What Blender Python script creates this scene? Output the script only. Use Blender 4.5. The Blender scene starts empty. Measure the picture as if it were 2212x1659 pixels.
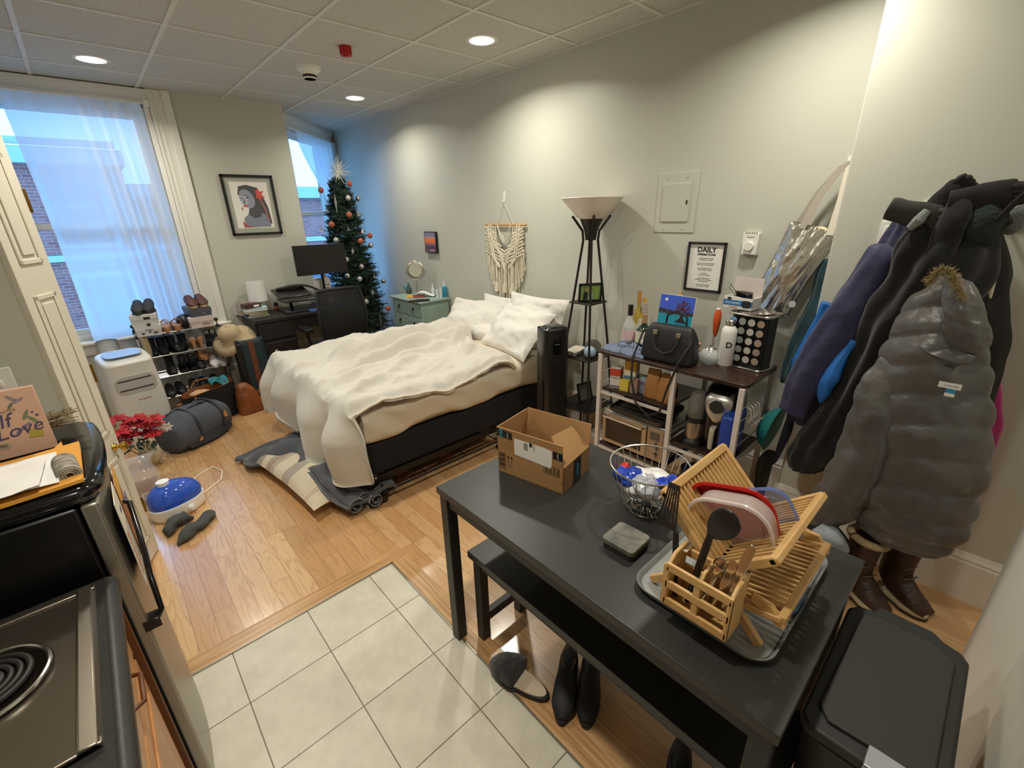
import bpy, math, random
from mathutils import Vector as V, Matrix as MX, Euler, noise
random.seed(7)
SC = bpy.context.scene
COL = SC.collection
PI = math.pi
# ---------------------------------------------------------------- camera
FPX = 965.434
CR = ((0.73601451, -0.67655666, -0.02353129), (-0.25917415, -0.24949885, -0.93304828), (0.625389, 0.69283577, -0.35898077))
EYE = V((0, 0, 1.69))
cam = bpy.data.objects.new('camera', bpy.data.cameras.new('camera'))
COL.objects.link(cam)
cam.data.sensor_width = 36; cam.data.lens = FPX / 2212 * 36; cam.data.clip_start = 0.02; cam.data.clip_end = 200
mw = MX.Identity(4)
for i in range(3):
    mw[i][0] = CR[0][i]; mw[i][1] = -CR[1][i]; mw[i][2] = -CR[2][i]; mw[i][3] = EYE[i]
cam.matrix_world = mw
SC.camera = cam
# ---------------------------------------------------------------- light and exposure
SC.view_settings.view_transform = 'Standard'; SC.view_settings.look = 'None'
SC.view_settings.gamma = 1; SC.view_settings.exposure = 0.0
SC.view_settings.use_curve_mapping = False
SC.cycles.max_bounces = 8; SC.cycles.diffuse_bounces = 5; SC.cycles.glossy_bounces = 4
SC.cycles.transmission_bounces = 6; SC.cycles.transparent_max_bounces = 12
SC.cycles.sample_clamp_indirect = 6; SC.cycles.caustics_reflective = False; SC.cycles.caustics_refractive = False
SC.cycles.use_denoising = True
wd = bpy.data.worlds.new('dusk_sky'); SC.world = wd; wd.use_nodes = True
wd.node_tree.nodes['Background'].inputs[0].default_value = (0.17, 0.47, 1.0, 1)
wd.node_tree.nodes['Background'].inputs[1].default_value = 7.0
LAMPC = (1.0, 0.95, 0.82)
LAMPS = [(0.36, 4.51), (2.19, 2.64), (2.20, 4.50), (2.19, 0.76), (0.36, 2.64), (0.36, 0.76), (0.36, -1.1), (2.19, -1.1)]
LAMPW = [12, 15, 11, 13, 17, 18, 12, 8]
CEIL = 2.709; WALLX = 2.758; COATX = 2.53; FARY = 5.2
for (lx, ly), lw in zip(LAMPS, LAMPW):
    ld = bpy.data.lights.new('ceiling_lamp_light', 'AREA'); ld.shape = 'DISK'; ld.size = 0.14
    ld.energy = lw; ld.color = LAMPC; ld.spread = math.radians(150)
    lo = bpy.data.objects.new('ceiling_lamp_light', ld); COL.objects.link(lo); lo.location = (lx, ly, CEIL - 0.022)
# ---------------------------------------------------------------- pixel to plane
def ray(u, v):
    x = (u - 1106) / FPX; y = (v - 829.5) / FPX
    return V([CR[0][i] * x + CR[1][i] * y + CR[2][i] for i in range(3)])
def PZ(u, v, z): d = ray(u, v); return EYE + d * ((z - EYE.z) / d.z)
def PX(u, v, x): d = ray(u, v); return EYE + d * (x / d.x)
def PY(u, v, y): d = ray(u, v); return EYE + d * (y / d.y)
# ---------------------------------------------------------------- materials
def lin(c):
    if isinstance(c, str): c = [int(c[i:i + 2], 16) / 255 for i in (0, 2, 4)]
    return tuple((x / 12.92 if x <= 0.04045 else ((x + 0.055) / 1.055) ** 2.4) for x in c[:3]) + (1,)
MATS = {}
def mat(name, c, r=0.6, m=0.0, c2=None, ns=8.0, st=(1, 1, 1), bump=0.0, bs=None, spec=None, alpha=1.0, trans=0.0, sheen=0.0, emit=0.0, coat=0.0, det=4, ior=None):
    if name in MATS: return MATS[name]
    M = bpy.data.materials.new(name); M.use_nodes = True; MATS[name] = M
    N = M.node_tree.nodes; L = M.node_tree.links; b = N['Principled BSDF']
    b.inputs['Base Color'].default_value = lin(c); b.inputs['Roughness'].default_value = r; b.inputs['Metallic'].default_value = m
    if spec is not None: b.inputs['Specular IOR Level'].default_value = spec
    if ior: b.inputs['IOR'].default_value = ior
    if alpha < 1: b.inputs['Alpha'].default_value = alpha
    if trans: b.inputs['Transmission Weight'].default_value = trans
    if sheen: b.inputs['Sheen Weight'].default_value = sheen
    if coat: b.inputs['Coat Weight'].default_value = coat; b.inputs['Coat Roughness'].default_value = 0.08
    if emit: b.inputs['Emission Color'].default_value = lin(c); b.inputs['Emission Strength'].default_value = emit
    if c2 or bump:
        tc = N.new('ShaderNodeTexCoord'); mp = N.new('ShaderNodeMapping'); mp.inputs['Scale'].default_value = st
        L.new(tc.outputs['Object'], mp.inputs[0])
        if c2:
            n = N.new('ShaderNodeTexNoise'); n.inputs['Scale'].default_value = ns; n.inputs['Detail'].default_value = det
            L.new(mp.outputs[0], n.inputs['Vector'])
            rp = N.new('ShaderNodeValToRGB'); rp.color_ramp.elements[0].position = 0.35; rp.color_ramp.elements[1].position = 0.65
            rp.color_ramp.elements[0].color = lin(c); rp.color_ramp.elements[1].color = lin(c2)
            L.new(n.outputs[0], rp.inputs[0]); L.new(rp.outputs[0], b.inputs['Base Color'])
        if bump:
            n2 = N.new('ShaderNodeTexNoise'); n2.inputs['Scale'].default_value = bs or ns * 4; n2.inputs['Detail'].default_value = 3
            L.new(mp.outputs[0], n2.inputs['Vector'])
            bp = N.new('ShaderNodeBump'); bp.inputs['Strength'].default_value = bump; bp.inputs['Distance'].default_value = 0.01
            L.new(n2.outputs[0], bp.inputs['Height']); L.new(bp.outputs[0], b.inputs['Normal'])
    return M
def nt(name):
    M = bpy.data.materials.new(name); M.use_nodes = True; MATS[name] = M
    return M, M.node_tree.nodes, M.node_tree.links, M.node_tree.nodes['Principled BSDF']
# ---------------------------------------------------------------- mesh builder
def rz(a): return MX.Rotation(a, 4, 'Z')
def rx(a): return MX.Rotation(a, 4, 'X')
def ry(a): return MX.Rotation(a, 4, 'Y')
def tr(*a): return MX.Translation(V(a if len(a) == 3 else a[0]))
class B:
    def __init__(s): s.v = []; s.f = []; s.mi = []; s.x = MX.Identity(4); s.m = 0
    def add(s, vs, fs, T=None):
        X = s.x @ T if T else s.x
        o = len(s.v); s.v += [tuple(X @ V(p)) for p in vs]; s.f += [tuple(i + o for i in f) for f in fs]; s.mi += [s.m] * len(fs)
        return s
    def box(s, a, b, T=None):
        (x0, y0, z0), (x1, y1, z1) = a, b
        x0, x1 = min(x0, x1), max(x0, x1); y0, y1 = min(y0, y1), max(y0, y1); z0, z1 = min(z0, z1), max(z0, z1)
        return s.add([(x0, y0, z0), (x1, y0, z0), (x1, y1, z0), (x0, y1, z0), (x0, y0, z1), (x1, y0, z1), (x1, y1, z1), (x0, y1, z1)],
                     [(3, 2, 1, 0), (4, 5, 6, 7), (0, 1, 5, 4), (1, 2, 6, 5), (2, 3, 7, 6), (3, 0, 4, 7)], T)
    def cb(s, c, d, T=None): return s.box([c[i] - d[i] / 2 for i in range(3)], [c[i] + d[i] / 2 for i in range(3)], T)
    def tube(s, pts, r, n=8, closed=False, T=None):
        pts = [V(p) for p in pts]; k = len(pts); vs = []; fs = []
        rs = r if isinstance(r, (list, tuple)) else [r] * k
        up = None
        for i, p in enumerate(pts):
            if closed: t = pts[(i + 1) % k] - pts[i - 1]
            else: t = (pts[min(i + 1, k - 1)] - pts[max(i - 1, 0)])
            if t.length < 1e-9: t = V((0, 0, 1))
            t.normalize()
            if up is None: up = V((0, 0, 1)) if abs(t.z) < .9 else V((1, 0, 0))
            a = up - t * up.dot(t)
            if a.length < 1e-4: a = t.orthogonal()
            a.normalize(); up = a; b = t.cross(a)
            for j in range(n):
                q = 2 * PI * j / n; vs.append(p + (a * math.cos(q) + b * math.sin(q)) * rs[i])
        for i in range(k if closed else k - 1):
            for j in range(n):
                i2 = (i + 1) % k; fs.append((i * n + j, i * n + (j + 1) % n, i2 * n + (j + 1) % n, i2 * n + j))
        if not closed: fs.append(tuple(range(n - 1, -1, -1))); fs.append(tuple((k - 1) * n + j for j in range(n)))
        return s.add(vs, fs, T)
    def cyl(s, p0, p1, r0, r1=None, n=20, T=None): return s.tube([p0, p1], [r0, r0 if r1 is None else r1], n, T=T)
    def bar(s, p0, p1, w, h, T=None, up=(0, 0, 1)):
        p0, p1 = V(p0), V(p1); t = (p1 - p0).normalized(); u = V(up); a = u - t * u.dot(t)
        if a.length < 1e-3: a = t.orthogonal()
        a.normalize(); b = t.cross(a); vs = []
        for p in (p0, p1):
            for sa, sb in ((-1, -1), (1, -1), (1, 1), (-1, 1)): vs.append(p + a * sa * h / 2 + b * sb * w / 2)
        return s.add(vs, [(3, 2, 1, 0), (4, 5, 6, 7), (0, 1, 5, 4), (1, 2, 6, 5), (2, 3, 7, 6), (3, 0, 4, 7)], T)
    def lathe(s, pr, n=32, T=None, cap=True):
        vs = []; fs = []; k = len(pr)
        for (r, z) in pr:
            for j in range(n): q = 2 * PI * j / n; vs.append((r * math.cos(q), r * math.sin(q), z))
        for i in range(k - 1):
            for j in range(n): fs.append((i * n + j, i * n + (j + 1) % n, (i + 1) * n + (j + 1) % n, (i + 1) * n + j))
        if cap: fs.append(tuple(range(n - 1, -1, -1))); fs.append(tuple((k - 1) * n + j for j in range(n)))
        return s.add(vs, fs, T)
    def ball(s, c, r, n=16, T=None, sc=(1, 1, 1)):
        pr = [(max(1e-4, math.sin(PI * i / (n // 2 + 2))) * r * sc[0], -math.cos(PI * i / (n // 2 + 2)) * r * sc[2]) for i in range(n // 2 + 3)]
        M_ = tr(*c) @ MX.Diagonal((1, sc[1] / sc[0], 1, 1))
        return s.lathe(pr, n, (T @ M_) if T else M_)
    def prism(s, poly, z0, z1, T=None):
        k = len(poly)
        vs = [(x, y, z0) for x, y in poly] + [(x, y, z1) for x, y in poly]
        return s.add(vs, [tuple(range(k - 1, -1, -1)), tuple(range(k, 2 * k))] + [(i, (i + 1) % k, k + (i + 1) % k, k + i) for i in range(k)], T)
    def grid(s, fn, nu, nv, T=None, thick=0.0, wrap=False):
        P = [[V(fn(i / nu, j / nv)) for j in range(nv + 1)] for i in range(nu + 1)]
        vs = [p for row in P for p in row]; w = nv + 1
        fs = [(i * w + j, (i + 1) * w + j, (i + 1) * w + j + 1, i * w + j + 1) for i in range(nu) for j in range(nv)]
        if thick:
            o = len(vs); q = []
            for i in range(nu + 1):
                for j in range(nv + 1):
                    a = P[min(i + 1, nu)][j] - P[max(i - 1, 0)][j]; b = P[i][min(j + 1, nv)] - P[i][max(j - 1, 0)]
                    nn = a.cross(b); nn = nn.normalized() if nn.length > 1e-12 else V((0, 0, 1)); q.append(P[i][j] - nn * thick)
            vs = vs + q; fs += [tuple(o + k for k in reversed(f)) for f in fs]
            for i in range(nu): fs += [(i * w, o + i * w, o + (i + 1) * w, (i + 1) * w)[::-1], (i * w + nv, (i + 1) * w + nv, o + (i + 1) * w + nv, o + i * w + nv)[::-1]]
            for j in range(nv): fs += [(j, j + 1, o + j + 1, o + j)[::-1], (nu * w + j, o + nu * w + j, o + nu * w + j + 1, nu * w + j + 1)[::-1]]
        return s.add(vs, fs, T)
    def loft(s, secs, n=32, m=6, e=2.0, amp=0.0, ns=6.0, fn=None, T=None, sd=0.0, fold=0.0, nf=9):
        """secs: (centre, half-width vector, half-depth vector[, exponent]); Catmull-Rom between; superellipse sections"""
        S_ = [(V(a[0]), V(a[1]), V(a[2]), a[3] if len(a) > 3 else e) for a in secs]
        out = []; k = len(S_)
        def cr(a, b, c, d, t): return (b * 2 + (c - a) * t + (a * 2 - b * 5 + c * 4 - d) * t * t + (b * 3 - a - c * 3 + d) * t ** 3) * 0.5
        for i in range(k - 1):
            A, Bq, C, D = S_[max(i - 1, 0)], S_[i], S_[i + 1], S_[min(i + 2, k - 1)]
            for q in range(m): t = q / m; out.append(tuple(cr(A[z], Bq[z], C[z], D[z], t) for z in range(4)))
        out.append(S_[-1]); K = len(out); vs = []; fs = []
        for i, (c, w, d, ex) in enumerate(out):
            for j in range(n):
                a = 2 * PI * j / n; ca, sa = math.cos(a), math.sin(a)
                x = math.copysign(abs(ca) ** (2 / ex), ca); y = math.copysign(abs(sa) ** (2 / ex), sa)
                g = 1.0
                if fold: g += fold * math.sin(nf * a + 2.3 * math.sin(i / K * 5 + sd)) * (0.6 + 0.4 * math.sin(3 * a + sd))
                if fn: g *= fn(i / (K - 1), j / n)
                p = c + (w * x + d * y) * g
                if amp:
                    o = (w * x + d * y); o = o.normalized() if o.length > 1e-6 else V((0, 0, 1))
                    p = p + o * amp * (noise.noise(p * ns + V((sd, 0, 0))) + 0.5 * noise.noise(p * ns * 2.3 + V((0, sd, 0))))
                vs.append(p)
        for i in range(K - 1):
            for j in range(n): fs.append((i * n + j, i * n + (j + 1) % n, (i + 1) * n + (j + 1) % n, (i + 1) * n + j))
        fs.append(tuple(range(n - 1, -1, -1))); fs.append(tuple((K - 1) * n + j for j in range(n)))
        return s.add(vs, fs, T)
    def build(s, name, m, par=None, smooth=False, bev=0.0, sub=0, loc=None, ang=None):
        me = bpy.data.meshes.new(name); me.from_pydata(s.v, [], s.f); me.validate(); me.update()
        ms = m if isinstance(m, (list, tuple)) else [m]
        for q in ms: me.materials.append(q)
        if len(ms) > 1 and len(me.polygons) == len(s.mi): me.polygons.foreach_set('material_index', s.mi)
        o = bpy.data.objects.new(name, me); COL.objects.link(o)
        if par: o.parent = par
        if loc: o.location = loc
        if bev:
            bm = o.modifiers.new('b', 'BEVEL'); bm.width = bev; bm.segments = 2; bm.limit_method = 'ANGLE'; bm.angle_limit = 0.6
        if sub: sm = o.modifiers.new('s', 'SUBSURF'); sm.levels = sub; sm.render_levels = sub
        if smooth or bev or sub:
            me.polygons.foreach_set('use_smooth', [True] * len(me.polygons))
            if not sub and hasattr(me, 'set_sharp_from_angle'): me.set_sharp_from_angle(angle=ang or 0.7)
        me.update()
        return o
def tag(o, label=None, cat=None, group=None, kind=None):
    if label: o['label'] = label
    if cat: o['category'] = cat
    if group: o['group'] = group
    if kind: o['kind'] = kind
    return o
def thing(name, loc, label, cat, group=None, rot=0.0, rot3=None):
    o = bpy.data.objects.new(name, None); COL.objects.link(o); o.location = loc
    o.rotation_euler = rot3 if rot3 else (0, 0, rot); o.empty_display_size = 0.05
    return tag(o, label, cat, group)
def solo(b, name, m, loc, label, cat, group=None, rot=0.0, rot3=None, **k):
    o = b.build(name, m, **k); o.location = loc; o.rotation_euler = rot3 if rot3 else (0, 0, rot)
    return tag(o, label, cat, group)
def struct(b, name, m, **k): return tag(b.build(name, m, **k), kind='structure')
def copy_tree(o, parent=None):
    c = o.copy(); COL.objects.link(c)
    if parent: c.parent = parent
    for ch in [x for x in list(bpy.data.objects) if x.parent == o and x != c]: copy_tree(ch, c)
    return c
def text(s, size, m, par, T, name='lettering', ext=0.0006, bold=0.0, align='CENTER', sp=1.0, shear=0.0, xs=1.0):
    cu = bpy.data.curves.new(name, 'FONT'); cu.body = s; cu.size = size; cu.extrude = ext; cu.offset = bold * size
    cu.align_x = align; cu.align_y = 'CENTER'; cu.space_character = sp; cu.shear = shear; cu.resolution_u = 3
    t = bpy.data.objects.new(name, cu); COL.objects.link(t)
    dg = bpy.context.evaluated_depsgraph_get(); me = bpy.data.meshes.new_from_object(t.evaluated_get(dg))
    me.transform(T @ MX.Diagonal((xs, 1, 1, 1))); me.materials.clear(); me.materials.append(m)
    bpy.data.objects.remove(t); bpy.data.curves.remove(cu)
    o = bpy.data.objects.new(name, me); COL.objects.link(o); o.parent = par
    return o
def frame3(o, x, y, z=None):
    """matrix with local x and y axes along given world vectors, origin o"""
    x = V(x).normalized(); y = V(y); y = (y - x * x.dot(y)).normalized(); z = x.cross(y); M_ = MX.Identity(4)
    for i in range(3): M_[i][0] = x[i]; M_[i][1] = y[i]; M_[i][2] = z[i]; M_[i][3] = o[i]
    return M_
def rrect(w, h, r, n=5, cx=0, cy=0):
    o = []
    for sx, sy, a0 in ((1, 1, 0), (-1, 1, 90), (-1, -1, 180), (1, -1, 270)):
        for i in range(n + 1):
            a = math.radians(a0 + 90 * i / n); o.append((cx + sx * (w / 2 - r) + r * math.cos(a), cy + sy * (h / 2 - r) + r * math.sin(a)))
    return o
def fbm(p, o=3): return noise.fractal(V(p), 1.0, 2.0, o)
def sm(t): t = max(0, min(1, t)); return t * t * (3 - 2 * t)
# ================================================================ ROOM
m_wall = mat('wall_paint', 'c8c8bc', r=0.42, bump=0.04, bs=60, spec=0.45)
m_trim = mat('trim_white', 'e9e6dd', r=0.35)
m_ceil = mat('ceiling_tile', 'cfcdc6', r=0.95, c2='c0beb6', ns=90, bump=0.5, bs=120, det=2)
m_tee = mat('tee_white', 'd9d7cf', r=0.5)
m_black = mat('black_plastic', '141313', r=0.45)
m_blackm = mat('black_metal', '100f0f', r=0.4, m=0.3)
m_chrome = mat('chrome', 'dcdad6', r=0.18, m=1.0)
m_steel = mat('brushed_steel', 'b9b2a6', r=0.32, m=1.0, bump=0.03, bs=200, st=(1, 30, 1))
m_white = mat('white_plastic', 'efede6', r=0.35)
m_brass = mat('brass', 'c9a24a', r=0.2, m=1.0)
m_paper = mat('paper', 'eeebe4', r=0.8)
m_ink = mat('black_ink', '1c1a1a', r=0.7)
m_clear = mat('clear_plastic', 'f2f5f5', r=0.06, trans=1.0, ior=1.2)
def wood_floor():
    M, N, L, b = nt('oak_planks')
    tc = N.new('ShaderNodeTexCoord'); mp = N.new('ShaderNodeMapping'); mp.inputs['Rotation'].default_value = (0, 0, PI / 2)
    L.new(tc.outputs['Object'], mp.inputs[0])
    br = N.new('ShaderNodeTexBrick'); br.offset = 0.37; br.offset_frequency = 3; br.inputs['Scale'].default_value = 1.0
    br.inputs['Brick Width'].default_value = 0.62; br.inputs['Row Height'].default_value = 0.083
    br.inputs['Mortar Size'].default_value = 0.0012; br.inputs['Mortar Smooth'].default_value = 0.3; br.inputs['Bias'].default_value = -0.1
    br.inputs['Color1'].default_value = lin('d0a87a'); br.inputs['Color2'].default_value = lin('bc8d5c'); br.inputs['Mortar'].default_value = lin('8a6038')
    L.new(mp.outputs[0], br.inputs['Vector'])
    m2 = N.new('ShaderNodeMapping'); m2.inputs['Scale'].default_value = (9, 0.8, 1); L.new(tc.outputs['Object'], m2.inputs[0])
    # each board its own grain: offset by the brick tint
    sep = N.new('ShaderNodeSeparateColor'); L.new(br.outputs['Color'], sep.inputs[0])
    mul = N.new('ShaderNodeMath'); mul.operation = 'MULTIPLY'; mul.inputs[1].default_value = 37.0; L.new(sep.outputs[0], mul.inputs[0])
    cmb = N.new('ShaderNodeCombineXYZ'); L.new(mul.outputs[0], cmb.inputs[0]); L.new(mul.outputs[0], cmb.inputs[1])
    va = N.new('ShaderNodeVectorMath'); va.operation = 'ADD'; L.new(m2.outputs[0], va.inputs[0]); L.new(cmb.outputs[0], va.inputs[1])
    n1 = N.new('ShaderNodeTexNoise'); n1.inputs['Scale'].default_value = 1.6; n1.inputs['Detail'].default_value = 2; L.new(va.outputs[0], n1.inputs['Vector'])
    wv = N.new('ShaderNodeMath'); wv.operation = 'MULTIPLY'; wv.inputs[1].default_value = 70; L.new(n1.outputs[0], wv.inputs[0])
    sn = N.new('ShaderNodeMath'); sn.operation = 'SINE'; L.new(wv.outputs[0], sn.inputs[0])
    mr = N.new('ShaderNodeMapRange'); mr.inputs[1].default_value = 0.2; mr.inputs[2].default_value = 1.0; mr.inputs[3].default_value = 0.0; mr.inputs[4].default_value = 0.36
    L.new(sn.outputs[0], mr.inputs[0])
    mx = N.new('ShaderNodeMixRGB'); mx.inputs[2].default_value = lin('9f7145'); L.new(mr.outputs[0], mx.inputs[0]); L.new(br.outputs['Color'], mx.inputs[1])
    L.new(mx.outputs[0], b.inputs['Base Color'])
    b.inputs['Roughness'].default_value = 0.3; b.inputs['Coat Weight'].default_value = 0.9; b.inputs['Coat Roughness'].default_value = 0.16; b.inputs['Coat IOR'].default_value = 1.6
    bp = N.new('ShaderNodeBump'); bp.inputs['Strength'].default_value = 0.12; bp.inputs['Distance'].default_value = 0.002; bp.invert = True
    L.new(br.outputs['Fac'], bp.inputs['Height']); L.new(bp.outputs[0], b.inputs['Normal'])
    return M
def oak_strip(name, along):
    M, N, L, b = nt(name)
    tc = N.new('ShaderNodeTexCoord'); mp = N.new('ShaderNodeMapping'); mp.inputs['Scale'].default_value = (2, 60, 1) if along == 'x' else (60, 2, 1)
    L.new(tc.outputs['Object'], mp.inputs[0]); n1 = N.new('ShaderNodeTexNoise'); n1.inputs['Scale'].default_value = 1.2; L.new(mp.outputs[0], n1.inputs['Vector'])
    rp = N.new('ShaderNodeValToRGB'); rp.color_ramp.elements[0].position = 0.35; rp.color_ramp.elements[1].position = 0.6
    rp.color_ramp.elements[0].color = lin('a47a4e'); rp.color_ramp.elements[1].color = lin('c59c6e'); L.new(n1.outputs[0], rp.inputs[0]); L.new(rp.outputs[0], b.inputs['Base Color'])
    b.inputs['Roughness'].default_value = 0.3
    return M
def tile_mat():
    M, N, L, b = nt('beige_tile')
    tc = N.new('ShaderNodeTexCoord'); mp = N.new('ShaderNodeMapping'); mp.inputs['Location'].default_value = (-0.3217, -1.5228, 0)
    L.new(tc.outputs['Object'], mp.inputs[0])
    br = N.new('ShaderNodeTexBrick'); br.offset = 0; br.inputs['Scale'].default_value = 1; br.inputs['Brick Width'].default_value = 0.3055; br.inputs['Row Height'].default_value = 0.3055
    br.inputs['Mortar Size'].default_value = 0.0022; br.inputs['Mortar Smooth'].default_value = 0.2
    br.inputs['Color1'].default_value = (1, 1, 1, 1); br.inputs['Color2'].default_value = (.93, .93, .93, 1); br.inputs['Mortar'].default_value = lin('8c8076')
    L.new(mp.outputs[0], br.inputs['Vector'])
    n1 = N.new('ShaderNodeTexNoise'); n1.inputs['Scale'].default_value = 9; n1.inputs['Detail'].default_value = 6; n1.inputs['Roughness'].default_value = 0.7; L.new(mp.outputs[0], n1.inputs['Vector'])
    rp = N.new('ShaderNodeValToRGB'); rp.color_ramp.elements[0].position = 0.3; rp.color_ramp.elements[1].position = 0.7
    rp.color_ramp.elements[0].color = lin('c0b9a6'); rp.color_ramp.elements[1].color = lin('d6cfbd'); L.new(n1.outputs[0], rp.inputs[0])
    mx = N.new('ShaderNodeMixRGB'); mx.blend_type = 'MULTIPLY'; mx.inputs[0].default_value = 1; L.new(rp.outputs[0], mx.inputs[1]); L.new(br.outputs['Color'], mx.inputs[2])
    L.new(mx.outputs[0], b.inputs['Base Color']); b.inputs['Roughness'].default_value = 0.4
    bp = N.new('ShaderNodeBump'); bp.inputs['Strength'].default_value = 0.4; bp.inputs['Distance'].default_value = 0.002; bp.invert = True
    L.new(br.outputs['Fac'], bp.inputs['Height']); L.new(bp.outputs[0], b.inputs['Normal'])
    return M
TX, TY = 0.7575, 1.8077
BK = -2.2; LX = -0.95
b = B(); b.box((LX, TY, -0.05), (2.9, 6.7, 0)); b.box((TX, BK, -0.05), (2.9, TY, 0)); struct(b, 'floor', wood_floor())
b = B(); b.box((LX, BK, -0.05), (TX, TY, -0.001)); struct(b, 'floor', tile_mat())
b = B(); b.box((LX, TY, -0.004), (TX + 0.085, TY + 0.085, 0.003)); struct(b, 'trim_1', oak_strip('oak_border_x', 'x'), bev=0.002)
b = B(); b.box((TX, BK, -0.004), (TX + 0.085, TY - 0.0005, 0.0032)); struct(b, 'trim_2', oak_strip('oak_border_y', 'y'), bev=0.002)
b = B(); b.box((LX, TY - 0.008, -0.004), (TX - 0.001, TY - 0.001, 0.004)); b.box((TX - 0.008, BK, -0.004), (TX - 0.001, TY - 0.001, 0.004)); struct(b, 'trim_3', mat('edge_metal', '9a9385', r=0.35, m=0.8))
b = B(); b.box((LX - 0.1, BK - 0.1, CEIL), (2.95, 6.8, CEIL + 0.08)); struct(b, 'ceiling', m_ceil)
b = B()
for i in range(-1, 8):
    x = 2.4762 - 0.61 * i
    if -0.94 < x < 2.74: b.box((x - 0.012, BK, CEIL - 0.006), (x + 0.012, 6.6, CEIL))
for j in range(-7, 9):
    y = 1.6911 + 0.61 * j
    if BK < y < 6.6: b.box((LX, y - 0.012, CEIL - 0.0055), (WALLX, y + 0.012, CEIL))
b.box((WALLX - 0.02, BK, CEIL - 0.005), (WALLX, 6.5, CEIL)); b.box((0.86, FARY - 0.02, CEIL - 0.005), (1.77, FARY, CEIL))
struct(b, 'trim_4', m_tee)
b = B(); b.box((WALLX, 0.5, 0), (WALLX + 0.1, 6.7, CEIL)); struct(b, 'wall_right', m_wall)
b = B(); b.box((COATX, BK, 0), (WALLX + 0.1, 0.59, CEIL)); struct(b, 'wall_coats', m_wall, bev=0.006)
b = B(); b.box((0.5, -0.36, 0), (2.09, -0.24, CEIL)); struct(b, 'wall_partition', mat('partition_white', 'dddbd0', r=0.5))
b = B(); b.box((LX - 0.1, BK - 0.1, 0), (2.9, BK, CEIL)); struct(b, 'wall_back', m_wall)
b = B(); b.box((LX - 0.1, BK, 0), (LX, 6.7, CEIL)); struct(b, 'wall_left', m_wall)
b = B(); b.box((LX, 2.57, 0), (-0.245, 2.67, CEIL)); struct(b, 'wall_closet', m_wall)
# far wall with opening for window_1
OX0, OX1, OZ0, OZ1 = -0.75, 0.66, 0.76, 2.60
b = B(); b.box((OX1, FARY, 0), (1.77, FARY + 0.25, CEIL)); b.box((LX, FARY, 0), (OX0, FARY + 0.25, CEIL))
b.box((OX0, FARY, 0), (OX1, FARY + 0.25, OZ0)); b.box((OX0, FARY, OZ1), (OX1, FARY + 0.25, CEIL)); struct(b, 'wall_far', m_wall)
# casing of window_1
b = B()
for (x0, x1, d) in ((0.70, 0.86, 0.018), (0.80, 0.86, 0.032), (0.70, 0.725, 0.028), (0.745, 0.76, 0.024)):
    b.box((x0, FARY - d, OZ0 - 0.02), (x1, FARY, CEIL - 0.001))
b.box((0.66, FARY - 0.01, OZ0), (0.70, FARY + 0.0, OZ1 + 0.03))
for (z0, z1, d) in ((2.60, 2.70, 0.02), (2.66, 2.70, 0.035), (2.60, 2.62, 0.03)): b.box((-0.85, FARY - d, z0), (0.70, FARY, z1))
b.box((-0.86, FARY - 0.02, OZ0), (-0.75, FARY, OZ1))
struct(b, 'trim_5', m_trim, bev=0.003)
b = B(); b.box((-0.88, FARY - 0.075, OZ0 - 0.045), (0.895, FARY, OZ0 - 0.015)); b.box((-0.86, FARY - 0.03, OZ0 - 0.14), (0.87, FARY, OZ0 - 0.045)); struct(b, 'trim_6', m_trim, bev=0.01)
def sash(b, x0, x1, z0, z1, y, w=0.045, d=0.035):
    b.box((x0, y, z0), (x0 + w, y + d, z1)); b.box((x1 - w, y, z0), (x1, y + d, z1)); b.box((x0, y, z0), (x1, y + d, z0 + w)); b.box((x0, y, z1 - w), (x1, y + d, z1))
m_glass = bpy.data.materials.new('window_glass'); m_glass.use_nodes = True; _N = m_glass.node_tree.nodes; _L = m_glass.node_tree.links; _N.remove(_N['Principled BSDF'])
_a = _N.new('ShaderNodeBsdfTransparent'); _a.inputs[0].default_value = (.93, .96, .97, 1); _g = _N.new('ShaderNodeBsdfGlossy'); _g.inputs['Roughness'].default_value = .02; _m = _N.new('ShaderNodeMixShader'); _m.inputs[0].default_value = .06
_L.new(_a.outputs[0], _m.inputs[1]); _L.new(_g.outputs[0], _m.inputs[2]); _L.new(_m.outputs[0], _N['Material Output'].inputs[0])
MR1 = 1.66
w1 = thing('window_1', (0, 0, 0), None, None); w1['kind'] = 'structure'
b = B(); sash(b, OX0, OX1, OZ0, OZ1, FARY + 0.03, 0.03, 0.2); sash(b, OX0 + 0.03, OX1 - 0.03, OZ0 + 0.03, MR1 + 0.03, FARY + 0.08); sash(b, OX0 + 0.03, OX1 - 0.03, MR1 - 0.02, OZ1 - 0.03, FARY + 0.125)
b.build('window_frame', m_trim, w1, bev=0.003)
b = B(); b.box((OX0 + 0.05, FARY + 0.1, OZ0 + 0.05), (OX1 - 0.05, FARY + 0.103, MR1)); b.box((OX0 + 0.05, FARY + 0.14, MR1), (OX1 - 0.05, FARY + 0.143, OZ1 - 0.05)); b.build('glass', m_glass, w1)
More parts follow.
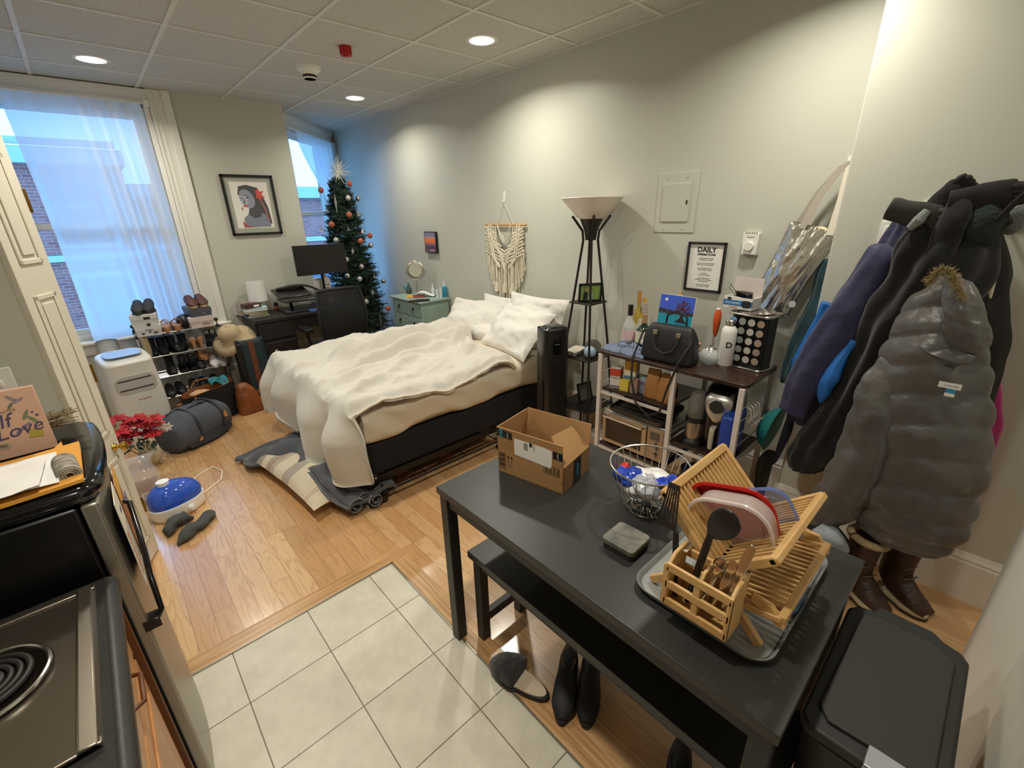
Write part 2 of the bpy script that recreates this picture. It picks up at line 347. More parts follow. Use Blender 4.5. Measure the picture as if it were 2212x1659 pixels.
# bay wall with window_2 at 45 degrees
BO = V((1.77, 5.45, 0)); BA = math.atan2(1.01, 0.988); BL = 1.413
TB = tr(BO) @ rz(BA)
S0, S1, Z0, Z1 = 0.14, 1.22, 0.62, 2.58
b = B(); b.x = TB; b.box((-0.3, 0, 0), (S0, 0.2, CEIL)); b.box((S1, 0, 0), (BL + 0.12, 0.2, CEIL)); b.box((S0, 0, 0), (S1, 0.2, Z0)); b.box((S0, 0, Z1), (S1, 0.2, CEIL)); struct(b, 'wall_bay', m_wall)
b = B(); b.x = TB
for x0, x1 in ((S0 - 0.1, S0), (S1, S1 + 0.1)): b.box((x0, -0.02, Z0), (x1, 0, Z1)); b.box((x0, -0.03, Z0), (x0 + 0.02, 0, Z1)); b.box((x1 - 0.02, -0.03, Z0), (x1, 0, Z1))
b.box((S0 - 0.13, -0.02, Z1), (S1 + 0.13, 0, CEIL)); b.box((S0 - 0.13, -0.04, CEIL - 0.05), (S1 + 0.13, 0, CEIL)); b.box((S0 - 0.12, -0.06, Z0 - 0.03), (S1 + 0.12, 0, Z0))
struct(b, 'trim_7', m_trim, bev=0.003)
MR2 = 1.72
w2 = thing('window_2', (0, 0, 0), None, None); w2['kind'] = 'structure'
b = B(); b.x = TB; sash(b, S0, S1, Z0, Z1, 0.02, 0.025, 0.15); sash(b, S0 + 0.025, S1 - 0.025, Z0 + 0.02, MR2 + 0.03, 0.05); sash(b, S0 + 0.025, S1 - 0.025, MR2 - 0.02, Z1 - 0.02, 0.09); b.build('window_frame', m_trim, w2, bev=0.003)
b = B(); b.x = TB; b.box((S0 + 0.05, 0.06, Z0 + 0.05), (S1 - 0.05, 0.063, MR2)); b.box((S0 + 0.05, 0.1, MR2), (S1 - 0.05, 0.103, Z1 - 0.05)); b.build('glass', m_glass, w2)
# baseboards
def bboard(name, a, c, h=0.235):
    a, c = V(a), V(c); t = (c - a).normalized(); n = V((t.y, -t.x, 0)); b = B()
    T = frame3(a, t, -n) ; Ln = (c - a).length
    b.prism([(0, 0), (-0.016, 0), (-0.016, h * 0.8), (-0.012, h * 0.84), (-0.014, h * 0.88), (-0.007, h * 0.95), (-0.004, h), (0, h)][::-1], 0, Ln,
            frame3(a, -n, (0, 0, 1)))
    return struct(b, name, m_trim)
bboard('baseboard_right', (WALLX, 6.4, 0), (WALLX, 0.6, 0), .26); bboard('baseboard_coats', (COATX, 0.607, 0), (COATX, -2.2, 0))
bboard('baseboard_far', (0.0, FARY, 0), (1.786, FARY, 0), .31)
bboard('baseboard_bay', (1.77, 5.45, 0), (2.74, 6.45, 0), .31)
# ceiling fittings
m_lampglow = mat('lamp_lens', 'fff2dc', r=0.5, emit=14)
for i, (x, y, w) in enumerate([(0.36, 4.51, 'near the left window'), (2.19, 2.63, 'biggest and nearest, over the bed'), (2.20, 4.50, 'far one, before the bay window')]):
    t = thing('recessed_light', (x, y, CEIL - 0.001), 'round glowing recessed ceiling light, ' + w, 'ceiling light', 'round recessed ceiling lights')
    b = B(); b.lathe([(0.078, -0.004), (0.095, -0.004), (0.1, 0.0), (0.078, 0.0)], 40, cap=False); b.build('trim_ring', m_white, t, smooth=True)
    b = B(); b.lathe([(0.001, -0.012), (0.05, -0.010), (0.078, -0.003)], 40); b.build('lens', m_lampglow, t, smooth=True)
t = thing('smoke_detector', (1.54, 3.83, CEIL), 'round white dome smoke detector on the ceiling', 'smoke detector')
b = B(); b.lathe([(0.08, -0.02), (0.085, -0.0), (0.001, 0.0)], 32); b.lathe([(0.001, -0.075), (0.04, -0.075), (0.045, -0.065), (0.05, -0.045), (0.075, -0.02), (0.001, -0.02)], 32); b.build('dome', m_white, t, smooth=True)
b = B(); b.lathe([(0.046, -0.066), (0.050, -0.056), (0.048, -0.05)], 32, cap=False); b.build('vent_ring', m_black, t)
b = B(); b.lathe([(0.0405, -0.0765), (0.001, -0.0765)], 24); b.build('cap', m_white, t)
b = B(); b.prism([(0.042 * math.cos(a * PI / 3) * (1.1 if a % 3 else 1), 0.042 * math.sin(a * PI / 3)) for a in range(6)], -0.05, 0); b.prism([(0.02 * math.cos(a * PI / 4), 0.02 * math.sin(a * PI / 4)) for a in range(8)], -0.056, -0.05)
solo(b, 'fire_alarm_beacon', mat('alarm_red', 'b3151c', r=0.35), (1.57, 3.26, CEIL), 'small red fire alarm block on the ceiling', 'alarm', bev=0.004)
# light switch
t = thing('light_switch', (PY(2, 828, 2.568).x, 2.568, PY(2, 828, 2.568).z), 'white wall switch plate above the black fridge', 'light switch')
b = B(); b.box((-0.04, -0.006, -0.06), (0.04, 0, 0.06)); b.build('plate', m_white, t, bev=0.003); b = B(); b.box((-0.006, -0.016, -0.012), (0.006, -0.005, 0.012)); b.build('toggle', m_white, t, bev=0.002)
# ================================================================ OUTSIDE AND CURTAINS
m_brick, N_, L_, b_ = nt('red_brick')
tc = N_.new('ShaderNodeTexCoord'); mp = N_.new('ShaderNodeMapping'); mp.inputs['Rotation'].default_value = (PI / 2, 0, 0); L_.new(tc.outputs['Object'], mp.inputs[0])
br = N_.new('ShaderNodeTexBrick'); br.inputs['Scale'].default_value = 1; br.inputs['Brick Width'].default_value = 0.22; br.inputs['Row Height'].default_value = 0.075; br.inputs['Mortar Size'].default_value = 0.006
br.inputs['Color1'].default_value = lin('96584d'); br.inputs['Color2'].default_value = lin('7c443c'); br.inputs['Mortar'].default_value = lin('8d7c74'); L_.new(mp.outputs[0], br.inputs['Vector']); L_.new(br.outputs[0], b_.inputs['Base Color']); b_.inputs['Roughness'].default_value = 0.9
m_stone = mat('pale_stone', '9aa0a8', r=0.9); m_dglass = mat('dark_window', '3a4a5c', r=0.15); m_slate = mat('slate', '55606e', r=0.8)
def building(x0, x1, y, top, label, m, wz, n, bands=True):
    t = thing('brick_building', (x0, y, -6), label, 'building')
    w = x1 - x0; b = B(); b.box((0, 0, 0), (w, 6, top + 6)); b.build('facade', m, t)
    b = B(); b.box((-0.1, -0.25, top + 5.7), (w + 0.1, 6.1, top + 6.05)); b.build('cornice', m_stone, t)
    for z in wz:
        for k in range(n):
            xc = w * (k + 0.5) / n
            b = B(); b.box((xc - 0.6, -0.06, z + 6 - 0.1), (xc + 0.6, 0.02, z + 6 + 1.9)); f = b.build('window', m_stone, t)
            b = B(); b.box((xc - 0.5, -0.08, z + 6), (xc + 0.5, 0, z + 6 + 0.85)); b.box((xc - 0.5, -0.08, z + 6.9), (xc + 0.5, 0, z + 7.75)); b.build('pane', m_dglass, f)
        if bands: b = B(); b.box((0, -0.08, z + 8.2), (w, 0, z + 8.35)); b.build('stone_band', m_stone, t)
building(-9.0, 1.2, 16, 3.3, 'red brick building with pale bands seen left of the sheer curtain', m_brick, (-4.6, -1.4, 1.2), 5)
building(1.4, 9.0, 17, 2.6, 'brick building across the street seen through the bay window', m_brick, (-4.4, -1.3), 4)
b = B(); b.box((-12, 7.2, -6.2), (18, 24, -6)); tag(b.build('street', mat('asphalt', '6a6d72', r=0.9)), kind='structure')
def sheer(name):
    M = bpy.data.materials.new(name); M.use_nodes = True; N = M.node_tree.nodes; L = M.node_tree.links; N.remove(N['Principled BSDF'])
    d = N.new('ShaderNodeBsdfDiffuse'); d.inputs[0].default_value = (.86, .86, .86, 1); tl = N.new('ShaderNodeBsdfTranslucent'); tl.inputs[0].default_value = (.92, .93, .95, 1)
    tp = N.new('ShaderNodeBsdfTransparent'); a = N.new('ShaderNodeMixShader'); a.inputs[0].default_value = 0.68; c = N.new('ShaderNodeMixShader'); c.inputs[0].default_value = 0.12
    L.new(d.outputs[0], a.inputs[1]); L.new(tl.outputs[0], a.inputs[2]); L.new(a.outputs[0], c.inputs[1]); L.new(tp.outputs[0], c.inputs[2]); L.new(c.outputs[0], N['Material Output'].inputs[0])
    return M
m_sheer = sheer('sheer_cloth')
def cur1(u, v):
    bunch = 0.006 + 0.036 * sm((u - 0.35) / 0.2) * (1 - 0.5 * sm((u - 0.8) / 0.2))
    x = -0.17 + 0.81 * u + 0.03 * math.sin(v * 3) * (1 - u)
    ph = u * 46 + 1.3 * math.sin(u * 9) + 1.2 * math.sin(v * 2 + u * 4)
    y = 5.13 + bunch * math.sin(ph) * (0.5 + 0.6 * v) + 0.012 * fbm((u * 3, v * 2, 1))
    return (x, y, 2.585 - 2.5 * v)
t = thing('window_curtain', (0.2, 5.13, 2.6), 'long white sheer curtain glowing blue in the big left window', 'curtain')
b = B(); b.x = tr(-0.2, -5.13, -2.6); b.grid(cur1, 220, 40); b.build('curtain_panel', m_sheer, t, smooth=True, ang=3)
b = B(); b.x = tr(-0.2, -5.13, -2.6); b.cyl((-0.7, 5.13, 2.59), (0.68, 5.13, 2.59), 0.008, n=10); b.box((0.66, 5.1, 2.57), (0.69, 5.2, 2.61)); b.build('curtain_rod', m_white, t, smooth=True)
def cur2(u, v):
    s0 = 0.24 + 0.62 * sm(v * 2.2); s1 = 1.30
    s = s0 + (s1 - s0) * u
    y = -0.07 - 0.022 * math.sin(u * 40 + v * 2) * (0.5 + v)
    p = TB @ V((s, y, 2.56 - 1.95 * v)); return p
t = thing('window_curtain', (2.3, 5.95, 2.56), 'white sheer curtain drawn aside in bay window behind christmas tree', 'curtain')
b = B(); b.x = tr(-2.3, -5.95, -2.56); b.grid(cur2, 110, 40); b.build('curtain_panel', m_sheer, t, smooth=True, ang=3)
b = B(); b.x = tr(-2.3, -5.95, -2.56) @ TB; b.cyl((0.1, -0.07, 2.57), (1.3, -0.07, 2.57), 0.008, n=10); b.build('curtain_rod', m_white, t, smooth=True)
# ================================================================ FAR WALL, DESK, TREE
WX = lambda u, v, d=0.0: frame3(PX(u, v, WALLX - d), (0, -1, 0), (0, 0, 1))
WY = lambda u, v, d=0.0: frame3(PY(u, v, FARY - d), (1, 0, 0), (0, 0, 1))
def col(c, **k): return mat('col_' + c, c, **({'r': 0.7} | k))
def flat(par, name, poly, m, z0=0.0, z1=0.001, T=None):
    b = B(); b.prism(poly, z0, z1, T); return b.build(name, m, par)
def rect(w, h, cx=0, cy=0): return [(cx - w / 2, cy - h / 2), (cx + w / 2, cy - h / 2), (cx + w / 2, cy + h / 2), (cx - w / 2, cy + h / 2)]
def pic_frame(T, w, h, fw, label, fd=0.02, m=None, name='picture_frame'):
    t = thing(name, (0, 0, 0), label, 'picture'); t.matrix_world = T
    m = m or m_black; b = B()
    b.box((-w / 2, -h / 2, 0), (w / 2, -h / 2 + fw, fd)); b.box((-w / 2, h / 2 - fw, 0), (w / 2, h / 2, fd)); b.box((-w / 2, -h / 2, 0), (-w / 2 + fw, h / 2, fd)); b.box((w / 2 - fw, -h / 2, 0), (w / 2, h / 2, fd))
    b.build('frame', m, t, bev=0.002); return t
# portrait
c = (PY(475, 377, FARY) + PY(585, 379, FARY) + PY(608, 505, FARY) + PY(503, 509, FARY)) / 4
t = pic_frame(frame3(c - V((0, .002, 0)), (1, 0, 0), (0, 0, 1)), 0.455, 0.545, 0.022, 'large black framed stylised portrait with red flower on far wall')
flat(t, 'mat_board', rect(0.42, 0.51), col('a5a797'), 0.001, 0.006); p = flat(t, 'print', rect(0.33, 0.42), m_paper, 0.006, 0.008)
def el(cx, cy, a, b_, n=20, rot=0): return [(cx + a * math.cos(q) * math.cos(rot) - b_ * math.sin(q) * math.sin(rot), cy + a * math.cos(q) * math.sin(rot) + b_ * math.sin(q) * math.cos(rot)) for q in [2 * PI * i / n for i in range(n)]]
art = [('hair', [(-.11, .10), (-.09, .17), (-.02, .185), (.07, .16), (.11, .08), (.14, -.02), (.15, -.17), (.05, -.19), (.03, -.05)], '1d1a20'),
       ('shoulder', [(-.09, -.2), (-.1, -.12), (-.04, -.07), (.03, -.09), (.08, -.07), (.13, -.12), (.135, -.2)], '7a7f97'),
       ('neck', [(-.03, -.02), (.05, .0), (.07, -.1), (.0, -.12), (-.05, -.08)], '2a2730'), ('face', el(-.035, .06, .062, .088, 22, 0.35), '8e92a6'),
       ('cheek', el(-.06, .05, .03, .05, 14, 0.3), 'aeb2c2'), ('brow', [(-.09, .085), (-.05, .095), (-.01, .085), (-.05, .088)], '1d1a20'), ('eye', el(-.03, .07, .014, .006), '1d1a20'), ('eye', el(-.08, .062, .010, .005), '1d1a20'),
       ('nose', [(-.06, .07), (-.075, .02), (-.055, .02)], '5a5e73'), ('lips', el(-.06, -.002, .022, .011, 12, 0.1), 'd0433b'), ('flower', [(.05, .13), (.08, .155), (.085, .125), (.125, .13), (.1, .1), (.13, .07), (.095, .075), (.085, .03), (.065, .07), (.04, .06), (.055, .09)], 'd23a2c'),
       ('shawl', [(-.11, -.2), (-.115, -.14), (-.07, -.19), (.02, -.2)], 'b3202a'), ('lock', [(.09, .05), (.115, -.02), (.13, -.15), (.115, -.15), (.1, -.03), (.08, .03)], '9a5a44'), ('earring', el(-.095, -.03, .005, .014), 'b3202a')]
for k, (n, poly, cc) in enumerate(art): flat(p, n, poly, col(cc), 0.008 + k * 0.0002, 0.0086 + k * 0.0002)
flat(t, 'glass', rect(0.42, 0.51), mat('pic_glass', 'ffffff', r=0.03, alpha=0.04), 0.0135, 0.014)
# sunset picture
c = (PX(920, 500, WALLX) + PX(946, 503, WALLX) + PX(947, 546, WALLX) + PX(924, 543, WALLX)) / 4
t = pic_frame(frame3(c, (0, -1, 0), (0, 0, 1)), 0.215, 0.215, 0.006, 'small sunset over the sea picture on the long wall', 0.03)
for i, (y0, y1, cc) in enumerate([(.06, .105, '7f7f9c'), (.035, .06, 'c08a8e'), (.005, .035, 'e6813f'), (-.02, .005, 'c9675a'), (-.04, -.02, '6d5a78'), (-.065, -.04, '4b4258'), (-.105, -.065, '6a5560')]):
    flat(t, 'sky' if i < 4 else 'sea', [(-.102, y0), (.102, y0), (.102, y1), (-.102, y1)], col(cc), 0.02, 0.028)
flat(t, 'surf', [(-.03, -.09), (.07, -.085), (.06, -.07), (.0, -.075)], col('b79a96'), 0.028, 0.0285)
# affirmations poster
c = (PX(1495, 523, WALLX) + PX(1575, 527, WALLX) + PX(1552, 631, WALLX) + PX(1478, 622, WALLX)) / 4
t = pic_frame(frame3(c, (0, -1, 0), (0, 0, 1)), 0.232, 0.29, 0.012, 'black framed printed daily affirmations poster above the cart')
flat(t, 'poster', rect(0.21, 0.27), m_paper, 0.002, 0.008)
def ln(s, y, sz, bold=0.0): text(s, sz, m_ink, t, tr(0, y, 0.0084), ext=0.0003, bold=bold)
ln('DAILY', .1, .042, .03); ln('AFFIRMATIONS', .073, .0165, .04)
for i, s in enumerate(['I create positive energy', 'and exhale stay back', '', 'I am not worry about things', 'that aren\'t of my control', '', 'I am no longer afraid of', 'what could go wrong', '', 'I focus on', 'what is going right', '', 'I am candle alive of', 'solutions to any problems', 'that may arise', '', 'I can handle anything', 'that comes my way']):
    if s: ln(s, .052 - i * .0098, .0098)
# electrical panel
c = (PX(1427, 375, WALLX) + PX(1513, 375, WALLX) + PX(1495, 500, WALLX) + PX(1413, 498, WALLX)) / 4
t = thing('electrical_panel', (0, 0, 0), 'painted metal electrical panel cover flush on the wall', 'electrical panel'); t.matrix_world = frame3(c, (0, -1, 0), (0, 0, 1))
b = B(); b.box((-.133, -.172, 0), (.133, .172, .006)); b.build('cover_plate', m_wall, t, bev=.002)
b = B(); b.prism(rrect(.19, .225, .01), .006, .008); b.prism(rrect(.18, .215, .01), .008, .013); d = b.build('door', m_wall, t, bev=.002)
b = B(); b.box((.07, -.01, .012), (.08, .015, .0145)); b.build('latch', mat('latch', '4a453c', m=.6, r=.4), d)
for x, y in ((-.07, .145), (.06, .145), (-.07, -.15), (.06, -.15)): b = B(); b.cyl((x, y, .005), (x, y, .009), .007, n=12); b.build('screw', m_wall, t)
# thermostat
c = (PX(1612, 503, WALLX) + PX(1648, 503, WALLX) + PX(1636, 549, WALLX) + PX(1604, 549, WALLX)) / 4
t = thing('thermostat', (0, 0, 0), 'white wall thermostat with a round dial', 'thermostat'); t.matrix_world = frame3(c, (0, -1, 0), (0, 0, 1))
b = B(); b.box((-.042, -.06, 0), (.042, .06, .035)); b.build('housing', m_white, t, bev=.004)
b = B(); b.lathe([(.024, .035), (.022, .05), (.001, .05)], 24, tr(0, -.012, 0)); b.build('dial', m_white, t, smooth=True)
b = B()
for k in range(6): b.box((-.032 + k * .0115, .055, .01), (-.026 + k * .0115, .0605, .036)); b.box((-.032 + k * .0115, -.0605, .01), (-.026 + k * .0115, -.055, .036))
b.build('vent_slots', col('6a655a'), t)
text('Honeywell', .009, m_ink, t, tr(0, .036, .0354))
# macrame
hk = PX(1090, 425, WALLX); rl = PX(1050, 487, WALLX - .02); rr = PX(1135, 484, WALLX - .02); zt = (rl.z + rr.z) / 2; yc = (rl.y + rr.y) / 2; hw = abs(rl.y - rr.y) / 2 - .01
t = thing('adhesive_hook', (0, 0, 0), 'white adhesive hook holding up the macrame', 'hook'); t.matrix_world = frame3(hk, (0, -1, 0), (0, 0, 1))
b = B(); b.prism(el(0, 0, .012, .045), 0, .006); b.build('plate', m_white, t, bev=.002); b = B(); b.tube([(0, -.03, .004), (0, -.042, .02), (0, -.03, .03)], .004); b.build('prong', m_white, t, smooth=True)
t = thing('macrame_hanging', (0, 0, 0), 'cream macrame wall hanging with long fringe above the bed', 'wall hanging'); t.matrix_world = frame3((WALLX - .02, yc, zt), (0, -1, 0), (0, 0, 1))
m_cord = mat('cotton_cord', 'e6dfcc', r=.95, bump=.3, bs=300, c2='d8cfb8', ns=60)
b = B(); b.cyl((-hw - .02, 0, 0), (hw + .02, 0, 0), .009, n=12); b.build('dowel', mat('dowel_wood', 'c09460', r=.5), t, smooth=True)
hz = hk.z - .045 - zt; b = B(); b.tube([(-.1, .01, 0), (0, hz, 0), (.1, .01, 0)], .0025); b.build('hanging_cord', m_cord, t)
b = B(); N = 58
for k in range(N):
    x = -hw + 2 * hw * k / (N - 1); a = abs(x) / hw
    bot = -.69 + .32 * a ** 1.7 + .02 * math.sin(k * 2.1)
    top = -.30 + .10 * a; z = .004 + .006 * math.sin(k * 1.7)
    b.tube([(x, top, z), (x + .004 * math.sin(k), (top + bot) / 2, z + .006), (x + .006 * math.sin(k * 3), bot + .02, z), (x + .01 * math.sin(k * 5), bot, z)], [.0042, .0042, .0048, .007], 5)
b.build('fringe', m_cord, t, smooth=True)
b = B()
for row in range(11):
    for k in range(24):
        x = -hw + 2 * hw * (k + .5 * (row % 2)) / 24; a = abs(x) / hw
        y = -.02 - .026 * row - .10 * (1 - a)
        if a < .42 and y > -.13 - .2 * (.42 - a): continue
        if y < -.34 + .1 * a: continue
        b.ball((x, y, .012), .012, 7, sc=(1, .75, .8))
for sgn in (-1, 1):
    for w in range(5):
        b.tube([(sgn * (hw - .01 - .03 * w), -.01, .012), (sgn * (hw * .75 - .02 * w), -.14, .016), (0, -.27 - .03 * w, .02)], .0055, 6)
    for w in range(3): b.tube([(sgn * (.09 - .005 * w), -.005, .012), (sgn * .05, -.08 - .015 * w, .014), (0, -.105 - .02 * w, .014)], .005, 6)
b.build('knotted_net', m_cord, t, smooth=True)
for x in (-.11, .0, .1):
    b = B(); b.tube([(x, -.33, .02), (x + .01, -.42, .022), (x, -.5, .02)], [.008, .009, .008], 8); b.lathe([(.001, 0), (.012, -.005), (.02, -.06), (.022, -.09), (.001, -.09)], 10, tr(x, -.49, .02) @ rx(-PI / 2)); b.build('tassel', m_cord, t, smooth=True)
for x in (-.2, -.17, .17, .2): b = B(); b.tube([(x, -.0, .014), (x * .98, -.1, .02), (x * .75, -.28, .02), (x * .35, -.36, .02)], .008, 7); b.build('rope_swag', m_cord, t, smooth=True)
# ---------------------------------------------------------------- desk
m_desk = mat('black_brown', '231f1e', r=.42, bump=.05, bs=40)
DZ = .785; DX0, DX1, DY0, DY1 = 1.0, 1.95, 4.72, 5.185
t = thing('writing_desk', (0, 0, 0), 'black brown writing desk with left drawer pedestal against the far wall', 'desk'); t.location = (DX0, DY0, 0)
b = B(); b.box((0, 0, DZ - .035), (DX1 - DX0, DY1 - DY0, DZ)); b.build('desk_top', m_desk, t, bev=.003)
b = B(); b.box((.0, .03, .03), (.36, .45, DZ - .035)); b.build('pedestal', m_desk, t, bev=.003)
b = B(); b.box((.02, .008, DZ - .2), (.345, .03, DZ - .05)); b.build('drawer', m_desk, t, bev=.003)
b = B(); b.box((.02, .008, .06), (.345, .03, DZ - .235)); b.build('door', m_desk, t, bev=.003)
b = B(); b.box((.375, .02, DZ - .15), (DX1 - DX0 - .04, .045, DZ - .035)); b.build('drawer', m_desk, t, bev=.003)
b = B(); b.box((DX1 - DX0 - .035, .0, 0), (DX1 - DX0, .45, DZ - .035)); b.build('side_panel', m_desk, t, bev=.003)
b = B()
for x, y in ((.02, .05), (.33, .05), (.02, .43), (.33, .43)): b = B(); b.box((x, y - .02, 0), (x + .02, y, .03)); b.build('foot', m_black, t)
# table lamp
p = V((PY(561, 660, 5.07).x, 5.07, DZ))
t = thing('table_lamp', p, 'small white drum shade table lamp on the desk', 'lamp')
b = B(); b.lathe([(.04, 0), (.045, .02), (.03, .05), (.05, .09), (.03, .12), (.012, .13), (.012, .17)], 20); b.build('base', mat('lamp_base_glass', 'c9c8c2', r=.2), t, smooth=True)
b = B(); b.lathe([(.088, .13), (.08, .32), (.078, .32), (.086, .13)], 32, cap=False); b.build('lamp_shade', mat('shade_cloth', 'e9e6e2', r=.9), t, smooth=True)
# books on the desk
bx = PZ(553, 687, DZ)
cols = [('c8bfa6', .20, .14, .02), ('cfc4a2', .17, .12, .022), ('e4ddc8', .19, .13, .018), ('dfe3e4', .21, .15, .026)]
z = DZ
for k, (cc, w, d, h) in enumerate(cols):
    t = thing('book', (bx.x + .03 + .008 * math.sin(k * 2), bx.y + .09, z), ['pale book at the bottom of the desk stack', 'cream book second from the bottom of the desk stack', 'ivory book third in the desk stack', 'white book under the dark box on the desk stack'][k], 'book', 'books stacked on the desk', rot=.1 - .08 * k)
    b = B(); b.box((-w / 2, -d / 2, 0), (w / 2, d / 2, .003)); b.box((-w / 2, -d / 2, h - .003), (w / 2, d / 2, h)); b.box((-w / 2, -d / 2, 0), (-w / 2 + .003, d / 2, h)); b.build('cover', col(['5d6f86', '8d8f6b', 'b9a98e', 'a9c4c4'][k]), t)
    b = B(); b.box((-w / 2 + .003, -d / 2 + .004, .003), (w / 2 - .003, d / 2 - .004, h - .003)); b.build('pages', col(cc), t); z += h + .0005
t = thing('game_box', (bx.x + .0, bx.y + .09, z), 'dark brown box with white label on top of desk books', 'box', rot=.15)
b = B(); b.box((-.075, -.05, 0), (.075, .05, .045)); b.build('box_body', mat('brown_box', '4c2e2b', r=.5), t, bev=.002); flat(t, 'label', rect(.05, .02, .03, 0), m_paper, .0, .001, tr(0, -.0505, .022) @ rx(PI / 2))
t = thing('monogram_card', V((PY(528, 672, 5.1).x, 5.1, DZ)), 'white filigree standing decoration left of the table lamp', 'decoration')
b = B(); b.prism([(-.05, 0), (.05, 0), (.05, .1), (.03, .14), (0, .16), (-.04, .15)], -.01, .01, rx(PI / 2)); b.build('plaque', mat('filigree', 'd9d2c6', r=.8, c2='8d8574', ns=70), t)
t = thing('folded_card', PZ(520, 680, DZ), 'pink tinted paper card at desk left edge', 'card', rot=.3)
b = B(); b.box((-.03, -.002, 0), (.03, .002, .11)); b.box((-.03, -.002, 0), (-.026, .05, .1)); b.build('card', col('dccfcf'), t)
# standing riser with tray
p0 = PZ(590, 690, DZ)
m_rise = mat('riser_black', '1b1a1a', r=.28, spec=.6)
t = thing('desk_riser', (1.32, 4.80, DZ), 'black standing desk riser with sloping empty tray', 'desk riser')
b = B(); b.prism([(0, .0), (.05, -.02), (.42, -.02), (.5, .06), (.5, .2), (.30, .26), (.0, .26)], .11, .13); b.build('keyboard_tray', m_rise, t, bev=.006)
b = B(); b.loft([((.02, .26, .22), (0, .03, 0), (0, 0, .012)), ((.2, .27, .235), (0, .05, 0), (0, 0, .014)), ((.33, .28, .22), (0, .05, 0), (0, 0, .012)), ((.47, .3, .15), (0, .04, 0), (0, 0, .01))], 16, 6, 3); b.build('top_lip', m_rise, t, smooth=True)
b = B(); b.box((-.02, .08, .13), (.30, .36, .15), tr(0, 0, 0) @ rx(.2)); b.build('monitor_shelf', m_rise, t, bev=.006)
b = B(); b.bar((.08, .05, 0), (.12, .25, .12), .025, .02); b.bar((.4, .05, 0), (.36, .25, .12), .025, .02); b.build('scissor_arms', m_black, t)
b = B(); b.box((.0, .0, 0), (.5, .34, .012)); b.build('base', m_black, t, bev=.004)
t = thing('computer_keyboard', (1.36, 4.73, DZ), 'grey computer keyboard at the front of the desk', 'keyboard', rot=.05)
b = B(); b.box((0, 0, 0), (.42, .11, .014)); b.build('keyboard_body', col('6f7787', r=.4), t, bev=.003)
b = B()
for i in range(14):
    for j in range(5): b.box((.012 + i * .0285, .008 + j * .0195, .013), (.036 + i * .0285, .024 + j * .0195, .018))
b.build('keys', col('3a3d46', r=.5), t)
b = B(); b.prism(rrect(.5, .09, .02, cx=.28, cy=.045), 0, .018); solo(b, 'wrist_rest', col('2f5d9a', r=.6), (1.45, 4.725, DZ), 'blue wrist rest beside the keyboard on desk', 'wrist rest', bev=.004)
bpy.data.objects['wrist_rest'].location = (1.5, 4.64 + .09, DZ - .0); bpy.data.objects['computer_keyboard'].location = (1.36, 4.83, DZ)
# eyeglasses and red thing
t = thing('trinket_figure', PZ(598, 668, DZ), 'small dark and orange trinket between books and keyboard', 'trinket')
b = B(); b.ball((0, 0, .055), .022, 12); b.build('head', col('3d2c2a'), t, smooth=True); b = B(); b.lathe([(.03, 0), (.026, .02), (.01, .04)], 12); b.build('base', col('9a5a3a'), t, smooth=True)
b = B(); b.box((-.05, -.02, 0), (.05, .02, .04)); solo(b, 'red_notebook', col('8d3a30'), PZ(588, 662, DZ) + V((.0, .05, 0)), 'small red notebook behind the stacked desk books', 'notebook', rot=.5, bev=.003)
# monitor
q = [PY(634, 530, 4.95), PY(745, 532, 4.95), PY(750, 588, 4.95), PY(641, 590, 4.95)]; mc = sum(q, V()) / 4
t = thing('computer_monitor', (mc.x, 4.95, DZ), 'black flat computer monitor switched off above the desk', 'monitor')
w_, h_ = .535, .30; zc = mc.z - DZ; b = B(); b.box((-w_ / 2, 0, zc - h_ / 2), (w_ / 2, .03, zc + h_ / 2)); b.box((-.12, .03, zc - .1), (.12, .05, zc + .1)); b.build('casing', m_black, t, bev=.003)
b = B(); b.box((-w_ / 2 + .006, -.001, zc - h_ / 2 + .014), (w_ / 2 - .006, .0, zc + h_ / 2 - .006)); b.build('screen', mat('screen_off', '171615', r=.35), t)
b = B(); b.cyl((0, .06, .0), (0, .06, zc), .014, n=12); b.cyl((0, .06, 0), (0, .06, .012), .09, n=28); b.build('stand', m_blackm, t, smooth=True)
# jar, ceramic house, small tree
p = PZ(692, 635, DZ); hb = V((mc.x + .09, 5.09, DZ))
hp = PY(705, 622, 5.05)
t = thing('ceramic_house', (hp.x, 5.05, DZ), 'white ceramic house ornament with dotted windows', 'ornament')
hh = PY(705, 591, 5.05).z - DZ; b = B(); b.prism([(-.045, 0), (.045, 0), (.045, hh - .06), (0, hh), (-.045, hh - .06)], -.03, .03, rx(PI / 2)); b.build('house', mat('ceramic', 'ded9d4', r=.3), t, bev=.002)
b = B()
for i in range(3):
    for j in range(3): b.box((-.028 + i * .022, -.031, hh - .12 - j * .033), (-.018 + i * .022, -.0295, hh - .105 - j * .033))
b.build('window_holes', m_ink, t)
jp = PY(686, 622, 5.1)
t = thing('candle_jar', (jp.x, 5.1, DZ), 'white candle jar left of the ceramic house', 'candle')
jh = PY(686, 600, 5.1).z - DZ; b = B(); b.lathe([(.042, 0), (.042, jh), (.038, jh), (.036, jh - .01), (.001, jh - .01)], 24); b.build('jar', mat('ceramic', 'ded9d4'), t, smooth=True); b = B(); b.box((-.028, -.0435, .03), (.028, -.0415, .07)); b.build('label', col('8f8d92'), t)
tp = PY(722, 622, 5.08)
b = B(); b.lathe([(.001, 0), (.05, 0), (.012, .14), (.001, .2)], 16); b.add([], []); solo(b, 'silver_cone_tree', mat('glitter', 'aebcb8', r=.3, m=.7, bump=.8, bs=200), (tp.x, 5.08, DZ), 'small silver glittery cone tree beside ceramic house', 'ornament', smooth=True)
